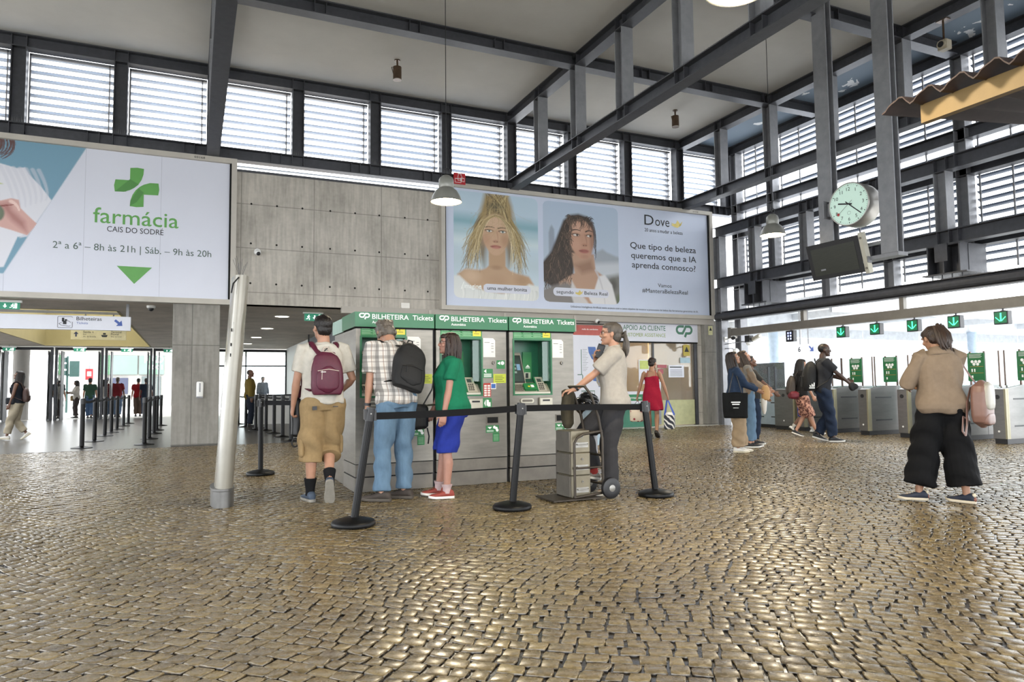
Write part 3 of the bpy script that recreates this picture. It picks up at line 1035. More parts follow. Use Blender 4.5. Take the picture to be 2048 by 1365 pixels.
# ---------------------------------------------------------------- portrait billboard
t = thing('portrait_billboard', 'wide pale billboard with two portraits of women above the ticket machines', 'billboard', (9.3, 15.8, 2.93))
mb = MB().m(M_frame); frame_box(mb, 5.28, 13.3, 2.93, 5.97, 15.8, 15.62, 0.1)
mb.m(M_darkgap).box((5.38, 15.66, 3.03), (5.41, 15.69, 5.86)).box((13.16, 15.66, 3.03), (13.2, 15.69, 5.86))
mb.build('frame', t, world=True)
M_poster2 = mat('poster_paper_pale_blue', '#c6cfe2', 0.4, 0, 0.03, 0.5)
mb = MB().m(M_poster2).box((5.38, 15.8, 3.03), (13.2, 15.70, 5.87))
mb.build('poster', t, world=True)
# first portrait
rs = np.random.RandomState(11)
P = Paint(200, 240, '#b5cbdb', '#c3d3dc')
P.poly([(-.1, .22), (1.1, .24), (1.1, .36), (-.1, .33)], '#7fa9b6', 0.9, 0.05)
P.poly([(-.1, .33), (1.1, .36), (1.1, .45), (-.1, .42)], '#a9c4cc', 0.9, 0.04)
P.poly([(-.1, .42), (1.1, .43), (1.1, .50), (-.1, .5)], '#cfdde0', 0.8, 0.04)
P.poly([(-.1, .55), (1.1, .6), (1.1, .75), (-.1, .72)], '#b9cad2', 0.8, 0.06)
def wavy(P, a, c, b, w, col, al, amp, ph):
    L = []
    for i in range(13):
        q = i / 12
        x = (1 - q) ** 2 * a[0] + 2 * q * (1 - q) * c[0] + q * q * b[0]; y = (1 - q) ** 2 * a[1] + 2 * q * (1 - q) * c[1] + q * q * b[1]
        L.append((x + amp * q * math.sin(ph + 9 * q), y + amp * .4 * math.sin(ph * 2 + 7 * q)))
    P.stroke(L, w, col, al)
for sd in (-1, 1):
    P.poly([(.49 + sd * .02, .19), (.49 + sd * .19, .24), (.49 + sd * .24, .42), (.49 + sd * .20, .60), (.49 + sd * .14, .70), (.49 + sd * .10, .5)], '#7a6747', .9, .04)
for k in range(170):   # loose blond hair falling to both sides
    sd = 1 if rs.rand() < 0.5 else -1
    x0 = .49 + sd * (.03 + .12 * rs.rand()); y0 = .17 + .06 * rs.rand()
    x2 = .49 + sd * (.20 + .20 * rs.rand()); y2 = .45 + .33 * rs.rand()
    wavy(P, (x0, y0), (.49 + sd * (.20 + .10 * rs.rand()), .30), (x2, y2), .005 + .009 * rs.rand(), ['#8b7650', '#a38e63', '#bda97c', '#6e5c3e', '#94804f'][rs.randint(5)], 0.6, .035 * rs.rand(), 6 * rs.rand())
P.poly([(.36, .0), (.64, .0), (.68, .10), (.70, .22), (.60, .24), (.38, .24), (.29, .22), (.33, .1)], '#98835a', 1, 0.03)
for k in range(60):
    x = .36 + .3 * rs.rand()
    P.stroke([(x, .25), (x + .1 * (rs.rand() - .5), .12), (.36 + .3 * rs.rand(), -.01)], .01, ['#7d6a45', '#b39f72', '#5f5138', '#c9b88a'][rs.randint(4)], 0.7)
P.ell(.49, .12, .10, .04, '#54503f', 0.6, 0.5)
P.poly([(.40, .52), (.60, .52), (.60, .68), (.66, .75), (.34, .75), (.40, .68)], '#b69676', 1, 0.01)
P.poly([(.02, .86), (.04, .78), (.12, .73), (.30, .73), (.42, .70), (.58, .70), (.72, .74), (.88, .77), (.94, .84), (.96, .95), (.0, .95)], '#b99a7c', 1, 0.012)
P.ell(.20, .79, .09, .05, '#d2b79b', 0.6, 0.6); P.ell(.80, .81, .08, .05, '#a58566', 0.6, 0.6); P.ell(.5, .84, .1, .06, '#a7866a', 0.4, 0.6)
P.ell(.49, .70, .06, .02, '#9c7a5e', 0.6, 0.5)
P.ell(.485, .38, .155, .19, '#c3a184', 1, 0.06)
P.ell(.485, .50, .10, .085, '#c3a184', 1, 0.1)
P.ell(.485, .27, .11, .06, '#cdae92', 0.7, 0.5)
P.ell(.37, .44, .05, .06, '#b58d72', 0.6, 0.6); P.ell(.60, .44, .05, .06, '#a98468', 0.7, 0.6)
for ex, s_ in ((.41, -1), (.57, 1)):
    P.ell(ex, .355, .045, .014, '#8d6f58', 0.9, 0.4); P.ell(ex, .357, .032, .009, '#dcd9d2', 1, 0.2); P.ell(ex, .356, .013, .011, '#7d8f8c', 1, 0.2); P.ell(ex, .356, .006, .005, '#20242a')
    P.stroke([(ex - .05, .350), (ex, .340), (ex + .05, .352)], .006, '#47382c', 0.9)
    P.stroke([(ex - .055, .325), (ex, .308), (ex + .06, .322)], .010, '#5d4a38', 0.9)
P.stroke([(.50, .36), (.515, .41), (.51, .445)], .012, '#a98067', 0.5); P.ell(.485, .452, .032, .012, '#a67a64', 0.8, 0.5); P.ell(.468, .456, .008, .004, '#6b4a3d'); P.ell(.502, .456, .008, .004, '#6b4a3d')
P.ell(.485, .503, .060, .017, '#a86b5f', 1, 0.25); P.stroke([(.425, .502), (.485, .507), (.545, .502)], .004, '#6d3a34', 0.9); P.ell(.485, .513, .04, .008, '#c08478', 0.8, 0.4)
for k in range(90):
    sd = 1 if rs.rand() < 0.5 else -1
    x0 = .49 + sd * .02 * rs.rand(); y0 = .205
    wavy(P, (x0, y0), (.49 + sd * (.18 + .04 * rs.rand()), .25), (.49 + sd * (.17 + .14 * rs.rand()), .42 + .34 * rs.rand()), .004 + .005 * rs.rand(), ['#bfa878', '#cdbb8e', '#9c875d', '#d8c9a2', '#77654a'][rs.randint(5)], 0.65, .03 * rs.rand(), 6 * rs.rand())
for k in range(40):
    P.stroke([(.35 + .3 * rs.rand(), .2 * rs.rand()), (.1 + .8 * rs.rand(), .1 + .3 * rs.rand()), (.08 + .84 * rs.rand(), .2 + .5 * rs.rand())], .003, '#a9946a', 0.5)
P.poly([(-.02, .80), (.06, .79), (.14, .85), (.22, .90), (.40, .93), (.55, .95), (.75, .92), (.88, .84), (1.02, .86), (1.02, 1.02), (-.02, 1.02)], '#d9dcda', 1, 0.012)
for k in range(26):
    x = rs.rand()
    P.stroke([(x, .86 + .1 * abs(.5 - x)), (x + .02, .94), (x + .04 * (rs.rand() - .5), 1.0)], .01, ['#f0f0ec', '#b9bfbd', '#c9cdca'][rs.randint(3)], 0.6)
rrc = lambda u, v: ~(((u < .06) & (v > .945) & (np.hypot(u - .06, (v - .945) * 1.15) > .06)) | ((u > .94) & (v > .945) & (np.hypot(u - .94, (v - .945) * 1.15) > .06)) | ((u > .94) & (v < .055) & (np.hypot(u - .94, (v - .055) * 1.15) > .06)) | ((u < .06) & (v < .055) & (np.hypot(u - .06, (v - .055) * 1.15) > .06)))
P.mesh('portrait', t, (5.61, 15.70, 3.226), X1, Z1, N_, 2.235, 2.585, M_print, 0.002, clip=rrc)
# second portrait
P = Paint(200, 240, '#aebfd4', '#b4bfca')
P.poly([(.07, .52), (.07, .32), (.09, .26), (.11, .24), (.14, .28), (.15, .52)], '#8d96a4', 0.9, 0.012)
P.poly([(.66, .55), (.70, .47), (.78, .44), (.84, .47), (.95, .50), (1.05, .52), (1.05, .72), (.6, .72)], '#9aa0a8', 0.9, 0.015)
P.poly([(.6, .60), (1.05, .56), (1.05, .72), (.6, .72)], '#c8cdd2', 0.8, 0.03)
P.poly([(.84, .72), (1.05, .68), (1.05, 1.05), (.84, 1.05)], '#6b675c', 0.9, 0.03)
P.ell(.92, .80, .05, .06, '#4d4b45', 0.8, 0.5); P.ell(1.0, .95, .06, .05, '#566143', 0.8, 0.5)
P.poly([(.20, .30), (.26, .18), (.34, .12), (.46, .10), (.58, .12), (.66, .18), (.68, .30), (.66, .36), (.40, .60), (.36, .84), (.2, .9), (-.02, .8), (-.02, .62), (.1, .50)], '#3f342c', 1, 0.015)
P.poly([(.36, .50), (.66, .50), (.68, .66), (.84, .74), (.92, .95), (.92, 1.05), (.15, 1.05), (.2, .8), (.40, .7)], '#b3917a', 1, 0.01)
P.poly([(.40, .62), (.62, .56), (.66, .66), (.5, .70)], '#8f6b57', 0.8, 0.03)
P.ell(.50, .345, .165, .185, '#b98f78', 1, 0.06, -4); P.ell(.52, .47, .115, .085, '#b98f78', 1, 0.1)
P.ell(.44, .25, .08, .05, '#c7a08a', 0.8, 0.5); P.ell(.42, .41, .06, .06, '#c49a84', 0.7, 0.6); P.ell(.64, .36, .03, .12, '#8a6653', 0.6, 0.6)
for ex, w_ in ((.425, .05), (.60, .038)):
    P.ell(ex, .315, w_, .018, '#8a6552', 0.9, 0.4); P.ell(ex, .317, w_ * .72, .011, '#d8d2cb', 1, 0.2); P.ell(ex + .016, .316, .014, .012, '#4a3a30', 1, 0.2)
    P.stroke([(ex - w_, .312), (ex, .298), (ex + w_, .314)], .007, '#31261f', 0.9)
    P.stroke([(ex - w_ * 1.15, .275), (ex, .252), (ex + w_ * 1.25, .272)], .012, '#3d2f27', 0.95)
P.stroke([(.545, .31), (.575, .38), (.565, .405)], .013, '#97705b', 0.6); P.ell(.54, .413, .036, .014, '#a87a64', 0.9, 0.5); P.ell(.525, .418, .008, .005, '#5d4034'); P.ell(.557, .417, .007, .004, '#5d4034')
P.ell(.53, .475, .065, .021, '#a4665c', 1, 0.25); P.stroke([(.465, .474), (.53, .477), (.595, .470)], .005, '#6b3a35', 0.9)
P.ell(.54, .53, .05, .02, '#a57c67', 0.5, 0.5)
for k in range(230):
    y = .12 + .72 * rs.rand(); xl = .30 - .30 * min(1, max(0, (y - .2) / .5)); xr = .36 if y > .2 else .62
    x = xl + (xr - xl) * rs.rand()
    a = .035; ph = rs.rand() * 6.28
    P.stroke([(x, y), (x + a * math.cos(ph), y + .03), (x + a * math.cos(ph + 2), y + .075)], .007, ['#2c241e', '#54453a', '#6d5a4a', '#3d322a'][rs.randint(4)], 0.85)
for k in range(60):
    x = .28 + .36 * rs.rand(); y = .105 + .06 * rs.rand()
    P.stroke([(x, y + .02), (x + .02, y), (x + .04, y + .025)], .007, ['#2c241e', '#5b4a3c', '#3a2f28'][rs.randint(3)], 0.8)
for k in range(12):
    P.stroke([(.66, .2 + .02 * k), (.70, .25 + .02 * k), (.67 + .03 * rs.rand(), .33 + .02 * k)], .007, '#3a2f28', 0.7)
P.poly([(.72, .72), (.80, .70), (.90, .80), (.98, 1.05), (.68, 1.05), (.60, .97), (.55, .88), (.66, .86)], '#d6d5d6', 1, 0.01)
P.poly([(-.02, .88), (.12, .84), (.30, .80), (.38, .84), (.45, .95), (.52, 1.05), (-.02, 1.05)], '#7b7673', 1, 0.02)
P.poly([(.36, .78), (.42, .86), (.55, .97), (.62, 1.05), (.40, 1.05), (.34, .9)], '#cac8c8', 0.9, 0.012)
P.stroke([(.68, .66), (.78, .80), (.80, 1.0)], .02, '#bfbdc0', 0.7)
P.mesh('portrait', t, (7.99, 15.70, 3.226), X1, Z1, N_, 2.218, 2.57, M_print, 0.002, clip=rrc)
mb = MB().m(M_ktext)
O_ = lambda x, z: V(x, 15.70, z)
mb.text('D', O_(11.05, 5.435), X1, Z1, N_, 0.40, 0.005, width=0.30)
mb.text('ove', O_(11.40, 5.435), X1, Z1, N_, 0.37, 0.005, width=0.47)
mb.build('brand_name', t, world=True); mb = MB().m(M_ktext)
mb.text('20 anos a', O_(11.05, 5.25), X1, Z1, N_, 0.135, 0.005, width=0.47).text('mudar', O_(11.55, 5.25), X1, Z1, N_, 0.135, 0.005, width=0.31, weight=0.005).text('a beleza', O_(11.9, 5.25), X1, Z1, N_, 0.135, 0.005, width=0.41)
mb.build('tagline', t, world=True); mb = MB().m(M_ktext)
mb.text('Que tipo de beleza', O_(10.58, 4.765), X1, Z1, N_, 0.235, 0.005, width=2.17, weight=0.004)
mb.text('queremos que a IA', O_(10.60, 4.50), X1, Z1, N_, 0.235, 0.005, width=2.15, weight=0.004)
mb.text('aprenda connosco?', O_(10.62, 4.245), X1, Z1, N_, 0.235, 0.005, width=2.1, weight=0.004)
mb.build('headline', t, world=True); mb = MB().m(M_ktext)
mb.text('Vamos', O_(11.44, 3.755), X1, Z1, N_, 0.145, 0.005, width=0.45)
mb.text('#ManteraBelezaReal', O_(10.93, 3.592), X1, Z1, N_, 0.16, 0.005, width=1.5, weight=0.005)
mb.build('hashtag', t, world=True); mb = MB().m(M_ktext)
mb.text('Utilizámos Inteligência Artificial neste anúncio com o único objetivo de mostrar o preconceito de beleza das ferramentas generativas de IA.', O_(8.74, 3.105), X1, Z1, N_, 0.075, 0.005, width=4.03)
mb.build('fine_print', t, world=True); mb = MB().m(M_ktext)
mb.text('uma mulher bonita', O_(6.46, 3.452), X1, Z1, N_, 0.125, 0.008, width=1.06, weight=0.005)
mb.text('segundo', O_(8.34, 3.45), X1, Z1, N_, 0.125, 0.008, width=0.49, weight=0.005).text('Beleza Real', O_(9.15, 3.45), X1, Z1, N_, 0.125, 0.008, width=0.69, weight=0.005)
mb.build('caption', t, world=True); mb = MB().m(M_ktext)
mb.text('63358', V(12.62, 15.62, 5.90), X1, Z1, N_, 0.05, 0.003, width=0.18)
mb.build('site_number', t, world=True); mb = MB()
mb.m(M_wtext).text('imagine', O_(5.86, 3.465), X1, Z1, N_, 0.16, 0.006, width=0.44, weight=0.005)
ribbon(mb, [(5.79, 3.44), (5.86, 3.61)], 0.015, V(0, 15.7, 0), X1, Z1, N_, 0.006)
mb.build('caption', t, world=True); mb = MB()
mb.m(M_poster).flat(rrect(6.36, 3.385, 7.625, 3.595, 0.1), V(0, 15.7, 0), X1, Z1, N_, 0.0055).flat(rrect(8.25, 3.385, 9.885, 3.6, 0.1), V(0, 15.7, 0), X1, Z1, N_, 0.0055)
mb.build('caption_pill', t, world=True); mb = MB()
mb.m(mat('gold_print', '#cdbb6e', 0.4, 0.2, 0.1))
for bx_, bz, s_ in ((12.11, 5.53, 1.0), (8.99, 3.49, 0.62)):
    F = lambda L: [(bx_ + s_ * x, bz + s_ * z) for x, z in L]
    mb.flat(F([(-0.2, -0.03), (-0.02, 0.02), (0.03, 0.12), (0.10, 0.04), (0.12, -0.04), (0.03, -0.10), (-0.08, -0.08)]), V(0, 15.7, 0), X1, Z1, N_, 0.009)
    mb.flat(F([(0.08, -0.02), (0.20, 0.1), (0.15, -0.02), (0.1, -0.06)]), V(0, 15.7, 0), X1, Z1, N_, 0.009)
    mb.flat(F([(-0.2, 0.03), (-0.05, 0.0), (0.0, -0.02), (-0.1, -0.03)]), V(0, 15.7, 0), X1, Z1, N_, 0.0095)
mb.build('bird_logo', t, world=True)

# ---------------------------------------------------------------- small red sign on the beam
t = thing('red_sign', 'small square red sign with white outlined boxes on the beam', 'sign', (5.73, 15.6, 5.93))
mb = MB().m(mat('sign_red', '#b3262e', 0.4)).box((5.59, 15.6, 5.93), (5.88, 15.63, 6.20))
mb.build('panel', t, world=True)
mb = MB().m(M_wtext)
for x0, z0, x1, z1 in ((5.62, 5.97, 5.77, 6.06), (5.69, 6.02, 5.79, 6.12), (5.76, 6.0, 5.85, 6.08), (5.70, 6.12, 5.77, 6.18)):
    ribbon(mb, [(x0, z0), (x1, z0), (x1, z1), (x0, z1), (x0, z0)], 0.01, V(0, 15.6, 0), X1, Z1, N_, 0.003)
mb.build('symbol', t, world=True)

# ---------------------------------------------------------------- hanging signs over the left passage
M_signw = mat('sign_white', '#d4d6e0', 0.4, 0, 0.02)
t = thing('ticket_sign', 'long white hanging sign pointing to the ticket office with a blue arrow', 'sign', (-2.3, 16.5, 2.34))
mb = MB().m(M_signw).box((-4.6, 16.5, 2.345), (-1.16, 16.62, 2.63)); mb.build('panel', t, world=True)
mb = MB().m(M_steel2)
for x in (-1.25, -3.6):
    mb.box((x, 16.54, 2.6), (x + 0.05, 16.58, 2.9))
mb.build('hanger', t, world=True)
mb = MB().m(M_ktext)
QO = V(0, 16.5, 0)
mb.text('Bilheteiras', V(-2.12, 16.5, 2.535), X1, Z1, N_, 0.105, 0.003, width=0.44, weight=0.005)
ribbon(mb, rrect(-2.44, 2.38, -2.19, 2.605, 0.02) + [(-2.19, 2.5)], 0.008, QO, X1, Z1, N_, 0.003)
for a in ([(-2.37, 2.50), (-2.37, 2.58), (-2.33, 2.58), (-2.33, 2.50)], [(-2.35, 2.45), (-2.35, 2.52), (-2.29, 2.52), (-2.29, 2.45)], [(-2.32, 2.52), (-2.32, 2.55), (-2.28, 2.55), (-2.28, 2.52)]):
    mb.flat(a, QO, X1, Z1, N_, 0.004)
for a in ([(-2.42, 2.46), (-2.38, 2.43), (-2.25, 2.41), (-2.22, 2.42)], [(-2.30, 2.53), (-2.24, 2.51), (-2.22, 2.48)], [(-2.42, 2.46), (-2.38, 2.48), (-2.36, 2.47)]):
    ribbon(mb, a, 0.008, QO, X1, Z1, N_, 0.003)
mb.m(mat('sign_blue', '#2b4f9e', 0.4)).text('Tickets', V(-2.12, 16.5, 2.46), X1, Z1, N_, 0.065, 0.003, width=0.2)
arrow(mb, (-1.38, 2.5), -40, 0.17, QO, X1, Z1, N_, 0.003)
mb.build('lettering', t, world=True)
t = thing('exit_route_sign', 'small hanging sign coloured as if lit yellow, with an up arrow and a ferry symbol', 'sign', (-2.05, 20, 2.37))
mb = MB().m(mat('sign_yellow_lit', '#cfc49a', 0.5)).box((-2.68, 20, 2.37), (-1.5, 20.06, 2.62)).m(M_steel2).box((-2.4, 20.02, 2.62), (-2.37, 20.04, 3.0)).box((-1.8, 20.02, 2.62), (-1.77, 20.04, 3.0)).box((-5.2, 20.0, 3.0), (-1.5, 20.06, 3.06))  # panel colour carries the yellow light falling on the sign
mb.build('panel', t, world=True)
mb = MB().m(M_ktext)
QO = V(0, 20, 0)
mb.text('Saída n', V(-2.42, 20, 2.535), X1, Z1, N_, 0.07, 0.003, width=0.22, weight=0.005).text('Exit', V(-2.42, 20, 2.485), X1, Z1, N_, 0.045, 0.003).text('Av. de Brasília', V(-2.42, 20, 2.43), X1, Z1, N_, 0.05, 0.003, width=0.27)
mb.text('Terminal', V(-1.83, 20, 2.545), X1, Z1, N_, 0.07, 0.003, width=0.23, weight=0.005).text('Fluvial', V(-1.83, 20, 2.49), X1, Z1, N_, 0.07, 0.003, width=0.17, weight=0.005).text('Ship terminal', V(-1.83, 20, 2.44), X1, Z1, N_, 0.04, 0.003, width=0.23)
mb.m(mat('sign_navy', '#2c3350', 0.4)); arrow(mb, (-2.57, 2.5), 90, 0.12, QO, X1, Z1, N_, 0.003)
mb.m(M_ktext).flat([(-2.02, 2.44), (-1.92, 2.44), (-1.9, 2.49), (-2.04, 2.49)], QO, X1, Z1, N_, 0.003).flat([(-2.0, 2.50), (-1.94, 2.50), (-1.94, 2.54), (-2.0, 2.54)], QO, X1, Z1, N_, 0.003)
mb.build('lettering', t, world=True)

M_exit = mat('exit_sign_green', '#12624a', 0.4, 0, 0.03, emit=0.35)
M_lit = mat('lit_sign_white', '#e9fff2', 0.4, 0, 0.0, emit=0.8)
def exit_sign(x0, x1, z0, z1, y, label, flip=False, rod=None, small=False):
    t = thing('exit_sign', label, 'exit sign', ((x0 + x1) / 2, y, z0))
    mb = MB().m(M_exit).box((x0, y, z0), (x1, y + 0.03, z1))
    mb.build('panel', t, world=True)
    mb = MB().m(M_white).box((x0 - 0.03, y - 0.01, z1), (x1 + 0.03, y + 0.06, z1 + 0.045))
    if rod: mb.m(M_steel2).box(((x0 + x1) / 2 - 0.01, y + 0.01, z1), ((x0 + x1) / 2 + 0.01, y + 0.03, rod))
    mb.build('housing', t, world=True)
    w, h = x1 - x0, z1 - z0
    mb = MB().m(M_lit); QO = V(x0, y, z0)
    xa = 0.30 * w if not flip else 0.62 * w; xr = 0.70 * w if not flip else 0.2 * w
    arrow(mb, (xa if not flip else 0.58 * w, h * 0.5), -90, h * 0.55, QO, X1, Z1, N_, 0.003, 0.3)
    # door panel and running figure
    dx = 0.80 * w if not flip else 0.86 * w
    mb.flat([(dx - 0.05 * w, 0.15 * h), (dx + 0.07 * w, 0.15 * h), (dx + 0.07 * w, 0.88 * h), (dx - 0.05 * w, 0.88 * h)], QO, X1, Z1, N_, 0.003)
    fx = 0.66 * w if not flip else 0.24 * w
    mb.flat(arc(fx + 0.02 * w, 0.78 * h, 0.06 * h, 0, 330, 8), QO, X1, Z1, N_, 0.004)
    ribbon(mb, [(fx, 0.70 * h), (fx - 0.02 * w, 0.45 * h)], 0.12 * h, QO, X1, Z1, N_, 0.004)
    for L in ([(fx - 0.02 * w, 0.45 * h), (fx + 0.05 * w, 0.32 * h), (fx + 0.03 * w, 0.12 * h)], [(fx - 0.02 * w, 0.45 * h), (fx - 0.06 * w, 0.3 * h), (fx - 0.14 * w, 0.25 * h)], [(fx, 0.65 * h), (fx + 0.07 * w, 0.52 * h)], [(fx, 0.65 * h), (fx - 0.08 * w, 0.55 * h)]):
        ribbon(mb, L, 0.07 * h, QO, X1, Z1, N_, 0.004)
    mb.build('pictogram', t, world=True)
exit_sign(-3.38, -3.04, 2.70, 2.83, 16.3, 'green exit sign hanging left of the long white ticket sign')
exit_sign(2.38, 2.78, 2.70, 2.87, 17.0, 'green exit sign under the dark passage ceiling right of the pillar', True)
for x, l in ((-6.3, 'above the far left glass door'), (-4.0, 'above the second glass door from the left'), (-2.37, 'above the third glass door from the left'), (-0.85, 'above the glass door nearest the pillar')):
    exit_sign(x - 0.2, x + 0.2, 2.68, 2.8, 32.2, 'small green exit sign ' + l, rod=2.9)

# ---------------------------------------------------------------- customer assistance front
t = thing('customer_assistance_sign', 'white fascia sign of the customer assistance office with green logo', 'sign', (11.6, 16.0, 2.3))
mb = MB().m(M_signw).box((10.30, 15.98, 2.30), (12.98, 16.06, 2.85)).m(M_darkgap).box((10.28, 16.0, 2.26), (13.05, 16.04, 2.30)).box((10.28, 16.0, 2.85), (13.05, 16.04, 2.88))
mb.build('panel', t, world=True)
mb = MB().m(mat('logo_deep_green', '#2f6b50', 0.4))
cp_logo(mb, V(12.22, 15.98, 2.42), X1, Z1, N_, 0.56, 0.004)
mb.text('APOIO AO CLIENTE', V(10.48, 15.98, 2.60), X1, Z1, N_, 0.19, 0.004, width=1.38, weight=0.005)
mb.m(mat('logo_lime', '#93a858', 0.4)).text('CUSTOMER ASSISTANCE', V(10.48, 15.98, 2.425), X1, Z1, N_, 0.14, 0.004, width=1.38, weight=0.005)
mb.build('lettering', t, world=True)
M_tan = mat('tan_office_wall', '#b59d74', 0.7, 0, 0.12, 1.0)
mb = MB().m(M_tan).box((10.25, 16.15, 0), (10.3, 20, 2.9)).box((13.05, 16.3, 0), (13.1, 20, 2.9)).box((10.25, 19.9, 0), (13.1, 20, 2.9)).box((10.25, 16.1, 2.88), (13.1, 20, 2.95)).box((11.95, 16.9, 0), (13.05, 16.95, 2.9))
struct(mb, 'wall_office', 'tan inner walls of the customer assistance office')
t = thing('shop_front', 'glass shop front of the customer assistance office with posted notices', 'shop front', (11.6, 16.06, 0))
mb = MB().m(glass('shop_glass', (0.90, 0.88, 0.82), 0.9)).box((10.3, 16.06, 0.72), (11.45, 16.075, 2.26)).box((11.5, 16.06, 0.02), (12.86, 16.075, 2.26))
mb.build('glazing', t, world=True)
mb = MB().m(M_steel).box((12.86, 16.02, 0), (12.96, 16.12, 2.26)).box((11.45, 16.03, 0), (11.5, 16.1, 2.26)).box((10.28, 16.03, 0), (10.32, 16.1, 2.26)).m(M_conc).box((12.96, 15.95, 0), (13.06, 16.2, 2.9))
mb.m(mat('brushed_handle', '#b9bcc6', 0.3, 0.7)).box((11.46, 15.98, 0.05), (11.66, 16.03, 1.2))
mb.build('frame', t, world=True)
mb = MB().m(mat('teal_panel', '#3f7b66', 0.5)).box((10.3, 16.0, 0.0), (11.45, 16.08, 0.62))
mb.m(M_signw).box((10.3, 15.99, 0.62), (11.45, 16.08, 0.95)).m(M_green).box((10.3, 15.985, 0.70), (11.42, 16.0, 0.87))
mb.m(M_wtext).text('de Informações', V(10.42, 15.985, 0.75), X1, Z1, N_, 0.1, 0.003, width=0.6)
mb.m(mat('frosted_film', '#b7b88f', 0.7)).box((11.68, 16.04, 0.02), (12.84, 16.055, 0.70))
mb.build('lower_panel', t, world=True)
mb = MB().m(M_signw).box((11.98, 16.04, 1.32), (12.5, 16.05, 1.66)).box((11.0, 16.04, 1.15), (11.36, 16.05, 1.80))
mb.m(mat('notice_lime', '#b7c36a', 0.5)).box((11.03, 16.035, 1.55), (11.32, 16.04, 1.78))
mb.m(M_ktext).box((12.02, 16.035, 1.59), (12.42, 16.04, 1.62))
for k in range(5):
    mb.box((12.03, 16.036, 1.36 + 0.04 * k), (12.44, 16.04, 1.37 + 0.04 * k))
mb.m(mat('notice_red', '#a04a52', 0.5)).box((11.62, 16.04, 1.58), (11.92, 16.05, 1.67)).box((11.64, 16.04, 1.42), (11.8, 16.05, 1.55))
mb.m(mat('notice_yellow', '#b3a23c', 0.5)).flat([(12.50, 2.10), (12.72, 2.10), (12.72, 2.22), (12.61, 2.24), (12.5, 2.22)], V(0, 16.05, 0), X1, Z1, N_, 0.0).box((12.50, 16.04, 1.92), (12.72, 16.05, 2.22))
mb.m(M_ktext).flat([(12.53, 2.03), (12.69, 2.03), (12.61, 2.18)], V(0, 16.04, 0), X1, Z1, N_, 0.003)
mb.m(mat('notice_cyan', '#9fb9c4', 0.5)).box((12.38, 16.04, 1.72), (12.72, 16.05, 1.87))
mb.build('notice', t, world=True)
t = thing('office_lamp', 'flat ceiling lamp inside the customer assistance office', 'lamp', (11.2, 17.6, 2.8))
mb = MB().m(mat('office_lamp_glow', '#fff3dc', .4, 0, 0, emit=3)).box((-.5, -.15, 0.03), (.5, .15, 0.08)); mb.build('panel', t)
ld = bpy.data.lights.new('lamp_light', 'AREA'); ld.size = .8; ld.energy = 28; ld.color = (1, .9, .72)
lo = bpy.data.objects.new('lamp_light', ld); C.objects.link(lo); lo.parent = t; lo.location = (0, 0, 0.0)
mb = MB().m(mat('olive_cabinet', '#6c6f25', 0.6)).box((10.35, 17.2, 0), (10.9, 17.6, 1.9)).box((11.0, 18.6, 0), (11.9, 19.0, 2.0))
o = mb.build('olive_cabinet'); tag(o, 'olive green cabinets inside the customer assistance office', 'cabinet')
# warning plate on column
t = thing('warning_sign', 'small pale yellow triangle warning plate high on the concrete column', 'sign', (13.25, 15.77, 2.55))
mb = MB().m(mat('plate_yellow', '#c9c79a', 0.5)).box((13.17, 15.765, 2.5), (13.31, 15.778, 2.75)).m(M_ktext).flat([(13.19, 2.62), (13.29, 2.62), (13.24, 2.72)], V(0, 15.765, 0), X1, Z1, N_, 0.002)
mb.build('plate', t, world=True)

# ---------------------------------------------------------------- line map poster
t = thing('line_map_poster', 'tall white railway line map poster with a red header behind the machines', 'poster', (9.4, 15.88, 0.7))
mb = MB().m(M_signw).box((8.7, 15.86, 0.7), (9.8, 15.9, 2.68)).m(mat('map_header_red', '#b4564e', 0.5)).box((8.7, 15.855, 2.42), (9.8, 15.862, 2.68))
mb.build('panel', t, world=True)
mb = MB().m(M_wtext).text('rede de comboios', V(9.15, 15.855, 2.555), X1, Z1, N_, 0.06, 0.003, width=0.48, weight=0.005)
mb.m(mat('map_green', '#3f6a55', 0.5))
QO = V(0, 15.86, 0)
ribbon(mb, [(9.12, 2.05), (9.12, 1.42), (9.15, 1.38), (9.15, 1.2), (9.08, 1.12)], 0.02, QO, X1, Z1, N_, 0.003)
ribbon(mb, [(9.1, 0.98), (9.5, 0.98), (9.5, 0.8), (9.56, 0.78)], 0.02, QO, X1, Z1, N_, 0.003)
ribbon(mb, [(9.0, 1.4), (9.12, 1.4)], 0.02, QO, X1, Z1, N_, 0.003)
mb.m(M_ktext)
for k in range(14):
    mb.box((9.16, 15.858, 1.5 + 0.042 * k), (9.26 + 0.03 * (k % 3), 15.8595, 1.506 + 0.042 * k))
for k in range(9):
    ribbon(mb, [(9.12 + 0.04 * k, 0.95), (9.08 + 0.04 * k, 0.88)], 0.006, QO, X1, Z1, N_, 0.002)
mb.m(mat('map_sky_blue', '#4a6aa8', 0.5)).flat([(9.32, 2.12), (9.54, 2.12), (9.58, 2.0), (9.66, 1.93), (9.70, 1.7), (9.55, 1.72), (9.42, 1.82), (9.34, 1.97)], QO, X1, Z1, N_, 0.003)
mb.flat([(9.46, 1.48), (9.58, 1.45), (9.70, 1.36), (9.78, 1.22), (9.80, 1.08), (9.62, 1.08), (9.60, 1.22), (9.46, 1.24)], QO, X1, Z1, N_, 0.003)
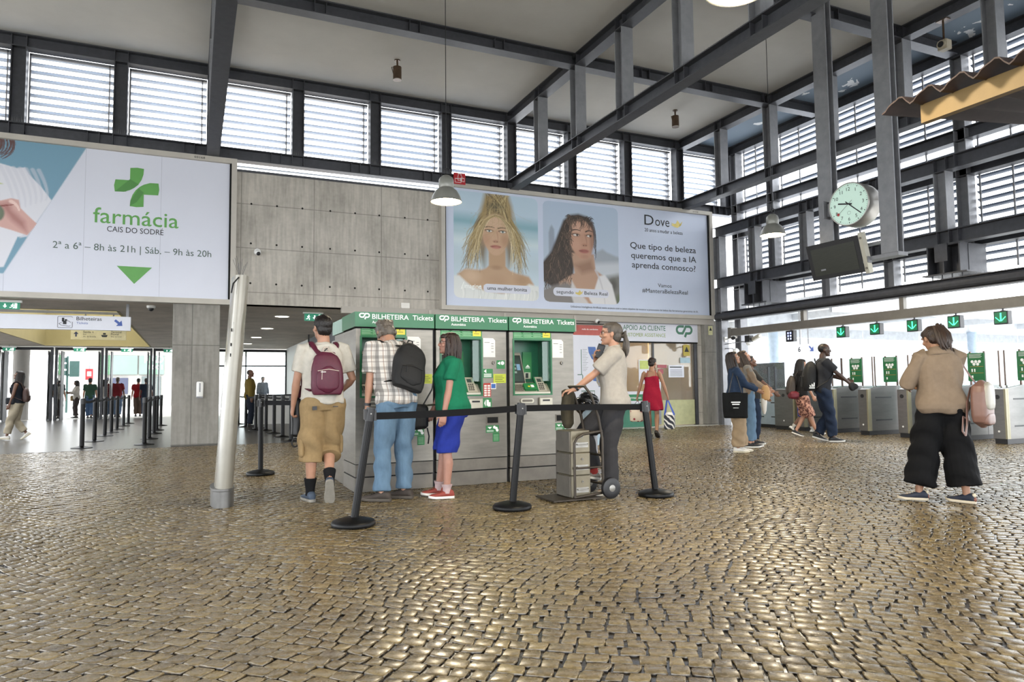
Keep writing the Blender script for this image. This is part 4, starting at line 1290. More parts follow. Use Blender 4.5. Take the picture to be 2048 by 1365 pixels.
mb.m(mat('map_stone', '#8d877a', 0.5)).flat([(9.42, 1.92), (9.6, 1.96), (9.66, 1.86), (9.68, 1.72), (9.52, 1.75)], QO, X1, Z1, N_, 0.0045).flat([(9.54, 1.34), (9.60, 1.36), (9.62, 1.2), (9.78, 1.16), (9.79, 1.09), (9.63, 1.09), (9.56, 1.2)], QO, X1, Z1, N_, 0.0045)
mb.build('lettering', t, world=True)
# ---------------------------------------------------------------- ticket machines
M_ss = mat('brushed_stainless', '#7d7971', 0.36, 0.6, 0.16, 3, 0.03, 90, stretch=(1, 1, 6))
M_ss2 = mat('worn_stainless_plinth', '#726d65', 0.5, 0.45, 0.2, 4, 0.05, 60)
M_canopy = mat('machine_canopy_green', '#18683f', 0.35, 0, 0.04, 3)
M_ink = mat('machine_label_green', '#2c7a45', 0.45, 0, 0.04, 6)
M_recess = mat('recess_dark_green', '#0f5a3d', 0.3, 0, 0.15, 5)
M_keys = mat('console_pale_metal', '#b9b5a6', 0.4, 0.4, 0.06, 8)
M_scr = mat('touch_screen', '#3c4642', 0.15, 0, 0.25, 5, emit=0.05)
M_yell = mat('sticker_yellow', '#d8c93e', 0.5, 0, 0.05)
M_lime = mat('sticker_lime', '#b9c53a', 0.5, 0, 0.05)
M_paper = mat('notice_paper', '#e2e0da', 0.6, 0, 0.03)

def machine(x0, y0, label, w=0.86, variant=0, group='ticket machines in the row'):
    t = thing('ticket_machine', label, 'ticket machine', (x0 + w / 2, y0, 0), 0, group)
    Q = V(x0, y0, 0)
    def L(mb, name, p=None, sm=False):
        return mb.build(name, p or t, sm, world=True)
    d = 0.66
    rx0, rx1, rz0, rz1, rd = 0.055, 0.55, 1.02, 1.665, 0.34
    mb = MB().m(M_ss)
    A = lambda a, b: mb.box(Q + V(*a), Q + V(*b))
    A((0, 0, 0.30), (rx0, d, 1.76)); A((rx1, 0, 0.30), (w, d, 1.76)); A((rx0, 0, 0.30), (rx1, d, rz0)); A((rx0, 0, rz1), (rx1, d, 1.76)); A((rx0, rd, rz0), (rx1, d, rz1))
    L(mb, 'body')
    mb = MB().m(M_ss2).box(Q + V(0.0, 0.004, 0.165), Q + V(w, d - 0.01, 0.29)).box(Q + V(0.0, 0.014, 0.0), Q + V(w, d - 0.01, 0.15)).m(M_darkgap).box(Q + V(0.01, 0.02, 0.0), Q + V(w - 0.01, d - 0.02, 0.3))
    L(mb, 'plinth')
    # canopy, sloping out at the sides
    mb = MB().m(M_canopy)
    mb.box(Q + V(-0.02, -0.045, 1.765), Q + V(w + 0.005, d + 0.01, 1.925))
    mb.m(M_darkgap).box(Q + V(0, -0.02, 1.75), Q + V(w, d, 1.766))
    cn = L(mb, 'canopy')
    mb = MB().m(M_wtext)
    yq = y0 - 0.045
    cp_logo(mb, V(x0 + 0.025, yq, 1.842), X1, Z1, N_, 0.115, 0.003)
    mb.text('BILHETEIRA', V(x0 + 0.165, yq, 1.852), X1, Z1, N_, 0.075, 0.003, width=0.405, weight=0.008).text('Tickets', V(x0 + 0.615, yq, 1.852), X1, Z1, N_, 0.075, 0.003, width=0.235, weight=0.008).text('Automática', V(x0 + 0.165, yq, 1.803), X1, Z1, N_, 0.04, 0.003, width=0.175, weight=0.008)
    L(mb, 'lettering', cn)
    # instruction band
    mb = MB().m(M_ink).box(Q + V(0.05, -0.004, 1.672), Q + V(0.555, 0.001, 1.762)).m(mat('pale_green_print', '#9fc9a4', 0.5))
    for c in range(3):
        mb.box(Q + V(0.062 + 0.13 * c, -0.005, 1.745), Q + V(0.15 + 0.13 * c, -0.004, 1.750))
        for r in range(4):
            mb.box(Q + V(0.062 + 0.13 * c, -0.005, 1.688 + 0.013 * r), Q + V(0.178 + 0.13 * c - 0.02 * (r % 2), -0.004, 1.692 + 0.013 * r))
        mb.box(Q + V(0.185 + 0.13 * c, -0.005, 1.68), Q + V(0.187 + 0.13 * c, -0.004, 1.75))
    mb.m(M_yell).box(Q + V(0.44, -0.006, 1.69), Q + V(0.54, -0.003, 1.752)).m(M_ktext).box(Q + V(0.455, -0.007, 1.715), Q + V(0.52, -0.005, 1.72)).box(Q + V(0.475, -0.007, 1.735), Q + V(0.482, -0.005, 1.75))
    L(mb, 'instruction_band')
    # recess
    mb = MB().m(M_recess)
    mb.box(Q + V(rx0, rd - 0.012, rz0), Q + V(rx1, rd, rz1)).box(Q + V(rx0, 0, rz0), Q + V(rx0 + 0.012, rd, rz1)).box(Q + V(rx1 - 0.012, 0, rz0), Q + V(rx1, rd, rz1)).box(Q + V(rx0, 0, rz1 - 0.012), Q + V(rx1, rd, rz1))
    mb.m(M_canopy)
    frame_box_at(mb, x0 + rx0 - 0.012, x0 + rx1 + 0.012, rz0 - 0.018, rz1 + 0.006, y0 + 0.02, y0 - 0.008, 0.018)
    L(mb, 'recess')
    # sloping console with screen
    mb = MB().m(M_keys)
    prof = [(0.0, rz0), (0.0, rz0 + 0.02), (0.10, rz0 + 0.12), (0.26, rz0 + 0.50), (0.33, rz0 + 0.50), (0.33, rz0)]
    mb.prism([(p[0], p[1]) for p in prof], V(x0, y0, 0), Y1, Z1, X1, rx0 + 0.013, 0.26)
    mb.prism([(0.0, rz0), (0.0, rz0 + 0.02), (0.10, rz0 + 0.12), (0.33, rz0 + 0.14), (0.33, rz0)], V(x0, y0, 0), Y1, Z1, X1, 0.26, rx1 - 0.013)
    cs = L(mb, 'console')
    u = V(0, 0.16, 0.38).normalized(); n = V(0, -0.38, 0.16).normalized()
    S0 = V(x0, y0 + 0.10, rz0 + 0.13)
    mb = MB().m(M_black).prism([(rx0 + 0.02, 0.0), (0.245, 0.0), (0.245, 0.36), (rx0 + 0.02, 0.36)], S0, X1, u, n, -0.005, 0.012)
    sc = L(mb, 'screen', t)
    mb = MB().m(M_scr).prism([(rx0 + 0.032, 0.012), (0.234, 0.012), (0.234, 0.345), (rx0 + 0.032, 0.345)], S0, X1, u, n, 0.008, 0.0135)
    mb.m(mat('screen_tile_pale', '#7f8f86', 0.3, emit=0.1))
    for r in range(3):
        mb.prism([(0.10, 0.12 + 0.05 * r), (0.16, 0.12 + 0.05 * r), (0.16, 0.145 + 0.05 * r), (0.10, 0.145 + 0.05 * r)], S0, X1, u, n, 0.0135, 0.0145)
    mb.m(mat('screen_tile_blue', '#6f8fa8', 0.3, emit=0.1)).prism([(0.17, 0.16), (0.215, 0.16), (0.215, 0.24), (0.17, 0.24)], S0, X1, u, n, 0.0135, 0.0145)
    L(mb, 'display', sc)
    u2 = V(0, 0.1, 0.1).normalized(); n2 = V(0, -0.1, 0.1).normalized(); S1 = V(x0, y0, rz0 + 0.02)
    mb = MB().m(M_ss)
    for r in range(5):
        for c in range(6):
            a = 0.078 + 0.02 * c + 0.005 * (r % 2); b = 0.02 + 0.022 * r
            mb.prism([(a, b), (a + 0.013, b), (a + 0.013, b + 0.013), (a, b + 0.013)], S1, X1, u2, n2, 0, 0.006)
    L(mb, 'keypad')
    mb = MB().m(M_ink).prism(rrect(0.20, 0.015, 0.36, 0.12, 0.015), S1, X1, u2, n2, 0, 0.03)
    rd_ = L(mb, 'card_reader')
    mb = MB().m(M_yell).prism([(0.25, 0.055), (0.28, 0.055), (0.28, 0.075), (0.25, 0.075)], S1, X1, u2, n2, 0.03, 0.032).m(M_wtext).prism([(0.29, 0.05), (0.33, 0.05), (0.33, 0.09), (0.29, 0.09)], S1, X1, u2, n2, 0.03, 0.032)
    L(mb, 'reader_symbol', rd_)
    mb = MB().m(M_canopy).prism([(0.365, -0.005), (0.385, -0.005), (0.372, 0.19), (0.352, 0.19)], S1 + V(0, 0.03, 0), X1, V(0, 0.5, 0.86).normalized(), V(0, -0.86, 0.5).normalized(), 0, 0.03)
    mb.m(M_keys).prism([(0.385, -0.005), (0.50, -0.005), (0.47, 0.19), (0.372, 0.19)], S1 + V(0, 0.03, 0), X1, V(0, 0.5, 0.86).normalized(), V(0, -0.86, 0.5).normalized(), 0, 0.03)
    tm = L(mb, 'card_terminal')
    mb = MB().m(M_scr)
    uu, nn = V(0, 0.5, 0.86).normalized(), V(0, -0.86, 0.5).normalized()
    mb.prism([(0.395, 0.12), (0.45, 0.12), (0.445, 0.165), (0.392, 0.165)], S1 + V(0, 0.03, 0), X1, uu, nn, 0.03, 0.032).m(M_black)
    for r in range(4):
        for c in range(3):
            mb.prism([(0.40 + 0.024 * c, 0.015 + 0.024 * r), (0.416 + 0.024 * c, 0.015 + 0.024 * r), (0.416 + 0.024 * c, 0.029 + 0.024 * r), (0.40 + 0.024 * c, 0.029 + 0.024 * r)], S1 + V(0, 0.03, 0), X1, uu, nn, 0.03, 0.033)
    L(mb, 'terminal_keys', tm)
    mb = MB().m(M_ink).box(Q + V(0.32, rd - 0.03, 1.2), Q + V(0.44, rd - 0.012, 1.53)).m(M_wtext).flat([(0.355, 1.345), (0.415, 1.345), (0.385, 1.375)], V(x0, y0 + rd - 0.03, 0), X1, Z1, N_, 0.003).box(Q + V(0.355, rd - 0.033, 1.33), Q + V(0.415, rd - 0.03, 1.338)).m(M_keys).box(Q + V(0.34, rd - 0.036, 1.2), Q + V(0.42, rd - 0.03, 1.28)).m(M_black).box(Q + V(0.352, rd - 0.038, 1.21), Q + V(0.39, rd - 0.034, 1.27))
    L(mb, 'ticket_guide')
    mb = MB().m(glass('machine_side_glass', (0.75, 0.9, 0.84), 0.96)).box(Q + V(0.45, 0.03, rz0 + 0.15), Q + V(0.535, 0.036, rz1 - 0.02))
    L(mb, 'glass_guard')
    # right hand fittings
    mb = MB().m(M_paper).prism([(0.57, 1.45), (0.72, 1.45), (0.72, 1.645), (0.695, 1.67), (0.57, 1.672)], Q, X1, Z1, N_, 0, 0.002).m(M_ktext)
    mb.box(Q + V(0.585, -0.003, 1.618), Q + V(0.65, -0.002, 1.623))
    for z in (1.605, 1.577, 1.55, 1.51):
        mb.box(Q + V(0.67, -0.003, z), Q + V(0.70, -0.002, z + 0.005))
    L(mb, 'price_notice')
    mb = MB().m(M_ss).cyl(Q + V(0.70, 0, 1.385), Q + V(0.70, -0.02, 1.385), 0.022, n=16).m(M_black).box(Q + V(0.695, -0.022, 1.37), Q + V(0.702, -0.02, 1.40))
    L(mb, 'lock', sm=True)
    mb = MB().m(M_keys).prism(rrect(0.135, 0.91, 0.31, 0.965, 0.026), Q, X1, Z1, N_, 0, 0.014).m(M_ss2).prism(rrect(0.155, 0.925, 0.29, 0.952, 0.013), Q, X1, Z1, N_, 0.014, 0.016)
    L(mb, 'note_slot')
    mb = MB().m(M_keys).box(Q + V(0.375, -0.035, 0.845), Q + V(0.55, 0, 0.975), bev=0.008).m(M_black).box(Q + V(0.415, -0.037, 0.93), Q + V(0.51, -0.033, 0.95))
    L(mb, 'ticket_slot')
    mb = MB().m(M_ss2).box(Q + V(0.60, -0.006, 0.678), Q + V(0.757, 0, 0.768)).m(M_darkgap).box(Q + V(0.612, -0.008, 0.69), Q + V(0.745, -0.005, 0.757))
    L(mb, 'coin_return')
    mb = MB().m(M_ink).box(Q + V(0.595, -0.003, 0.578), Q + V(0.757, 0, 0.662)).m(M_wtext).flat([(0.615, 0.645), (0.67, 0.645), (0.643, 0.62)], Q, X1, Z1, N_, 0.004)
    for c in ((0.70, 0.64), (0.725, 0.628), (0.735, 0.605)):
        mb.flat(arc(c[0], c[1], 0.017, 0, 345, 12), Q, X1, Z1, N_, 0.004 + 0.0002 * c[0])
    for r in range(2):
        mb.box(Q + V(0.605, -0.004, 0.59 + 0.012 * r), Q + V(0.69, -0.003, 0.594 + 0.012 * r))
    L(mb, 'coin_label')
    if variant in (1, 2):
        mb = MB().m(M_ink).box(Q + V(0.68, -0.003, 0.474), Q + V(0.762, 0, 0.575)).m(mat('pale_green_print', '#9fc9a4'))
        for r in range(5):
            mb.box(Q + V(0.69, -0.004, 0.49 + 0.015 * r), Q + V(0.75, -0.003, 0.494 + 0.015 * r))
        L(mb, 'small_label')
        mb = MB().m(M_lime).box(Q + V(0.695, -0.003, 1.15), Q + V(0.852, 0, 1.255)).m(M_ktext)
        for r in range(4):
            mb.box(Q + V(0.715, -0.004, 1.167 + 0.02 * r), Q + V(0.83 - 0.02 * (r % 2), -0.003, 1.172 + 0.02 * r))
        L(mb, 'yellow_sticker')
    if variant == 2:
        mb = MB().m(M_ink).prism(rrect(0.56, 1.21, 0.688, 1.315, 0.008), Q, X1, Z1, N_, 0, 0.002).m(M_wtext).flat([(0.605, 1.31), (0.605, 1.265), (0.575, 1.288)], Q, X1, Z1, N_, 0.003)
        for r in range(4):
            mb.box(Q + V(0.575, -0.003, 1.22 + 0.011 * r), Q + V(0.67, -0.0025, 1.225 + 0.011 * r))
        L(mb, 'arrow_label'); mb = MB()
        mb.m(M_ink).prism(rrect(0.735, 1.315, 0.842, 1.415, 0.008), Q, X1, Z1, N_, 0, 0.002).m(M_wtext).flat([(0.78, 1.40), (0.78, 1.36), (0.745, 1.38)], Q, X1, Z1, N_, 0.003).flat(arc(0.81, 1.382, 0.022, 0, 345, 10), Q, X1, Z1, N_, 0.003)
        L(mb, 'arrow_label'); mb = MB()
        mb.m(M_ink).prism(rrect(0.56, 0.80, 0.67, 0.977, 0.008), Q, X1, Z1, N_, 0, 0.002).m(M_wtext).flat([(0.575, 0.92), (0.595, 0.96), (0.595, 0.88)], Q, X1, Z1, N_, 0.003).flat([(0.605, 0.89), (0.635, 0.89), (0.635, 0.955), (0.605, 0.96)], Q, X1, Z1, N_, 0.003).flat([(0.62, 0.88), (0.655, 0.88), (0.655, 0.93), (0.62, 0.93)], Q, X1, Z1, N_, 0.0035)
        L(mb, 'arrow_label')
        mb = MB().m(mat('sticker_red', '#b03024', 0.5)).prism(rrect(0.568, 0.993, 0.662, 1.15, 0.012), Q, X1, Z1, N_, 0, 0.002).m(M_paper)
        for r in range(5):
            for c in range(2):
                mb.box(Q + V(0.578 + 0.042 * c, -0.003, 1.0 + 0.027 * r), Q + V(0.61 + 0.042 * c, -0.002, 1.019 + 0.027 * r))
        mb.m(M_paper).box(Q + V(0.66, -0.002, 1.08), Q + V(0.727, 0, 1.15)).m(mat('sticker_blue', '#2f5fa8', 0.5)).box(Q + V(0.667, -0.003, 1.09), Q + V(0.72, -0.001, 1.14))
        L(mb, 'card_logos')
    if variant == 1:
        mb = MB().m(M_ss).cyl(Q + V(0.17, 0, 0.86), Q + V(0.17, -0.02, 0.86), 0.03, n=16).m(M_black).cyl(Q + V(0.17, -0.02, 0.86), Q + V(0.17, -0.022, 0.86), 0.018, n=12)
        L(mb, 'round_lock', sm=True)
    return t

def frame_box_at(mb, x0, x1, z0, z1, yb, yf, w):
    frame_box(mb, x0, x1, z0, z1, yb, yf, w)

machine(1.60, 7.6, 'stainless ticket machine at the left end, in front of the man in a plaid shirt', variant=1)
machine(2.50, 7.6, 'stainless ticket machine in the middle with red card logos behind the woman in green', variant=2)
machine(3.40, 7.6, 'stainless ticket machine at the right end, its screen in full view', variant=0)
t = thing('ticket_machine', 'ticket machine standing back to back behind the left one, only its side showing', 'ticket machine', (2.03, 8.31, 0), 0, 'ticket machines in the row')
mb = MB().m(M_ss).box((1.62, 8.31, 0.0), (2.46, 8.93, 1.76)); mb.build('body', t, world=True)
mb = MB().m(mat('canopy_grey_green', '#88a497', 0.4)).box((1.60, 8.31, 1.765), (2.48, 8.98, 1.925)); mb.build('canopy', t, world=True)
t = thing('filler_post', 'pair of black filler strips between the ticket machines', 'filler strips', (2.9, 7.7, 0))
for x in (2.463, 3.363):
    mb = MB().m(M_black).box((x, 7.66, 0), (x + 0.034, 8.2, 1.9)); mb.build('strip', t, world=True)

# ---------------------------------------------------------------- barrier posts
M_post = mat('barrier_black', '#0b0b0c', 0.45, 0.0, 0.15, 12, 0.05, 40, spec=.25)
M_belt = mat('belt_webbing', '#0c0c0e', 0.8, 0, 0.12, 60, spec=.2)
M_chip = mat('worn_metal_edge', '#8f8d88', 0.4, 0.6, 0.2, 10)
def barrier(base, top, label, group, fancy=True, sq=False):
    b = V(base[0], base[1], 0); tp = V(*top)
    t = thing('barrier_post', label, 'barrier post', b, 0, group)
    mb = MB().m(M_post)
    if sq:
        mb.lathe([(0.19, 0.0), (0.19, 0.014), (0.07, 0.035), (0.035, 0.05), (0.0, 0.05)], n=24)
    else:
        mb.lathe([(0.172, 0.0), (0.178, 0.008), (0.176, 0.03), (0.165, 0.042), (0.09, 0.062), (0.045, 0.068), (0.0, 0.07)], n=40)
    mb.build('base', t, True)
    ax = (tp - b); L = ax.length; ax = ax.normalized()
    mb = MB().m(M_post)
    mb.cyl(ax * 0.045, ax * (L - 0.10), 0.043 if sq else 0.032, n=24)
    if fancy:
        x = ax.cross(V(0, 1, 0)).normalized()
        for s in (-1, 1):
            o = x * 0.012 * s + V(0, -0.029, 0)
            mb.box((-0.003, -0.004, 0), (0.003, 0.004, 1)) if False else mb.tube([ax * 0.08 + o, ax * (L - 0.12) + o], 0.004, 6)
    mb.build('pole', t, True)
    mb = MB().m(M_black).cyl(ax * (L - 0.11), ax * (L - 0.005), 0.048 if sq else 0.037, n=24).cyl(ax * (L - 0.005), ax * L, 0.034, n=24)
    x = ax.cross(V(0, 1, 0)).normalized()
    if fancy:
        for s in (-1, 1):
            c = ax * (L - 0.06) + x * s * 0.04
            mb.box((-0.01, -0.02, -0.042), (0.01, 0.02, 0.042), o=c)
        mb.m(M_chip).cyl(ax * (L - 0.05) + V(0, -0.034, 0), ax * (L - 0.05) + V(0, -0.039, 0), 0.006, n=8)
    mb.build('cap', t, True)
    return t
def belt(t, p0, p1, h=0.055, sag=0.0, n=12):
    p0 = Vector(p0); p1 = Vector(p1)
    mb = MB().m(M_belt)
    d = (p1 - p0); d.z = 0; nrm = V(-d.y, d.x, 0).normalized() * 0.0025
    rings = []
    for i in range(n + 1):
        k = i / n; p = p0.lerp(p1, k) - Z1 * (4 * sag * k * (1 - k))
        rings.append([p + nrm + Z1 * h / 2, p - nrm + Z1 * h / 2, p - nrm - Z1 * h / 2, p + nrm - Z1 * h / 2])
    mb.loft(rings)
    mb.build('belt', t, world=True)
G1 = 'belt barrier posts in front of the ticket machines'
b1 = barrier((1.21, 5.82), (1.345, 5.79, 0.945), 'nearest leaning black barrier post in front of the ticket machines', G1)
b2 = barrier((2.67, 5.94), (2.755, 5.90, 0.955), 'middle black barrier post in front of the middle ticket machine', G1)
b3 = barrier((4.26, 5.96), (4.185, 6.02, 0.945), 'black barrier post right of the woman with the hand truck, leaning left', G1)
b4 = barrier((0.84, 9.83), (0.835, 9.83, 0.985), 'upright black barrier post between the white totem and the man with the maroon backpack', G1)
belt(b1, (1.385, 5.79, 0.875), (2.72, 5.90, 0.905), 0.058, 0.008)
belt(b2, (2.795, 5.90, 0.905), (4.15, 6.02, 0.885), 0.058, -0.004)
belt(b4, (0.875, 9.83, 0.93), (1.61, 8.7, 0.93), 0.06, 0.0)
ordw = ['nearest', 'second', 'third', 'fourth', 'fifth', 'sixth', 'farthest']
def row(x, ys, where, group, xs=None):
    pts = [((xs[i] if xs else x), y) for i, y in enumerate(ys)]
    for i, (px_, py_) in enumerate(pts):
        nm = 'farthest' if i == len(pts) - 1 else ordw[i]
        b = barrier((px_, py_), (px_, py_, 0.97), '%s black barrier post %s' % (nm, where), group, False, True)
        if i + 1 < len(pts):
            q = pts[i + 1]
            belt(b, (px_, py_ + 0.035, 0.915), (q[0], q[1] - 0.035, 0.915), 0.05, 0.03)
    return pts
row(-1.93, [16.19, 18.17, 20.25, 21.82, 23.4, 25.6, 27.5], 'in the left queue line before the glass doors', 'left queue line posts')
row(-0.86, [16.48, 18.37, 20.6, 22.3, 25.16], 'in the queue line next to the concrete pillar', 'pillar queue line posts')
row(1.92, [15.75, 17.27, 18.76, 20.2, 21.6], 'in the passage behind the man with the maroon backpack', 'passage queue line posts', [1.95, 1.95, 1.91, 1.85, 1.8])
row(1.2, [20.6, 22.6, 24.6], 'in the dim passage beside the man in the mustard jacket', 'far passage queue line posts', [1.62, 1.5, 1.4])

# ---------------------------------------------------------------- white leaning totem
t = thing('information_totem', 'white leaning totem column seen edge on beside the concrete pillar', 'totem', (0.29, 7.52, 0))
M_tot = mat('totem_white_enamel', '#868277', 0.22, 0.15, 0.1, 2.5, 0.02, 8)
mb = MB().m(mat('totem_foot_steel', '#6d6c6a', 0.35, 0.6, 0.2, 6))
oval = lambda cx, cy, a, b, z, n=28, sq=2.6: [V(cx + a * math.copysign(abs(math.cos(2 * PI * i / n)) ** (2 / sq), math.cos(2 * PI * i / n)), cy + b * math.copysign(abs(math.sin(2 * PI * i / n)) ** (2 / sq), math.sin(2 * PI * i / n)), z) for i in range(n)]
mb.loft([oval(0, 0, .105, .30, 0), oval(0, 0, .105, .30, .15), oval(0, 0, .11, .305, .155), oval(0, 0, .11, .305, .175)])
mb.build('foot', t, 40)
mb = MB().m(M_tot)
rings = []
for k in range(9):
    z = 0.15 + (2.21 - 0.15) * k / 8
    c = 0.012 + 0.125 * (z - .15) / 2.06
    wd = 0.085 - 0.008 * k / 8
    rings.append(oval(c, 0, wd, 0.28, z))
mb.loft(rings)
mb.build('column', t, 40)
mb = MB().m(M_darkgap)
for s in range(7):
    pass
mb.tube([V(0.045, -0.27, 2.03), V(0.06, -0.275, 2.12), V(0.11, -0.283, 2.185)], [0.006, 0.007, 0.006], 6)
for k, z in enumerate((1.42, 1.47, 1.52, 1.60, 1.66, 1.72)):
    mb.box((0.01 + 0.02 * (k % 2) + 0.05 * (z - .15) / 2, -0.262, z), (0.02 + 0.02 * (k % 2) + 0.05 * (z - .15) / 2, -0.255, z + 0.03))
mb.build('worn_lettering', t)
mb = MB().m(M_steel)
for k in range(9):
    a = -0.5 + k / 8.0
    mb.tube([V(0.137 + 0.03 * a, -0.2 + 0.05 * k, 2.2), V(0.137 + 0.16 * a, -0.2 + 0.05 * k + 0.06 * a, 2.36 + 0.03 * (k % 3))], 0.0017, 5)
mb.build('bird_spikes', t)

# ---------------------------------------------------------------- pendant lamps
M_lampg = mat('lamp_grey_enamel', '#85857f', 0.35, 0.3, 0.08, 6)
M_lampin = mat('lamp_reflector', '#f3efdf', 0.3, 0.1, 0.02, emit=0.5)
M_bulb = mat('lamp_bulb_glow', '#fff3d8', 0.3, 0, 0, emit=14)
def pendant(x, y, z, label, hooks=True, power=40):
    t = thing('pendant_lamp', label, 'lamp', (x, y, z), 0, 'grey pendant lamps')
    mb = MB().m(M_lampg)
    mb.lathe([(0.235, 0.0), (0.23, 0.03), (0.205, 0.10), (0.165, 0.165), (0.115, 0.205), (0.11, 0.21), (0.115, 0.22), (0.113, 0.33), (0.095, 0.37), (0.05, 0.405), (0.0, 0.41)], n=40, cap=False)
    mb.m(M_black).lathe([(0.237, -0.004), (0.237, 0.008)], n=40, cap=False)
    mb.build('shade', t, True)
    mb = MB().m(M_lampin).lathe([(0.228, 0.004), (0.2, 0.09), (0.16, 0.155), (0.1, 0.19), (0.0, 0.19)], n=40, cap=False)
    mb.build('reflector', t, True)
    mb = MB().m(M_bulb).ell((0, 0, 0.07), (0.10, 0.10, 0.06), 20, 10)
    mb.build('bulb', t, True)
    mb = MB().m(M_black).tube([(0, 0, 0.40), (0, 0, 7.93 - z)], 0.006, 6)
    mb.tube([(0.02 + 0.045 * math.cos(a / 10 * 2 * PI), 0, 0.475 + 0.045 * math.sin(a / 10 * 2 * PI)) for a in range(11)], 0.008, 6)
    mb.cyl((0, 0, 7.90 - z), (0, 0, 7.93 - z), 0.04, n=12)
    mb.build('cable', t)
    ld = bpy.data.lights.new('lamp_light', 'AREA'); ld.shape = 'DISK'; ld.size = 0.36; ld.energy = power; ld.color = (1.0, 0.86, 0.62)
    lo = bpy.data.objects.new('lamp_light', ld); C.objects.link(lo); lo.parent = t; lo.location = (0, 0, -0.02)
    return t
pendant(3.46, 10.0, 3.90, 'grey bell pendant lamp hanging before the portrait billboard end')
pendant(10.0, 10.06, 3.92, 'grey bell pendant lamp hanging left of the round clock')
pendant(3.57, 3.85, 3.97, 'grey bell pendant lamp glowing at the top edge, nearest to the viewer')

# ---------------------------------------------------------------- clock frame, clock, screen
FX = 10.0
t = thing('hanging_frame', 'two grey steel posts hanging from the roof carrying the clock and screen', 'frame', (FX + 0.13, 8.2, 3.16))
for y in (8.84, 7.645):
    mb = MB().m(M_steel2)
    ibeam(mb, (FX + 0.09, y, 3.16), (FX + 0.09, y, 7.92), X1, 0.15, 0.29, 0.02, 0.014)
    mb.build('post', t, world=True)
mb = MB().m(M_steel2).box((FX + 0.03, 7.5, 3.1), (FX + 0.25, 8.98, 3.16)).box((FX + 0.1, 7.8, 3.36), (FX + 0.2, 8.7, 3.40))
mb.build('cross_bar', t, world=True)
cy_, cz_, cr = 8.27, 4.08, 0.365
t = thing('station_clock', 'round lit station clock with white face fixed between the hanging posts', 'clock', (FX - 0.1, cy_, cz_))
t.rotation_euler = (0, 0, math.radians(8)); t.matrix_basis = Matrix.Translation(t.location) @ Matrix.Rotation(math.radians(8), 4, 'Z')
mb = MB().m(mat('clock_case_steel', '#b3b0ab', 0.3, 0.7, 0.08, 4))
mb.lathe([(0.0, 0.36), (cr - 0.02, 0.36), (cr, 0.34), (cr, 0.01), (cr - 0.008, 0.0), (cr - 0.022, 0.0), (cr - 0.024, 0.014), (0.0, 0.014)], n=56, axis='X')
mb.build('case', t, 40)
M_face = mat('clock_face_glow', '#b9d3c6', 0.3, 0, 0.0, emit=0.12)
mb = MB().m(M_face).lathe([(0.0, 0.012), (cr - 0.024, 0.012)], n=56, axis='X', cap=False)
mb.build('face', t)
RX, UZ, NX = V(0, -1, 0), Z1, V(-1, 0, 0)
CO = V(0.010, 0, 0)
mb = MB().m(M_ktext)
for k in range(60):
    a = math.radians(90 - 6 * k); r0 = cr * (0.83 if k % 5 == 0 else 0.865); w_ = 0.006 if k % 5 == 0 else 0.0025
    r1 = cr * 0.895
    ribbon(mb, [(r0 * math.cos(a), r0 * math.sin(a)), (r1 * math.cos(a), r1 * math.sin(a))], w_ * 2, CO, RX, UZ, NX, 0.002)
for h in range(1, 13):
    a = math.radians(90 - 30 * h); r = cr * 0.69
    mb.text(str(h), CO + RX * (r * math.cos(a)) + UZ * (r * math.sin(a) - 0.028), RX, UZ, NX, 0.083, 0.002, align='CENTER')
ribbon(mb, arc(0, -0.15, 0.03, 0, 350, 12), 0.003, CO, RX, UZ, NX, 0.002)
mb.build('dial_marks', t)
mb = MB().m(M_black)
a = math.radians(90 - 281); ribbon(mb, [(-0.06 * math.cos(a), -0.06 * math.sin(a)), (0.19 * math.cos(a), 0.19 * math.sin(a))], 0.024, CO, RX, UZ, NX, 0.008)
mb.build('hour_hand', t)
mb = MB().m(M_black)
a = math.radians(90 - 132); ribbon(mb, [(-0.07 * math.cos(a), -0.07 * math.sin(a)), (0.29 * math.cos(a), 0.29 * math.sin(a))], 0.017, CO, RX, UZ, NX, 0.011)
mb.build('minute_hand', t)
mb = MB().m(M_black)
a = math.radians(90 - 231); ribbon(mb, [(-0.08 * math.cos(a), -0.08 * math.sin(a)), (0.22 * math.cos(a), 0.22 * math.sin(a))], 0.006, CO, RX, UZ, NX, 0.014)
mb.m(mat('second_hand_red', '#a32a2a', 0.4)).flat(arc(0.235 * math.cos(a), 0.235 * math.sin(a), 0.025, 0, 345, 14), CO, RX, UZ, NX, 0.015)
mb.build('second_hand', t)
mb = MB().m(M_steel2).box((0.10, 0.33, -0.11), (0.26, 0.46, 0.11)).box((0.0, 0.45, -0.15), (0.24, 0.47, 0.15))
mb.build('bracket', t)
t = thing('departure_screen', 'black flat information screen tilted down below the round clock', 'screen', (FX - 0.05, 8.62, 3.2))
th = math.radians(14)
uS = V(math.sin(th) * -1, 0, math.cos(th)); nS = V(-math.cos(th), 0, -math.sin(th))
SO = V(FX - 0.05, 8.62, 3.22)
mb = MB().m(M_black).prism([(-0.55, -0.31), (0.53, -0.31), (0.53, 0.31), (-0.55, 0.31)], SO, RX, uS, nS, -0.07, 0.0)
mb.build('case', t, world=True)
mb = MB().m(mat('screen_panel', '#2b2d24', 0.3, 0, 0.2, 6, stretch=(1, 1, 14))).prism([(-0.47, -0.24), (0.43, -0.24), (0.43, 0.23), (-0.47, 0.23)], SO, RX, uS, nS, 0.0, 0.003)
mb.build('display', t, world=True)
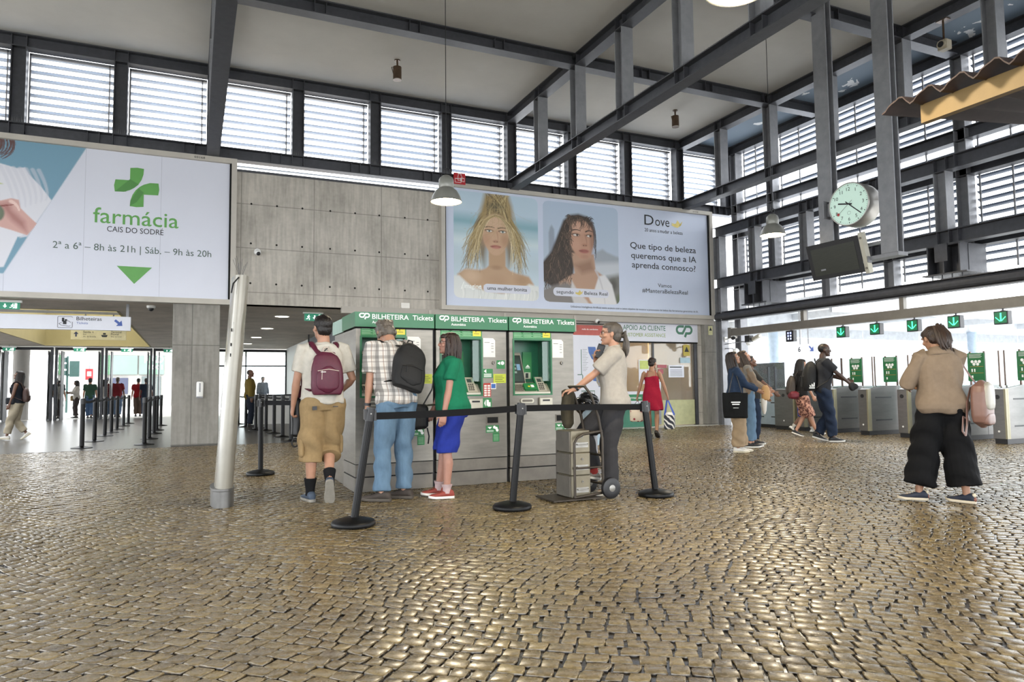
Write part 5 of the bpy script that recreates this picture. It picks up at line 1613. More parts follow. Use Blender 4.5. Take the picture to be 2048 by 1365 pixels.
mb = MB().m(M_keys).prism([(0.53, -0.34), (0.60, -0.34), (0.60, 0.34), (0.53, 0.34)], SO, RX, uS, nS, -0.09, 0.01).m(M_ss)
for q in (-0.25, 0.25):
    c = SO + RX * 0.565 + uS * q + nS * 0.01
    mb.cyl(c, c + nS * 0.012, 0.02, n=12)
mb.build('end_bracket', t, world=True)
mb = MB().m(M_steel2).box((FX - 0.02, 8.0, 3.06), (FX + 0.06, 8.1, 3.16)).box((FX - 0.02, 8.85, 3.06), (FX + 0.06, 8.95, 3.3))
mb.build('mount', t, world=True)

# ---------------------------------------------------------------- small ceiling and wall fittings
M_bronze = mat('bronze_fitting', '#5b4a3c', 0.35, 0.6, 0.2, 10)
for x, y, l in ((3.8, 14.05, 'small bronze cylinder spotlight under the ceiling left of the middle truss'), (10.85, 14.0, 'small bronze cylinder spotlight under the ceiling right of the middle truss')):
    t = thing('ceiling_spotlight', l, 'spotlight', (x, y, 7.5), 0, 'bronze ceiling spotlights')
    mb = MB().m(M_bronze).cyl((0, 0, 0), (0, 0, 0.28), 0.088, n=24).m(M_frame).lathe([(0.09, 0.0), (0.09, 0.012), (0.075, 0.012)], n=24, cap=False)
    mb.build('housing', t, True)
    mb = MB().m(M_bronze).tube([(-0.08, 0, 0.12), (-0.12, 0, 0.26), (-0.02, 0, 0.28)], 0.01, 6).cyl((0, 0, 0.28), (0, 0, 0.43), 0.02, n=10).cyl((0, 0, 0.41), (0, 0, 0.43), 0.06, n=14)
    mb.build('bracket', t)
t = thing('ceiling_loudspeaker', 'small beige loudspeaker hanging on a rod from the right truss', 'loudspeaker', (12.33, 8.12, 7.2))
mb = MB().m(M_bronze).cyl((0, 0, 0.05), (0, 0, 0.46), 0.018, n=10).box((-0.06, -0.1, 0.455), (0.06, 0.1, 0.47)); mb.build('rod', t)
mb = MB().m(mat('speaker_beige', '#a39a86', 0.5)).box((-0.07, -0.09, -0.09), (0.09, 0.09, 0.09), bev=0.015).cyl((-0.07, 0, 0), (-0.10, 0, 0), 0.075, n=20).m(M_black).cyl((-0.10, 0, 0), (-0.103, 0, 0), 0.055, n=20)
mb.build('body', t)
def dome(x, y, z, label, wall=False):
    t = thing('dome_camera', label, 'camera', (x, y, z))
    mb = MB().m(M_white)
    if wall:
        mb.cyl((0, 0.0, 0.0), (0, -0.03, 0), 0.07, n=20).cyl((0, -0.03, 0), (0, -0.1, -0.02), 0.05, n=20)
        mb.build('mount', t)
        mb = MB().m(M_white).ell((0, -0.1, -0.03), (0.065, 0.065, 0.065), 20, 12).m(M_black).ell((0.01, -0.13, -0.05), (0.045, 0.045, 0.045), 16, 10)
        mb.build('dome', t, True)
    else:
        mb.lathe([(0.085, 0.0), (0.085, -0.04), (0.07, -0.055), (0, -0.055)], n=24); mb.build('mount', t, True)
        mb = MB().m(M_black).ell((0, 0, -0.06), (0.055, 0.055, 0.06), 18, 12); mb.build('dome', t, True)
dome(1.23, 15.79, 4.02, 'white dome camera on the concrete wall between the billboards', True)
dome(-0.80, 16.7, 2.9, 'dome camera under the passage ceiling left of the pillar')
dome(9.55, 15.84, 2.81, 'small dark dome camera above the red map header', True)
t = thing('wall_phone_box', 'small white dispenser fixed on the concrete pillar', 'dispenser', (0.16, 15.76, 0.95))
mb = MB().m(M_white).box((-0.065, -0.08, 0), (0.065, 0, 0.33), bev=0.02); mb.build('case', t, True)
mb = MB().m(M_steel2).box((-0.012, -0.084, 0.12), (0.012, -0.08, 0.3)).box((-0.06, -0.083, 0), (0.06, -0.08, 0.03)); mb.build('slot', t)
t = thing('wall_box', 'small white box high on the wall right of the passage opening', 'box', (4.45, 15.8, 2.93))
mb = MB().m(M_paper).box((-0.1, -0.06, 0), (0.1, 0, 0.13), bev=0.008); o = mb.build('case', t)
# camera cluster at the corner column
t = thing('surveillance_camera', 'white bullet camera on a wall arm beside the concrete column', 'camera', (13.42, 15.36, 2.35))
mb = MB().m(M_white)
mb.cyl((-0.05, -0.35, 0.02), (0.10, -0.12, 0.26), 0.075, n=18)
mb.build('housing', t, True)
mb = MB().m(M_black).cyl((-0.052, -0.353, 0.017), (-0.06, -0.365, 0.005), 0.055, n=16); mb.build('lens', t)
mb = MB().m(M_white).tube([(-0.0, 0.0, 0.0), (-0.02, -0.2, 0.03), (0.0, -0.25, 0.09)], 0.022, 8).box((-0.04, -0.01, -0.07), (0.04, 0.02, 0.07)); mb.build('arm', t)
t = thing('surveillance_camera', 'dark housed camera with pale hood pointing right under the gate beam', 'camera', (13.4, 14.4, 2.2))
mb = MB().m(M_black).box((-0.08, -0.05, 0.02), (0.06, 0.12, 0.19)); mb.build('housing', t)
mb = MB().m(M_keys).box((0.0, -0.34, 0.02), (0.10, -0.06, 0.1), R=Matrix.Rotation(-0.35, 3, 'X')).box((-0.02, 0.02, 0.19), (0.0, 0.04, 0.23)); mb.build('hood', t)
t = thing('spot_lamp_pair', 'pair of small round white lamps clamped to the corner column', 'lamps', (13.42, 15.2, 2.0))
mb = MB().m(M_white).ell((-0.02, -0.25, -0.0), (0.085, 0.085, 0.085), 18, 12).ell((0.0, -0.72, 0.2), (0.075, 0.075, 0.075), 18, 12); mb.build('globe', t, True)
mb = MB().m(M_steel2).tube([(0, 0.18, 0.1), (0, -0.1, 0.08), (-0.02, -0.25, 0.0)], 0.015, 6).tube([(0, 0.18, 0.22), (0, -0.5, 0.25), (0, -0.72, 0.2)], 0.015, 6); mb.build('arm', t)

# ---------------------------------------------------------------- gate line
M_gbeam = mat('gate_beam_paint', '#716d66', 0.45, 0.3, 0.1, 5)
t = thing('gate_sign_beam', 'long grey beam over the ticket gates carrying the arrow signs', 'beam', (13.4, 15.1, 2.42))
mb = MB().m(M_gbeam).box((13.31, -4, 2.425), (13.5, 15.12, 2.615)).box((13.3, 15.02, 2.36), (13.52, 15.14, 2.65)); mb.build('beam', t, world=True)
mb = MB().m(M_gbeam)
for y in (12.6, 9.98, 7.3):
    mb.box((13.36, y - 0.05, 2.615), (13.46, y + 0.05, 2.88))
mb.build('hanger', t, world=True)
M_led = mat('led_green', '#37f08a', 0.4, 0, 0, emit=2.2)
M_ledb = mat('led_blue', '#9fb4ff', 0.4, 0, 0, emit=1.5)
an = ['leftmost', 'second from the left', 'third from the left', 'fourth from the left', 'rightmost']
for k, y in enumerate((11.47, 10.6, 9.73, 8.87, 8.0)):
    t = thing('arrow_signal', 'square black signal with a green down arrow, %s under the gate beam' % an[k], 'signal', (13.4, y, 2.14), 0, 'green arrow signals')
    mb = MB().m(M_black).box((-0.08, -0.125, 0), (0.05, 0.125, 0.24), bev=0.008); mb.build('case', t)
    mb = MB().m(mat('signal_face_green', '#0e5a38', 0.3, emit=0.25)).box((-0.083, -0.105, 0.02), (-0.08, 0.105, 0.22)); mb.build('face', t)
    mb = MB().m(M_led)
    for q in range(7):
        mb.box((-0.086, -0.007, 0.055 + 0.022 * q), (-0.083, 0.007, 0.069 + 0.022 * q)); mb.box((-0.086, -0.018, 0.055 + 0.022 * q), (-0.083, -0.009, 0.069 + 0.022 * q))
    for q in range(5):
        for s in (-1, 1):
            mb.box((-0.086, s * (0.018 + 0.016 * q) - 0.007, 0.055 + 0.016 * q), (-0.083, s * (0.018 + 0.016 * q) + 0.007, 0.069 + 0.016 * q))
    mb.build('arrow', t)
    mb = MB().m(M_steel).cyl((0, 0, 0.24), (0, 0, 0.287), 0.015, n=8).box((-0.03, -0.03, 0.24), (0.03, 0.03, 0.255)); mb.build('hanger', t)
t = thing('blue_display', 'small dark display with blue digits under the gate beam', 'display', (13.4, 12.99, 2.14))
mb = MB().m(M_black).box((-0.06, -0.12, 0), (0.05, 0.12, 0.27)).cyl((0, 0, 0.27), (0, 0, 0.287), 0.015, n=8); mb.build('case', t)
mb = MB().m(M_ledb)
for q in range(3):
    for s in (-0.05, 0.03):
        mb.box((-0.063, s, 0.05 + 0.07 * q), (-0.06, s + 0.035, 0.09 + 0.07 * q))
mb.build('digits', t)

M_gss = mat('gate_stainless', '#71706e', 0.3, 0.65, 0.12, 3, 0.02, 60, stretch=(1, 1, 5))
M_golive = mat('gate_olive_edge', '#8f8a72', 0.4, 0.3, 0.08, 6)
M_gg = glass('gate_glass', (0.93, 0.97, 0.97), 0.97)
M_sgn = mat('gate_notice_green', '#1d6b3c', 0.45, 0, 0.05)
def gate(y0, w, label, notice=True, leaves=(-1, 1)):
    """cabinet from y0-w to y0, front at x=13.1, running to x=15.1"""
    t = thing('ticket_gate', label, 'ticket gate', (13.1, y0 - w / 2, 0), 0, 'stainless ticket gates')
    h = w / 2
    mb = MB().m(M_gss)
    mb.prism([(0.06, 0.09), (0.06, 0.97), (0.10, 0.99), (0.5, 1.045), (1.98, 1.045), (1.98, 0.09)], V(0, 0, 0), X1, Z1, Y1, -h, h)
    mb.box((0.0, -h + 0.01, 0.09), (0.06, h, 0.965))
    mb.build('cabinet', t)
    mb = MB().m(M_black).box((0.02, -h + 0.015, 0), (1.96, h - 0.015, 0.09)); mb.build('kick_base', t)
    mb = MB().m(M_golive).box((-0.004, -h - 0.004, 0.09), (0.05, -h + 0.03, 0.975)).box((0.055, -h - 0.003, 0.09), (0.09, -h + 0.01, 0.98)); mb.build('edge_strip', t)
    mb = MB().m(M_black)
    for x0, x1 in ((0.22, 0.72), (1.12, 1.62)):
        for z in (0.78, 0.30):
            mb.box((x0, -h - 0.003, z), (x1, -h + 0.004, z + 0.028)); mb.box((x0, h - 0.004, z), (x1, h + 0.003, z + 0.028))
    mb.box((0.95, -h - 0.002, 0.09), (0.956, -h + 0.004, 1.04))
    mb.build('sensor_slot', t)
    mb = MB().m(M_black).cyl((0, 0.02, 0.83), (-0.006, 0.02, 0.83), 0.04, n=20).m(M_white).cyl((0, 0.02, 0.22), (-0.004, 0.02, 0.22), 0.018, n=14); mb.build('reader', t)
    mb = MB().m(glass('reader_glass', (0.6, 0.75, 0.7), 0.9)).prism([(0.11, 0.994), (0.48, 1.045), (0.48, 1.05), (0.11, 0.999)], V(0, 0, 0), X1, Z1, Y1, -h + 0.03, h - 0.03); mb.build('reader_window', t)
    mb = MB().m(mat('door_post_bronze', '#6a5a52', 0.4, 0.4)).box((0.90, -h - 0.03, 1.045), (0.93, -h, 1.70)).box((0.90, h, 1.045), (0.93, h + 0.03, 1.70)); mb.build('door_post', t)
    for s in leaves:
        mb = MB().m(M_gg).box((0.905, s * (h + 0.03), 0.25), (0.917, s * (h + 0.29), 1.74)); lf = mb.build('door_leaf', t)
        mb = MB().m(mat('door_post_bronze')).box((0.90, s * (h + 0.29) - 0.012, 0.3), (0.922, s * (h + 0.29) + 0.012, 1.70)); mb.build('leaf_edge', lf)
    if notice:
        mb = MB().m(M_sgn).prism(rrect(-0.165, 1.12, 0.165, 1.67, 0.02), V(0.88, 0, 0), RX, Z1, V(-1, 0, 0), 0, 0.012).m(M_wtext)
        QO = V(0.868, 0, 0)
        for r in range(4):
            mb.box((0.866, -0.12 + 0.02 * (r % 2), 1.64 - 0.022 * r), (0.868, 0.13, 1.646 - 0.022 * r))
        for q in range(5):
            mb.flat(arc(-0.07 + 0.07 * (q % 3) + 0.035 * (q // 3), 1.50 - 0.05 * (q // 3), 0.03, 0, 345, 10), QO, RX, Z1, V(-1, 0, 0), 0.002 + 0.0003 * q)
        for q in (-0.09, -0.04):
            mb.flat([(q, 1.30), (q + 0.025, 1.30), (q + 0.025, 1.36), (q, 1.36)], QO, RX, Z1, V(-1, 0, 0), 0.002)
        mb.flat([(-0.09, 1.18), (-0.06, 1.18), (-0.06, 1.23), (-0.09, 1.23)], QO, RX, Z1, V(-1, 0, 0), 0.002)
        mb.m(mat('notice_orange', '#c98a3c', 0.5)).box((0.866, -0.14, 1.40), (0.868, 0.12, 1.405)).box((0.866, -0.14, 1.275), (0.868, 0.12, 1.28))
        mb.build('notice', t)
    return t
gate(13.32, 0.62, 'wide stainless ticket gate at the far left end by the column', False, ())
gate(12.62, 0.24, 'narrow stainless ticket gate next to the wide one, behind the walking group', False, (-1,))
gate(11.78, 0.24, 'stainless ticket gate just right of the man with the black backpack')
gate(10.9, 0.24, 'stainless ticket gate in the middle with its whole side showing')
gate(9.97, 0.24, 'stainless ticket gate left of the woman in the tan jacket')
gate(9.02, 0.24, 'stainless ticket gate directly behind the woman in the tan jacket')
gate(8.1, 0.24, 'stainless ticket gate at the right edge of the picture')
t = thing('gate_side_panel', 'low glass and steel panel between the corner column and the gates', 'panel', (13.6, 14.3, 0))
mb = MB().m(mat('pale_blue_steel', '#a9b6c4', 0.3, 0.5, 0.08)).box((13.5, 13.4, 0.08), (13.7, 14.9, 0.93)).m(M_black).box((13.52, 13.4, 0), (13.68, 14.9, 0.08)); mb.build('cabinet', t, world=True)
mb = MB().m(M_black)
for z in (0.62, 0.26):
    mb.box((13.495, 13.5, z), (13.5, 13.85, z + 0.025)); mb.box((13.495, 14.1, z), (13.5, 14.6, z + 0.025))
mb.build('sensor_slot', t, world=True)
mb = MB().m(M_gg).box((13.59, 13.45, 0.93), (13.605, 14.9, 1.65)).m(M_steel)
for y in (13.75, 13.98):
    mb.box((13.57, y, 0.9), (13.6, y + 0.03, 1.55))
mb.build('glass_screen', t, world=True)

# ---------------------------------------------------------------- kiosk roof at the right edge
M_kio = mat('kiosk_ochre_board', '#7d653a', 0.6, 0, 0.08, 5, 0.04, 60)
M_kroof = mat('kiosk_corrugated_sheet', '#3a2c29', 0.7, 0.1, 0.2, 8)
t = thing('kiosk_roof', 'dark corrugated kiosk roof corner with an ochre edge board at upper right', 'kiosk roof', (6.0, 1.5, 0))
mb = MB().m(M_kio).box((5.0, -1.0, 3.06), (5.06, 3.5, 3.20)); mb.build('edge_board', t, world=True)
mb = MB().m(M_kroof)
N = 160; top = []; bot = []
for i in range(N + 1):
    y = -1.0 + 4.72 * i / N
    ph = (y % 0.235) / 0.235
    zz = 3.235 + 0.035 * math.sin(2 * PI * ph) + 0.012 * math.sin(4 * PI * ph + 0.6)
    top.append((4.86, y, zz)); bot.append((8.2, y, zz + 0.35))
vs = top + bot + [(a, b, c - 0.012) for a, b, c in top] + [(a, b, c - 0.012) for a, b, c in bot]; n = N + 1
fs = []
for i in range(N):
    fs += [(i, i + 1, n + i + 1, n + i), (2 * n + i, 3 * n + i, 3 * n + i + 1, 2 * n + i + 1), (i, 2 * n + i, 2 * n + i + 1, i + 1), (n + i, n + i + 1, 3 * n + i + 1, 3 * n + i)]
fs += [(0, n, 3 * n, 2 * n), (N, 2 * n + N, 3 * n + N, n + N)]
mb.add(vs, fs); mb.build('corrugated_sheet', t, 70, world=True)
mb = MB().m(M_kroof)
for y in (2.9, 1.6, 0.3):
    mb.box((5.06, y, 3.1), (8.0, y + 0.08, 3.19))
for x, y in ((5.1, 0.35), (5.1, -0.9), (7.9, 0.35), (7.9, -0.9)):
    mb.box((x, y, 0), (x + 0.08, y + 0.08, 3.1))
mb.build('frame', t, world=True)

# ---------------------------------------------------------------- hand truck with cash boxes
M_tube = mat('worn_brown_tube', '#3b342c', 0.5, 0.4, 0.3, 14)
M_cash = mat('cash_box_steel', '#756e5d', 0.4, 0.5, 0.14, 6, 0.04, 50)
hx, hy = 3.50, 6.22
t = thing('hand_truck', 'worn brown steel hand truck with a black rubber wheel', 'hand truck', (hx, hy, 0))
mb = MB().m(M_tube)
for y in (-0.17, 0.17):
    mb.tube([(0.20, y, 0.05), (0.20, y, 0.58), (0.16, y, 0.80), (0.08, y, 1.02), (0.02, y * 0.9, 1.10)], 0.014, 8)
    mb.tube([(-0.12, y * 1.05, 0.03), (-0.12, y * 1.05, 0.55), (-0.09, y * 1.05, 0.60), (-0.02, y * 1.05, 0.635), (0.20, y, 0.66)], 0.013, 8)
    mb.tube([(-0.12, y * 1.05, 0.31), (0.20, y, 0.31)], 0.010, 8)
    mb.tube([(-0.12, y * 1.05, 0.03), (0.22, y, 0.06)], 0.013, 8)
for z, x in ((0.14, 0.20), (0.42, 0.20), (0.64, 0.20), (1.10, 0.02)):
    mb.tube([(x, -0.17, z), (x, 0.17, z)], 0.012, 8)
mb.build('frame', t, True)
mb = MB().m(M_tube).box((-0.36, -0.2, 0.008), (0.16, 0.2, 0.02)); mb.build('toe_plate', t)
for y in (-0.215, 0.215):
    mb = MB().m(M_black).lathe([(0.045, -0.03), (0.075, -0.03), (0.098, -0.022), (0.104, 0.0), (0.098, 0.022), (0.075, 0.03), (0.045, 0.03)], (0.26, y, 0.104), 30, 'Y')
    w = mb.build('wheel', t, 40)
    mb = MB().m(M_chip).lathe([(0.0, -0.032), (0.03, -0.032), (0.05, -0.02), (0.066, -0.024), (0.066, 0.024), (0.05, 0.02), (0.03, 0.032), (0.0, 0.032)], (0.26, y, 0.104), 24, 'Y')
    mb.build('hub', w, 40)
names = ('lower', 'middle', 'top')
for k in range(3):
    t2 = thing('cash_box', '%s steel cash box of the stack on the hand truck' % ('bottom' if k == 0 else names[k]), 'cash box', (hx, hy, 0.02 + 0.217 * k), 0, 'cash boxes on the hand truck')
    mb = MB().m(M_cash).box((-0.13, -0.135, 0.0), (0.08, 0.155, 0.215), bev=0.006).m(M_ss2).box((-0.145, -0.12, 0.01), (-0.129, 0.15, 0.205)); mb.build('case', t2)
    mb = MB().m(M_chip).box((-0.085, -0.143, 0.05), (0.055, -0.134, 0.10)).tube([(-0.075, -0.145, 0.085), (-0.075, -0.165, 0.08), (0.045, -0.165, 0.08), (0.045, -0.145, 0.085)], 0.005, 6); mb.build('handle', t2)
    mb = MB().m(M_ss).cyl((-0.01, -0.134, 0.155), (-0.01, -0.143, 0.155), 0.012, n=12).m(M_black).cyl((-0.01, -0.143, 0.155), (-0.01, -0.144, 0.155), 0.005, n=8); mb.build('lock', t2)

# ---------------------------------------------------------------- litter bin behind the hand truck
t = thing('litter_bin', 'ring litter bin on a grey stand with a clear bag and a black bag', 'litter bin', (4.75, 7.95, 0))
mb = MB().m(M_steel2).cyl((0, 0, 0.01), (0, 0, 0.85), 0.035, n=14).box((-0.1, -0.16, 0), (0.18, 0.12, 0.012)).lathe([(0.16, 0.80), (0.17, 0.80), (0.17, 0.83), (0.16, 0.83)], (-0.05, 0.2, 0), 24, cap=False).box((-0.12, -0.02, 0.5), (0, 0.02, 0.54)); mb.build('stand', t)
mb = MB().m(mat('clear_bag', '#a9bcc8', 0.2, 0, 0.15, 9)).lathe([(0.0, 0.32), (0.09, 0.33), (0.13, 0.42), (0.15, 0.6), (0.16, 0.82)], (0.07, 0.18, 0), 18); mb.build('bag', t, True)

# ---------------------------------------------------------------- passage furniture
t = thing('service_counter', 'dark topped counter at the end of the dim passage', 'counter', (2.6, 24.5, 0))
mb = MB().m(M_black).box((1.6, 24.0, 0.9), (3.7, 24.6, 0.95)); mb.build('worktop', t, world=True)
mb = MB().m(M_wpan).box((1.8, 24.1, 0), (3.6, 24.5, 0.9)); mb.build('body', t, world=True)
M_down = mat('downlight_glow', '#fff6e6', 0.4, 0, 0, emit=6)
for i, (x, y) in enumerate(((2.0, 18.1), (2.0, 21.8), (2.0, 25.6), (1.95, 29.2))):
    t = thing('downlight', '%s round downlight in the passage ceiling' % ('nearest', 'second nearest', 'third nearest', 'farthest')[i], 'downlight', (x, y, 2.9), 0, 'passage downlights')
    mb = MB().m(M_down).cyl((0, 0, -0.004), (0, 0, -0.012), 0.16, n=24); mb.build('lens', t)
    mb = MB().m(M_white).lathe([(0.16, -0.001), (0.19, -0.001), (0.19, -0.012), (0.16, -0.014)], n=24, cap=False); mb.build('rim', t)
t = thing('passage_camera', 'small black camera hanging from the passage ceiling by the white office wall', 'camera', (3.5, 24.0, 2.4))
mb = MB().m(M_black).cyl((0, 0, 0.2), (0, 0, 0.5), 0.02, n=8).cyl((-0.05, -0.12, 0.0), (0.03, 0.1, 0.2), 0.07, n=12); mb.build('body', t)
# ---------------------------------------------------------------- people
def remeshed(mb, name, parent, matl, voxel, smooth=3, fn=None):
    me0 = bpy.data.meshes.new('t'); me0.from_pydata([tuple(p) for p in mb.v], [], mb.f); fix_normals(me0)
    o0 = bpy.data.objects.new('t', me0); C.objects.link(o0)
    md = o0.modifiers.new('r', 'REMESH'); md.mode = 'VOXEL'; md.voxel_size = voxel; md.use_smooth_shade = True
    if smooth:
        sm = o0.modifiers.new('s', 'SMOOTH'); sm.factor = 0.5; sm.iterations = smooth
    dg = bpy.context.evaluated_depsgraph_get()
    me = bpy.data.meshes.new_from_object(o0.evaluated_get(dg))
    bpy.data.objects.remove(o0); bpy.data.meshes.remove(me0)
    n = len(me.vertices)
    if fn is not None and n:
        co = np.empty(n * 3, np.float32); me.vertices.foreach_get('co', co)
        nr = np.empty(n * 3, np.float32); me.vertex_normals.foreach_get('vector', nr)
        co = co.reshape(-1, 3); nr = nr.reshape(-1, 3)
        co = co + nr * fn(co)[:, None]
        me.vertices.foreach_set('co', co.astype(np.float32).ravel()); me.update()
    me.polygons.foreach_set('use_smooth', np.ones(len(me.polygons), bool))
    me.name = name
    me.materials.clear(); me.materials.append(matl)
    o = bpy.data.objects.new(name, me); C.objects.link(o)
    if parent is not None: o.parent = parent
    return o

def folds(a=0.004, seed=0, f=1.0, vert=0.35):
    r = np.random.RandomState(seed)
    ks = [(r.uniform(14, 34) * f, r.uniform(14, 34) * f, r.uniform(14, 40) * f * vert, r.uniform(0, 6.28), r.uniform(0.5, 1)) for _ in range(5)]
    a *= 2.1
    def fn(p):
        w = np.zeros(len(p))
        for kx, ky, kz, ph, am in ks:
            w += am * np.sin(kx * p[:, 0] + 1.3 * np.sin(9 * f * p[:, 2] + ph) + ky * p[:, 1] + kz * p[:, 2] + ph)
        w /= 2.2
        return a * (np.sign(w) * np.abs(w) ** 0.8)
    return fn

def strandy(a=0.004, seed=0):
    r = np.random.RandomState(seed)
    def fn(p):
        t = np.arctan2(p[:, 0], p[:, 1] + 0.02)
        return a * (np.sin(38 * t + 6 * np.sin(20 * p[:, 2]) + seed) * 0.6 + np.sin(71 * t + 30 * p[:, 2]) * 0.4)
    return fn

def ik(a, c, l1, l2, pole):
    d = c - a; L = d.length
    if L > (l1 + l2) * 0.999:
        c = a + d.normalized() * (l1 + l2) * 0.999; d = c - a; L = d.length
    n = d.normalized()
    x = (l1 * l1 - l2 * l2 + L * L) / (2 * L)
    h = math.sqrt(max(0, l1 * l1 - x * x))
    p = Vector(pole); p = (p - n * p.dot(n)).normalized()
    return a + n * x + p * h, c

SKIN = {'fair': '#b98a70', 'tan': '#a57a5f', 'brown': '#6f4c39', 'dark': '#4a3328', 'pink': '#b48370'}
def skin(k):
    return mat('skin_' + k, None, 0.5, 0, 0.07, 14, 0.03, 120, lin=[x * .78 for x in srgb(SKIN[k])])

# torso sections: z, y offset, half width, half depth
TOR_M = [(0.84, -.01, .125, .095), (.90, -.018, .165, .118), (.96, -.02, .172, .122), (1.04, -.008, .160, .112), (1.12, .0, .158, .110), (1.22, .0, .170, .118), (1.32, -.004, .185, .122), (1.40, -.012, .178, .105), (1.445, -.016, .140, .085), (1.475, -.018, .085, .066)]
TOR_F = [(0.84, -.015, .135, .10), (.90, -.022, .175, .125), (.96, -.022, .176, .125), (1.04, -.008, .152, .108), (1.12, .0, .142, .102), (1.20, .01, .150, .115), (1.29, .018, .160, .128), (1.37, -.002, .155, .102), (1.43, -.014, .125, .080), (1.475, -.016, .075, .060)]

class Person:
    def __init__(s, label, loc, face, H, sex='m', sk='fair', fat=1.0, lean=0, side=0, twist=0, head=(0, 0, 0), footL=(-.10, 0, 0), footR=(.10, 0, 0), handL=None, handR=None,
                 poleL=(-.5, -1, 0), poleR=(.5, -1, 0), hipdrop=0, pel=(0, 0), vox=0.008, kneeL=(0, 1, 0), kneeR=(0, 1, 0), group=None, curlL=35, curlR=35, palmL=None, palmR=None, hdirL=None, hdirR=None, shoulder=1.0, fingers=True, name='person'):
        s.k = k = H / 1.75; s.vox = vox; s.sex = sex; s.H = H
        s.rot = math.atan2(-face[0], face[1])
        s.t = thing(name, label, 'person', (loc[0], loc[1], 0), s.rot, group)
        s.loc = loc
        s.lean, s.side, s.twist = math.radians(lean), math.radians(side), math.radians(twist)
        s.pz = 0.93 - hipdrop; s.pel = pel; s.fat = fat
        s.tor = TOR_M if sex == 'm' else TOR_F
        s.head_r = [math.radians(a) for a in head]
        s.sh = shoulder
        sw = (.185 if sex == 'm' else .162) * shoulder
        s.SL, s.SR = s.T((-sw, -.012, 1.415)), s.T((sw, -.012, 1.415))
        s.HL, s.HR = s.P((-.09, -.01, .905)), s.P((.09, -.01, .905))
        s.feet = {}
        for q, ft, hp, kn in (('L', footL, s.HL, kneeL), ('R', footR, s.HR, kneeR)):
            ft = list(ft) + [0] * (5 - len(ft))       # x, y, heel lift, yaw, pitch
            pit = math.radians(ft[4]); yaw = math.radians(ft[3])
            R = Matrix.Rotation(yaw, 3, 'Z') @ Matrix.Rotation(pit, 3, 'X')
            ank = V(ft[0], ft[1], 0.085 + ft[2])
            knee, ank = ik(hp, ank, .425, .40, kn)
            s.feet[q] = (ank, knee, R)
        s.arms = {}
        for q, hd, sh, pl, cu, pa, dr in (('L', handL, s.SL, poleL, curlL, palmL, hdirL), ('R', handR, s.SR, poleR, curlR, palmR, hdirR)):
            sg = -1 if q == 'L' else 1
            if hd is None:
                hd = (sg * .27, .03, .86)
            hd = V(*hd)
            el, wr = ik(sh, hd, .285, .25, pl)
            s.arms[q] = (sh, el, wr, cu, pa, dr, sg)
        s.fingers = fingers
        s.body(sk)
    def P(s, p):
        return V(p[0] + s.pel[0], p[1] + s.pel[1], p[2] + s.pz - .93)
    def T(s, p):
        w = max(0, min(1, (p[2] - .93) / .45))
        v = V(p[0], p[1], p[2] - .93)
        v = Matrix.Rotation(s.twist * w, 3, 'Z') @ v
        R = Matrix.Rotation(s.side, 3, 'Y') @ Matrix.Rotation(-s.lean, 3, 'X')
        if p[2] > .93:
            b = min(1, (p[2] - .93) / .12)
            v = V(v.x, v.y, v.z).lerp(R @ v, b) if b < 1 else R @ v
        return v + V(s.pel[0], s.pel[1], s.pz)
    def headM(s):
        nb = s.T((0, -.02, 1.485))
        yaw, pit, rol = s.head_r
        R = Matrix.Rotation(s.side * .4, 3, 'Y') @ Matrix.Rotation(-s.lean * .6, 3, 'X') @ Matrix.Rotation(s.twist * .5 + yaw, 3, 'Z') @ Matrix.Rotation(pit, 3, 'X') @ Matrix.Rotation(rol, 3, 'Y')
        return R, nb + R @ V(0, .03, .15)
    def sc(s, mb):
        mb.v = [tuple(Vector(p) * s.k) for p in mb.v]
        return mb
    def ring(s, z, yo, hw, hd, n=24, ofs=0, sq=2.3):
        out = []
        for i in range(n):
            t = 2 * PI * i / n; c, d = math.cos(t), math.sin(t)
            x = (hw + ofs) * math.copysign(abs(c) ** (2 / sq), c); y = yo + (hd + ofs) * math.copysign(abs(d) ** (2 / sq), d)
            out.append(s.T((x, y, z)))
        return out
    def sect(s, z):
        a = s.tor
        if z <= a[0][0]: return a[0][1:]
        for i in range(len(a) - 1):
            if a[i][0] <= z <= a[i + 1][0]:
                t = (z - a[i][0]) / (a[i + 1][0] - a[i][0])
                return tuple(a[i][j] * (1 - t) + a[i + 1][j] * t for j in (1, 2, 3))
        return a[-1][1:]
    def fatk(s, z):
        return 1 + (s.fat - 1) * max(0.35, 1 - abs(z - 1.05) / .45)
    def torso(s, mb, z0, z1, ofs, n=13, flare=0):
        rs = []
        for i in range(n + 1):
            z = z0 + (z1 - z0) * i / n
            y, w, d = s.sect(max(z, .86)); f = s.fatk(z); sh = 1 + (s.sh - 1) * max(0, min(1, (z - 1.1) / .25))
            o = ofs + (flare * max(0, (1.05 - z)) if flare else 0)
            rs.append(s.ring(z, y, w * f * sh, d * f, ofs=o))
        mb.loft(rs)
    def limb(s, mb, pts, rs, n=14):
        mb.tube([p for p in pts], rs, n)
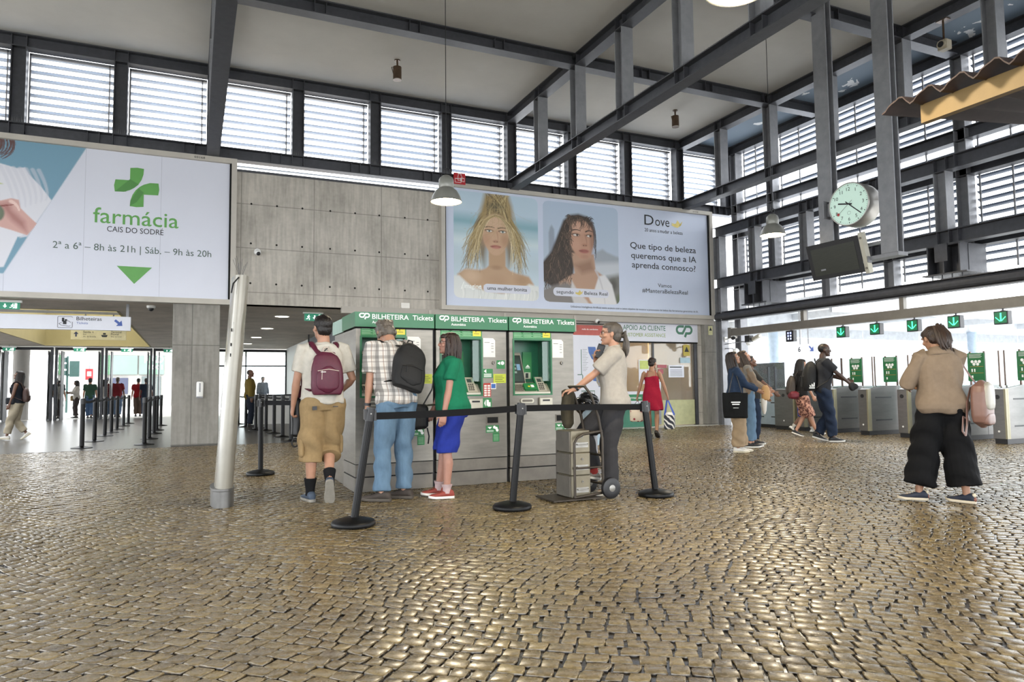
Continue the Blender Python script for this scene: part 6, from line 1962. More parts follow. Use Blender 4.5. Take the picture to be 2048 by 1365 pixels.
    def body(s, sk):
        M = skin(sk); s.sk = sk; k = s.k
        mb = MB()
        f = s.sex != 'm'
        s.torso(mb, .86, 1.47, -.02)
        for q in 'LR':
            ank, knee, R = s.feet[q]; hp = s.HL if q == 'L' else s.HR
            up = hp.lerp(knee, .5); lo = knee.lerp(ank, .3); back = (R @ V(0, -.012, 0))
            s.limb(mb, [hp + V(0, 0, .03), hp.lerp(knee, .15), up, knee.lerp(hp, .1), knee, lo + back, knee.lerp(ank, .6) + back * .5, ank + V(0, 0, .02), ank - V(0, 0, .05)], [.078, .082 * s.fat, .068, .052, .049, .054, .044, .034, .034])
            mb.ell(ank + R @ V(0, .06, -.05), (.035, .09, .03), R=R)
            sh, el, wr, cu, pa, dr, sg = s.arms[q]
            s.limb(mb, [sh + V(-sg * .03, 0, .01), sh.lerp(el, .1), sh.lerp(el, .5), el, el.lerp(wr, .25), el.lerp(wr, .7), wr], [.048, .050, .042 * (1 + (s.fat - 1) * .5), .036, .039, .030, (.027, .023)])
            s.hand(mb, el, wr, cu, pa, dr, sg)
        R, c = s.headM(); s.R, s.hc = R, c
        nb = s.T((0, -.02, 1.44))
        mb.tube([nb, nb.lerp(c, .5) + R @ V(0, -.012, 0), c + R @ V(0, -.012, -.06)], [.062, .052 if f else .058, .054], 16)
        H = [(-.112, .056, .020, .020), (-.092, .046, .044, .044), (-.06, .026, .058, .070), (-.03, .012, .065, .083), (0, .004, .070, .091), (.03, 0, .074, .096), (.06, -.003, .073, .094), (.088, -.006, .060, .079), (.106, -.008, .038, .05), (.115, -.008, .012, .016)]
        mb.loft([[c + R @ V(w * math.cos(2 * PI * i / 20), y + d * math.sin(2 * PI * i / 20), z) for i in range(20)] for z, y, w, d in H])
        h = lambda x, y, z: c + R @ V(x, y, z)
        mb.tube([h(0, .088, .028), h(0, .102, .0), h(0, .113, -.022), h(0, .100, -.034)], [.008, .0095, .0135, .010], 10)
        for sx in (-1, 1):
            mb.ell(h(sx * .012, .098, -.028), (.009, .011, .008), 10, 6, R)
            mb.ell(h(sx * .032, .080, .038), (.026, .014, .009), 10, 6, R)
            mb.ell(h(sx * .042, .062, -.022), (.026, .028, .024), 10, 6, R)
            mb.ell(h(sx * .074, -.004, -.004), (.011, .020, .032), 10, 8, R)
        mb.ell(h(0, .084, -.096), (.024, .018, .018), 10, 6, R)
        mb.ell(h(0, .088, -.060), (.026, .014, .015), 12, 8, R)
        s.sc(mb)
        s.bodyo = remeshed(mb, 'body', s.t, M, s.vox * .8, 2)
        if s.vox < .014:
            mb = MB().m(mat('lip_' + sk, '#8a4f49' if sk in ('fair', 'pink', 'tan') else '#4d2f2b', 0.4)).ell(h(0, .096, -.056), (.021, .010, .006), 12, 6, R).ell(h(0, .096, -.066), (.018, .010, .006), 12, 6, R)
            s.sc(mb).build('mouth', s.t, True)
            for sx in (-1, 1):
                mb = MB().m(mat('eye_white', '#d8d4cd', 0.2)).ell(h(sx * .031, .0815, .012), (.013, .012, .008), 12, 8, R).m(mat('eye_iris', '#2c211a', 0.2)).ell(h(sx * .031, .089, .012), (.006, .006, .006), 10, 6, R)
                s.sc(mb).build('eye', s.t, True)
    def hand(s, mb, el, wr, curl, palm, hdir, sg):
        d = (wr - el).normalized() if hdir is None else V(*hdir).normalized()
        n = V(*palm) if palm is not None else V(-sg, 0, 0)
        n = (n - d * n.dot(d)).normalized(); w = d.cross(n)           # palm normal n, width w
        th = w if w.y > 0 or abs(w.y) < .1 else -w                      # thumb towards the front
        mb.loft([[wr + d * t + w * (a * math.cos(2 * PI * i / 12)) + n * (b * math.sin(2 * PI * i / 12)) for i in range(12)] for t, a, b in ((-.01, .026, .022), (.03, .036, .019), (.07, .042, .017), (.095, .040, .012))])
        if not s.fingers:
            mb.loft([[wr + d * t + n * c + w * (a * math.cos(2 * PI * i / 10)) + n * (b * math.sin(2 * PI * i / 10)) for i in range(10)] for t, a, b, c in ((.08, .04, .012, 0), (.12, .036, .012, .01), (.15, .03, .01, .03))])
            return
        L = (.070, .080, .074, .058)
        for j in range(4):
            x = (j - 1.5) * .0205
            p = wr + d * (.088 - .006 * abs(j - 1.2)) + th * (-x)
            a = math.radians(curl) * (.8 + .1 * j); dirv = d; pts = [p - d * .01, p]; ang = 0
            for q in range(3):
                ang += a * (.55 if q == 0 else 1.0)
                dirv = d * math.cos(ang) + n * math.sin(ang)
                p = p + dirv * (L[j] * (.42, .33, .27)[q]); pts.append(p)
            mb.tube(pts, [.0092, .0092, .0085, .0078, .0062], 8)
        p = wr + d * .022 + th * .026
        t1 = (d * .62 + th * .62 + n * .35).normalized(); t2 = (d * .85 + th * .15 + n * .5).normalized()
        mb.tube([p - th * .012, p + t1 * .02, p + t1 * .045, p + t1 * .045 + t2 * .03], [.014, .0125, .0100, .0075], 8)
    # ---- clothing
    def top(s, m, z0=.86, ofs=.018, sleeve=.75, sr=1.0, name='shirt', seed=1, fold=.005, zt=1.475, flare=0, armr=.05, cuff=.0):
        mb = MB()
        s.torso(mb, z0, zt, ofs, flare=flare)
        for q in 'LR':
            sh, el, wr, *_ = s.arms[q]; sg = s.arms[q][-1]
            if sleeve <= 0: continue
            pts = [sh + V(-sg * .05, 0, .012), sh + V(-sg * .005, 0, .012)]; r0 = (armr + .012) * sr
            rs = [r0 * 1.02, r0 * 1.04]
            if sleeve <= 1:
                for t in (.35, .7, 1): pts.append(sh.lerp(el, t * sleeve)); rs.append(r0 * (1.0 - .04 * t) + cuff * t)
            else:
                for t in (.4, .8, 1): pts.append(sh.lerp(el, t)); rs.append(r0 * (1 - .1 * t))
                for t in (.5, 1): pts.append(el.lerp(wr, t * (sleeve - 1))); rs.append(r0 * (.88 - .12 * t))
            mb.tube(pts, rs, 16)
        nb = s.T((0, -.02, 1.455)); mb.tube([nb, s.T((0, -.018, zt + .012))], [.082, .066], 18)
        s.sc(mb)
        return remeshed(mb, name, s.t, m, s.vox, 3, folds(fold, seed))
    def bottoms(s, m, end=1.9, r=(.105, .082, .07), name='trousers', seed=2, fold=.005, z1=1.0, ofs=.012, band=None):
        """end: 0..1 along thigh, 1..2 along shin"""
        mb = MB(); s.torso(mb, .855, z1, ofs)
        for q in 'LR':
            ank, knee, R = s.feet[q]; hp = s.HL if q == 'L' else s.HR
            pts = [hp + V(0, 0, .05), hp - V(0, 0, .0)]; rs = [r[0] * .92, r[0]]
            pts += [hp.lerp(knee, .4 * min(end, 1)), hp.lerp(knee, .8 * min(end, 1)), hp.lerp(knee, min(end, 1))]
            rs += [r[0] * .97, (r[0] + r[1] * 1.2) / 2.15, r[1]]
            if end > 1:
                for t in (.35, .7, 1): pts.append(knee.lerp(ank, t * (end - 1))); rs.append(r[1] * (1 - t) + r[2] * t)
            mb.tube(pts, rs, 18)
        s.sc(mb)
        return remeshed(mb, name, s.t, m, s.vox, 3, folds(fold, seed, .9, .9))
    def shoe(s, q, m, sole, lace=None, L=1.0, low=False, sock=None, sockh=.3, slip=False):
        ank, knee, R = s.feet[q]; k = s.k
        secs = [(-.078, .020, .050), (-.068, .032, .080), (-.04, .037, .098), (.0, .038, .094), (.035, .040, .082), (.08, .046, .064), (.125, .048, .054), (.16, .042, .048), (.182, .026, .040), (.19, .010, .034)]
        mb = MB().m(m); rings = []
        for y, w, z in secs:
            zz = z * (.82 if low and y < .04 else 1)
            rings.append([ank + R @ V(w * math.copysign(abs(math.cos(t)) ** .8, math.cos(t)), y * L, -.085 + .018 + (zz - .018) * (.5 + .5 * math.copysign(abs(math.sin(t)) ** .8, math.sin(t)))) for t in [2 * PI * i / 16 for i in range(16)]])
        mb.loft(rings); o = s.sc(mb).build('shoe', s.t, 60)
        mb = MB().m(sole); rings = []
        for z, g in ((0, .94), (.004, 1.03), (.022, 1.06), (.026, 1.0)):
            pts = [(w * g, y * L) for y, w, _ in secs]
            out = [(-.0, -.082 * L)] + pts + [(0, .195 * L)] + [(-a, b) for a, b in pts[::-1]]
            rings.append([ank + R @ V(a, b, -.085 + z + (.012 * max(0, b / L - .11) / .08 if b > .11 else 0)) for a, b in out])
        mb.loft(rings); s.sc(mb).build('sole', o, 40)
        if lace:
            mb = MB().m(lace)
            for j in range(4):
                y = .035 + .022 * j; z = -.085 + .088 - .0078 * j
                mb.tube([ank + R @ V(-.02, y, z - .004), ank + R @ V(0, y + .004, z + .003), ank + R @ V(.02, y, z - .004)], .0035, 6)
            mb.tube([ank + R @ V(0, .03, .012), ank + R @ V(.03, .05, .004), ank + R @ V(.012, .03, .008)], .0025, 5)
            s.sc(mb).build('laces', o)
        if sock:
            mb = MB().m(sock)
            mb.tube([ank - V(0, 0, .03), ank + (knee - ank) * .06, ank + (knee - ank) * sockh * .6, ank + (knee - ank) * sockh], [.044, .043, .051, .060], 16)
            s.sc(mb).build('sock', s.t, True)
        return o
    def shoes(s, m, sole, **kw):
        s.shoe('L', m, sole, **kw); s.shoe('R', m, sole, **kw)
    # ---- hair
    def hair(s, col, style='short', seed=3, vox=None, back=0.0, grey=None):
        M = mat('hair_' + col.strip('#') + (grey or '').strip('#'), None, 0.45, 0, 0.35, 26, 0.25, 160, stretch=(1, 1, .25), spec=.4, lin=[x * .7 for x in srgb(col)])
        c, R = s.hc, s.R; h = lambda x, y, z: c + R @ V(x, y, z)
        r = random.Random(seed)
        mb = MB()
        if style == 'buzz':
            mb.ell(h(0, -.010, .032), (.0765, .096, .088), 24, 14, R)
        elif style == 'short':
            mb.ell(h(0, -.016, .037), (.083, .101, .091), 24, 14, R); mb.ell(h(0, -.046, -.012), (.071, .062, .075), 20, 12, R)
            mb.ell(h(0, .045, .085), (.06, .048, .035), 16, 10, R)
        elif style == 'grey':
            mb.ell(h(0, -.020, .034), (.084, .102, .090), 24, 14, R); mb.ell(h(0, -.055, -.02), (.073, .058, .072), 20, 12, R)
            for _ in range(26):
                a = r.uniform(-2.2, 2.2); z = r.uniform(-.06, .09)
                mb.ell(h(.078 * math.sin(a), -.02 - .09 * math.cos(a) * .95, z), (.02, .02, .02), 8, 6, R)
        else:
            mb.ell(h(0, -.018, .035), (.083, .101, .090), 24, 14, R); mb.ell(h(0, -.048, -.018), (.073, .060, .078), 20, 12, R)
        if style in ('pony', 'long', 'bun'):
            mb.ell(h(0, .030, .072), (.070, .058, .044), 18, 10, R)
        if style == 'afro':
            mb.ell(h(0, -.02, .05), (.125, .13, .12), 24, 14, R)
        if style == 'bob':
            mb.ell(h(0, -.05, -.06), (.092, .075, .11), 20, 12, R); mb.ell(h(0, .05, .07), (.066, .05, .035), 16, 10, R)
            for sx in (-1, 1):
                mb.tube([h(sx * .07, .03, .06), h(sx * .085, .02, 0), h(sx * .08, .0, -.10), h(sx * .07, -.02, -.17)], [.022, .026, .032, .014], 12)
        o = remeshed(s.sc(mb), 'hair', s.t, M, (vox or s.vox) * .8, 2, strandy(.0035 if style != 'afro' else .006, seed))
        mb = MB().m(M)
        if style == 'long' or style == 'bob':
            Lmax = -.46 if style == 'long' else -.2
            for j in range(60 if s.vox < .014 else 30):
                a = r.uniform(-2.5, 2.5); x = .08 * math.sin(a); y = -.03 - .085 * math.cos(a)
                dz = Lmax + r.uniform(-.06, .06)
                if abs(a) > 1.7: x *= 1.05
                e = 1.15 + r.uniform(-.1, .15)
                bk = -.035 if style == 'long' else 0
                mb.tube([h(x * .8, y * .8, .08), h(x * 1.08, y * 1.05, .0), h(x * e, y * 1.1 + bk * .5, dz * .45), h(x * e * 1.05 + r.uniform(-.02, .02), y * 1.1 + bk, dz * .8), h(x * e + r.uniform(-.02, .02), y + bk, dz)], [.012, .016, .016, .012, .003], 7)
        if style == 'pony':
            W = 1.5
            p0 = h(0, -.105, .045 if back == 0 else back)
            for j in range(34):
                a = r.uniform(0, 6.28); q = r.uniform(0, .034); u1, u2 = q * math.cos(a), q * math.sin(a)
                L = r.uniform(.18, .25)
                o1 = p0 + R @ V(u1 * .5, 0, u2 * .5)
                mb.tube([h(u1 * 2.2, -.07, .05 + u2), o1, o1 + R @ V(u1 * 1.0, -.035, .01 + u2 * .5), o1 + R @ V(u1 * 1.5, -.055 + u2 * .4, -.07), o1 + R @ V(u1 * 1.6, -.045 + u2 * .6, -L * .8), o1 + R @ V(u1 * 1.1 + r.uniform(-.02, .02), -.03 + u2, -L)], [.014, .012, .018, .02, .016, .004], 7)
            mb.m(M_black).tube([p0 + R @ V(.018 * math.cos(b), -.012, .018 * math.sin(b)) for b in [i * PI / 5 for i in range(11)]], .006, 6)
        if style == 'bun':
            for j in range(10):
                a = j * .63
                mb.tube([h(.02 * math.cos(a + t), -.10 - .01 * t, .02 + .03 * math.sin(a + t)) for t in (0, .8, 1.6, 2.4)], .012, 6)
        if mb.v:
            s.sc(mb).build('hair_strands', o, True)
        if s.vox < .014:
            mb = MB().m(M)
            for sx in (-1, 1):
                mb.tube([h(sx * .014, .091, .030), h(sx * .034, .089, .036), h(sx * .052, .074, .031)], [.003, .0035, .002], 6)
            s.sc(mb).build('eyebrows', s.t)
        return o
    def glasses(s, col='#2a1d18', dark=False):
        c, R = s.hc, s.R; h = lambda x, y, z: c + R @ V(x, y, z)
        mb = MB().m(mat('glasses_' + col.strip('#'), col, 0.3))
        for sx in (-1, 1):
            mb.tube([h(sx * .033 + .024 * math.cos(a), .102 - abs(.024 * math.cos(a) * sx + .0) * .12, .010 + .018 * math.sin(a)) for a in [i * PI / 7 for i in range(15)]], .0022, 6)
            mb.tube([h(sx * .056, .096, .014), h(sx * .078, .03, .014), h(sx * .080, -.01, .006)], .0024, 6)
        mb.tube([h(-.010, .106, .012), h(.010, .106, .012)], .002, 6)
        s.sc(mb).build('glasses', s.t)
    def w(s, x, y, z):
        """a point of the person's frame (torso leaning included when above the hips)"""
        return s.T((x, y, z)) * s.k
    def held(s, name, label, cat, group=None):
        return thing(name, label, cat, (s.loc[0], s.loc[1], 0), s.rot, group)

def backpack(p, label, m, w=.30, h=.42, d=.16, z=1.18, x=0, strap=None, trim=None, pocket=True, both=True, tilt=0, yaw=0, ph=.45):
    t = p.held('backpack', label, 'backpack')
    k = p.k
    y0 = -.125 * p.fat
    def q(a, b, c):
        v = Matrix.Rotation(math.radians(tilt), 3, 'Y') @ Matrix.Rotation(math.radians(yaw), 3, 'Z') @ V(a, b, c)
        return p.T((x + v.x, y0 + v.y, z + v.z))
    mb = MB(); rings = []
    for i in range(11):
        tz = i / 10; zz = -h / 2 + h * tz
        f = 1.0 if tz < .55 else math.sqrt(max(.02, 1 - ((tz - .55) / .47) ** 2.2)); f *= .86 + .14 * min(1, tz / .15) if tz < .15 else 1
        dd = d * (1 - .35 * max(0, tz - .4))
        rings.append([q(w / 2 * f * math.copysign(abs(math.cos(a)) ** .62, math.cos(a)), -dd / 2 + dd / 2 * f * math.copysign(abs(math.sin(a)) ** .62, math.sin(a)), zz) for a in [2 * PI * j / 22 for j in range(22)]])
    mb.loft(rings); p.sc(mb)
    remeshed(mb, 'bag_body', t, m, .009, 2, folds(.0025, 4))
    if pocket:
        mb = MB(); rings = []
        for i in range(7):
            tz = i / 6; f = math.sqrt(max(.05, 1 - (2 * tz - 1) ** 4))
            rings.append([q(w * .37 * f * math.cos(a), -d * .93 - .03 * f * abs(math.sin(a)) * (1 if math.sin(a) < 0 else .2), -h * .46 + h * ph * tz) for a in [2 * PI * j / 16 for j in range(16)]])
        mb.loft(rings); p.sc(mb)
        po = remeshed(mb, 'front_pocket', t, m, .008, 2, folds(.002, 5))
        mb = MB().m(M_black if trim is None else trim).tube([q(-w * .33, -d * 1.02, -h * .46 + h * ph * .82), q(0, -d * 1.12, -h * .46 + h * ph * .88), q(w * .33, -d * 1.02, -h * .46 + h * ph * .82)], .004, 6).tube([q(-w * .2, -d * 1.1, -h * .46 + h * ph * .84), q(-w * .21, -d * 1.12, -h * .46 + h * ph * .5)], .003, 5)
        p.sc(mb).build('zip', po)
    ms = strap or m
    mb = MB().m(trim or ms).tube([q(-.03, -.02, h * .49), q(-.02, -.03, h * .60), q(.02, -.03, h * .60), q(.03, -.02, h * .49)], .008, 8)
    if trim:
        mb.tube([q(w / 2 * .99 * math.cos(a), -d * .45, h * .05 + h * .45 * math.sin(a)) for a in [i * PI / 12 for i in range(13)]], .006, 6)
    p.sc(mb).build('handle', t, True)
    for sx in ((-1, 1) if both else ((1,) if x >= 0 else (-1,))):
        xs = .10 * sx * (1 if abs(x) < .02 else 1)
        mb = MB().m(ms)
        fr = .125 * p.fat + .01
        P_ = [q(.055 * sx, -.015, h * .44), p.T((xs * 1.0, -.10, 1.445)), p.T((xs * 1.15, -.02, 1.495)), p.T((xs * 1.2, .06, 1.455)), p.T((xs * 1.25, fr, 1.34)), p.T((xs * 1.5, fr * .9, 1.20)), p.T((xs * 1.75, .02, 1.08)), q(.46 * w * sx, -.02, -h * .40)]
        mb.tube(P_, [(.024, .006)] * len(P_), 10, up=(0, 0, 1)) if False else None
        rings = []
        pts = P_
        for i, c in enumerate(pts):
            a = pts[max(0, i - 1)]; b = pts[min(len(pts) - 1, i + 1)]; tg = (b - a).normalized()
            sd = V(1, 0, 0) - tg * tg.x; sd = sd.normalized(); nn = tg.cross(sd)
            rings.append([c + sd * (.027 * math.cos(g)) + nn * (.008 * math.sin(g)) for g in [2 * PI * j / 10 for j in range(10)]])
        mb.loft(rings); p.sc(mb).build('shoulder_strap', t, True)
    return t
def cloth(name, col, rough=.85, var=.08, scale=20, bump=.12, bs=180):
    return mat(name, None, rough, 0, var, scale, bump, bs, spec=.2, lin=[x * .72 for x in srgb(col)])

M_soleW = mat('shoe_sole_white', '#d6d3cc', 0.6, 0, 0.06, 20)
M_soleK = mat('shoe_sole_dark', '#2b2825', 0.7, 0, 0.1, 20)
M_lace = mat('shoe_lace', '#c9c6bf', 0.7)

# ---- man with the maroon backpack
p = Person('young man in white t-shirt and khaki cargo shorts walking away, maroon backpack', (1.19, 7.2), (-.02, 1), 1.83, 'm', 'fair', head=(14, 2, 0), footL=(-.10, .06, 0, 8, 0), footR=(.045, -.13, .10, -12, -62), handL=(-.255, .10, .90), handR=(.20, .20, 1.02), poleR=(.8, -1, -.3), vox=.0075, fat=1.02, kneeR=(.1, 1, 0), curlL=60)
p.top(cloth('tshirt_white', '#d3cdc1'), .92, .024, .72, 1.22, 't_shirt', 1, .006)
p.bottoms(cloth('khaki_cotton', '#a48a63', var=.1), 1.28, (.122, .112, .112), 'cargo_shorts', 2, .007, z1=.98)
for q, sx in (('L', -1), ('R', 1)):
    ank, knee, R = p.feet[q]; hp = p.HL if q == 'L' else p.HR
    c = hp.lerp(knee, .92) + V(sx * .098, -.015, 0)
    mb = MB(); mb.box(c - V(.022, .07, .10), c + V(.022, .07, .09), bev=.02); o = remeshed(p.sc(mb), 'cargo_pocket', p.t, _mats['khaki_cotton'], .009, 4, folds(.004, 6))
mb = MB().m(M_black).box((-.12, -.152, .86), (-.08, -.142, .895)).box((.07, -.152, .885), (.115, -.142, .893)); p.sc(mb).build('pocket_tab', p.t)
p.shoes(mat('shoe_slate_blue', '#3e4a5a', .7, 0, .12, 14), mat('sole_worn_grey', '#8a857b', .7, 0, .1, 20), lace=M_lace, sock=cloth('sock_black', '#18181a'), sockh=.33)
p.hair('#1d1714', 'short', 3)
M_mar = mat('maroon_nylon', '#4e1029', 0.55, 0, .1, 30, .1, 150)
M_trimg = mat('grey_piping', '#b8ab9f', .6)
bp = backpack(p, 'maroon backpack with pale piping on the young man in the white t-shirt', M_mar, .29, .40, .14, 1.20, 0.0, trim=M_trimg, ph=.62)
mb = MB().m(M_paper).box((-.075, -.312, 1.205), (-.03, -.308, 1.212)); p.sc(mb).build('label', bp)
t = p.held('shoulder_bag', 'black pouch with a loop hanging in front of the maroon backpack man', 'bag')
mb = MB(); mb.loft([[V(-.20 + a * math.cos(g), .21 + b * math.sin(g), z) for g in [2 * PI * j / 14 for j in range(14)]] for z, a, b in ((.60, .03, .03), (.62, .055, .045), (.80, .06, .05), (.95, .055, .045), (.97, .03, .03))])
remeshed(p.sc(mb), 'pouch', t, M_black, .008, 2, folds(.003, 2))
mb = MB().m(M_mar).ell((-.20, .21, 1.03), (.05, .05, .07), 16, 10); p.sc(mb).build('pouch_top', t, True)
mb = MB().m(M_black).tube([V(-.22 + .03 * math.cos(g), .20, .545 + .04 * math.sin(g)) for g in [j * PI / 6 for j in range(13)]], .007, 6); p.sc(mb).build('loop', t)
mb = MB().m(M_black); pts = [V(-.20, .22, .96), p.T((-.10, .155, 1.25)), p.T((.02, .10, 1.44)), p.T((.07, -.01, 1.51)), p.T((.03, -.115, 1.45)), p.T((-.06, -.150, 1.36))]
mb.loft([[c + V(.018 * math.cos(g), .006 * math.sin(g), .012 * math.cos(g)) for g in [2 * PI * j / 8 for j in range(8)]] for c in pts]); p.sc(mb).build('shoulder_strap', t, True)

# ---- man in the plaid shirt
def plaid():
    m = mat('plaid_cotton', '#a8a29b', .85, 0, .05, 20, .12, 180, spec=.2)
    nt = m.node_tree; b = nt.nodes['Principled BSDF']
    tc = nt.nodes.new('ShaderNodeTexCoord'); sx = nt.nodes.new('ShaderNodeSeparateXYZ'); nt.links.new(tc.outputs['Object'], sx.inputs[0])
    def stripe(axis, per, wid, off):
        a = nt.nodes.new('ShaderNodeMath'); a.operation = 'ADD'; a.inputs[1].default_value = off
        if axis == 'XY':
            ad = nt.nodes.new('ShaderNodeMath'); ad.operation = 'ADD'; nt.links.new(sx.outputs['X'], ad.inputs[0]); nt.links.new(sx.outputs['Y'], ad.inputs[1]); nt.links.new(ad.outputs[0], a.inputs[0])
        else:
            nt.links.new(sx.outputs[axis], a.inputs[0])
        p_ = nt.nodes.new('ShaderNodeMath'); p_.operation = 'PINGPONG'; p_.inputs[1].default_value = per / 2; nt.links.new(a.outputs[0], p_.inputs[0])
        l = nt.nodes.new('ShaderNodeMath'); l.operation = 'LESS_THAN'; l.inputs[1].default_value = wid; nt.links.new(p_.outputs[0], l.inputs[0])
        return l.outputs[0]
    cur = None
    for ax, per, wid, off, col, f in (('X', .095, .014, 0, '#4b4847', .6), ('Z', .11, .016, .02, '#5b5856', .45), ('X', .095, .005, .047, '#8d7466', .6), ('Z', .11, .004, .067, '#6b6462', .6), ('X', .095, .003, .024, '#6b6462', .5)):
        mx = nt.nodes.new('ShaderNodeMixRGB'); k = nt.nodes.new('ShaderNodeMath'); k.operation = 'MULTIPLY'; k.inputs[1].default_value = f
        nt.links.new(stripe(ax, per, wid, off), k.inputs[0]); nt.links.new(k.outputs[0], mx.inputs['Fac'])
        mx.inputs['Color2'].default_value = srgb(col) + [1]
        if cur is None: mx.inputs['Color1'].default_value = srgb('#c9c4bd') + [1]
        else: nt.links.new(cur, mx.inputs['Color1'])
        cur = mx.outputs['Color']
    nt.links.new(cur, b.inputs['Base Color'])
    return m
M_jeanL = mat('light_blue_denim', '#5c7489', .85, 0, .14, 18, .15, 220, stretch=(1, 1, .4), spec=.2)
M_jeanD = mat('dark_blue_denim', '#212b3d', .85, 0, .22, 12, .15, 220, spec=.2)
M_blkfab = mat('black_nylon', '#0b0b0c', .75, 0, .2, 20, .12, 150)
p = Person('older man in plaid shirt and light jeans bending towards the left ticket machine', (1.84, 6.98), (-.18, .98), 1.86, 'm', 'fair', lean=13, head=(0, -32, 0), footL=(-.12, -.03, 0, 45, 0), footR=(.12, .0, 0, 40, 0), handL=(-.235, .06, .82), handR=(.12, .42, 1.08), poleL=(-.6, -1, 0), vox=.0075, fat=1.04, pel=(0, -.06))
p.top(plaid(), .90, .026, .78, 1.3, 'plaid_shirt', 7, .006)
p.bottoms(M_jeanL, 1.96, (.108, .080, .077), 'jeans', 8, .006, z1=1.03)
mb = MB().m(M_black); mb.loft([p.ring(z, -.008, .160 * p.fatk(1.04), .112 * p.fatk(1.04), ofs=o) for z, o in ((1.012, .015), (1.014, .02), (1.046, .02), (1.048, .015))]); p.sc(mb).build('belt', p.t, True)
p.shoes(mat('hiking_shoe_brown', '#3a322c', .75, 0, .15, 16, .1, 90), mat('hiking_sole_grey', '#4d4740', .8, 0, .1), lace=M_soleK, L=1.08)
p.hair('#6f665c', 'grey', 5)
sh, el, wr, *_ = p.arms['L']
mb = MB().m(M_black).cyl(el.lerp(wr, .88), el.lerp(wr, .98), .033, n=18); p.sc(mb).build('wrist_watch', p.t)
backpack(p, 'black backpack slung on the right shoulder of the man in the plaid shirt', M_blkfab, .31, .43, .16, 1.21, .075, tilt=14, ph=.42)

# ---- woman in the green t-shirt
p = Person('woman in green t-shirt and blue shorts standing sideways at the middle machine', (2.42, 6.86), (-.95, .28), 1.66, 'f', 'pink', fat=1.34, head=(4, 4, 0), footL=(-.09, .06, 0, 6, 0), footR=(.09, .14, 0, 0, 0), handL=(-.24, .10, .84), handR=(.2, .2, .9), vox=.0075, lean=2)
p.top(cloth('tshirt_green', '#1c7a58'), .88, .028, .62, 1.25, 't_shirt', 3, .005)
p.bottoms(cloth('shorts_blue', '#2a3a98'), 1.02, (.124, .112, .106), 'shorts', 5, .006, z1=.94)
p.shoes(mat('trainer_coral', '#8a3a30', .7, 0, .08, 20), M_soleW, lace=mat('lace_coral', '#8a3a30', .7), sock=cloth('sock_pale_pink', '#d3b9b8'), sockh=.16)
p.hair('#33231d', 'bob', 8)
p.glasses('#2a2222')
sh, el, wr, *_ = p.arms['L']
mb = MB().m(M_chip).cyl(el.lerp(wr, .90), el.lerp(wr, .97), .032, n=18).cyl(el.lerp(wr, .90) + V(-.03, 0, 0), el.lerp(wr, .97) + V(-.03, 0, 0), .014, n=10); p.sc(mb).build('wrist_watch', p.t)
t = p.held('shoulder_bag', 'black shoulder bag hanging in front of the woman in the green t-shirt', 'bag')
mb = MB(); mb.box((.02, .24, .72), (.20, .42, .98), bev=.03); remeshed(p.sc(mb), 'bag_body', t, M_blkfab, .009, 3, folds(.004, 3))
mb = MB().m(M_black)
pts = [V(.11, .30, .98), p.T((.11, .20, 1.15)), p.T((.02, .165, 1.34)), p.T((-.07, .06, 1.475)), p.T((-.08, -.06, 1.475)), p.T((-.02, -.14, 1.36)), p.T((.08, -.14, 1.15)), V(.16, .0, 1.0), V(.16, .26, .97)]
mb.loft([[c + V(.024 * math.cos(g), .007 * math.sin(g), .010 * math.cos(g)) for g in [2 * PI * j / 8 for j in range(8)]] for c in pts]); p.sc(mb).build('shoulder_strap', t, True)
mb = MB().m(M_black).tube([V(.04, .40, .76), V(.05, .44, .68), V(.05, .45, .60)], .007, 6).tube([V(.1, .26, .73), V(.1, .24, .64), V(.1, .25, .56)], .009, 6); p.sc(mb).build('loose_strap', t)

# ---- woman with the phone and hand truck
p = Person('woman in pale grey shirt and dark trousers phoning beside the hand truck', (3.95, 6.235), (-.88, .47), 1.75, 'f', 'fair', fat=1.06, head=(0, 2, 0), footL=(-.09, .05, 0, 8, 0), footR=(.10, .20, .14, 0, 8), handL=(-.16, .42, 1.045), handR=(.125, .165, 1.375), poleL=(-.3, -1, -.2), poleR=(.1, .15, -1), vox=.0075, kneeR=(0, 1, .2), palmR=(-.6, -.8, .1), curlR=60, curlL=38, palmL=(0, -.2, -1), hdirL=(.1, 1, -.18), hdirR=(-.25, -.12, 1))
M_shirtg = cloth('shirt_pale_grey', '#b5aea4')
p.top(M_shirtg, .87, .026, .80, 1.28, 'shirt', 11, .006)
mb = MB().m(M_shirtg)
mb.loft([[p.T((r_ * math.cos(g) * 1.0, -.015 + r_ * .95 * math.sin(g), z + .012 * -math.sin(g))) for g in [2 * PI * j / 24 for j in range(24)]] for r_, z in ((.085, 1.455), (.086, 1.475), (.071, 1.515), (.066, 1.515), (.078, 1.47))]); p.sc(mb).build('collar', p.t, 60)
mb = MB().m(mat('name_tag', '#7f9a3c', .5)).box((-.10, .158, 1.27), (-.05, .166, 1.30)); p.sc(mb).build('name_tag', p.t)
p.bottoms(cloth('trousers_charcoal', '#3c3b3d'), 1.92, (.112, .088, .085), 'trousers', 13, .004, z1=.95)
p.shoes(mat('trainer_grey', '#9b948b', .7, 0, .1, 20), M_soleW, low=True, sock=cloth('sock_coral', '#c14a44'), sockh=.2)
p.hair('#59524b', 'pony', 9, back=-.01)
p.glasses('#3c2018')
sh, el, wr, *_ = p.arms['L']
mb = MB().m(M_black).cyl(el.lerp(wr, .86), el.lerp(wr, .95), .032, n=18); p.sc(mb).build('wrist_band', p.t)
t = p.held('mobile_phone', 'black mobile phone held to the ear by the woman with the hand truck', 'phone')
sh, el, wr, *_ = p.arms['R']
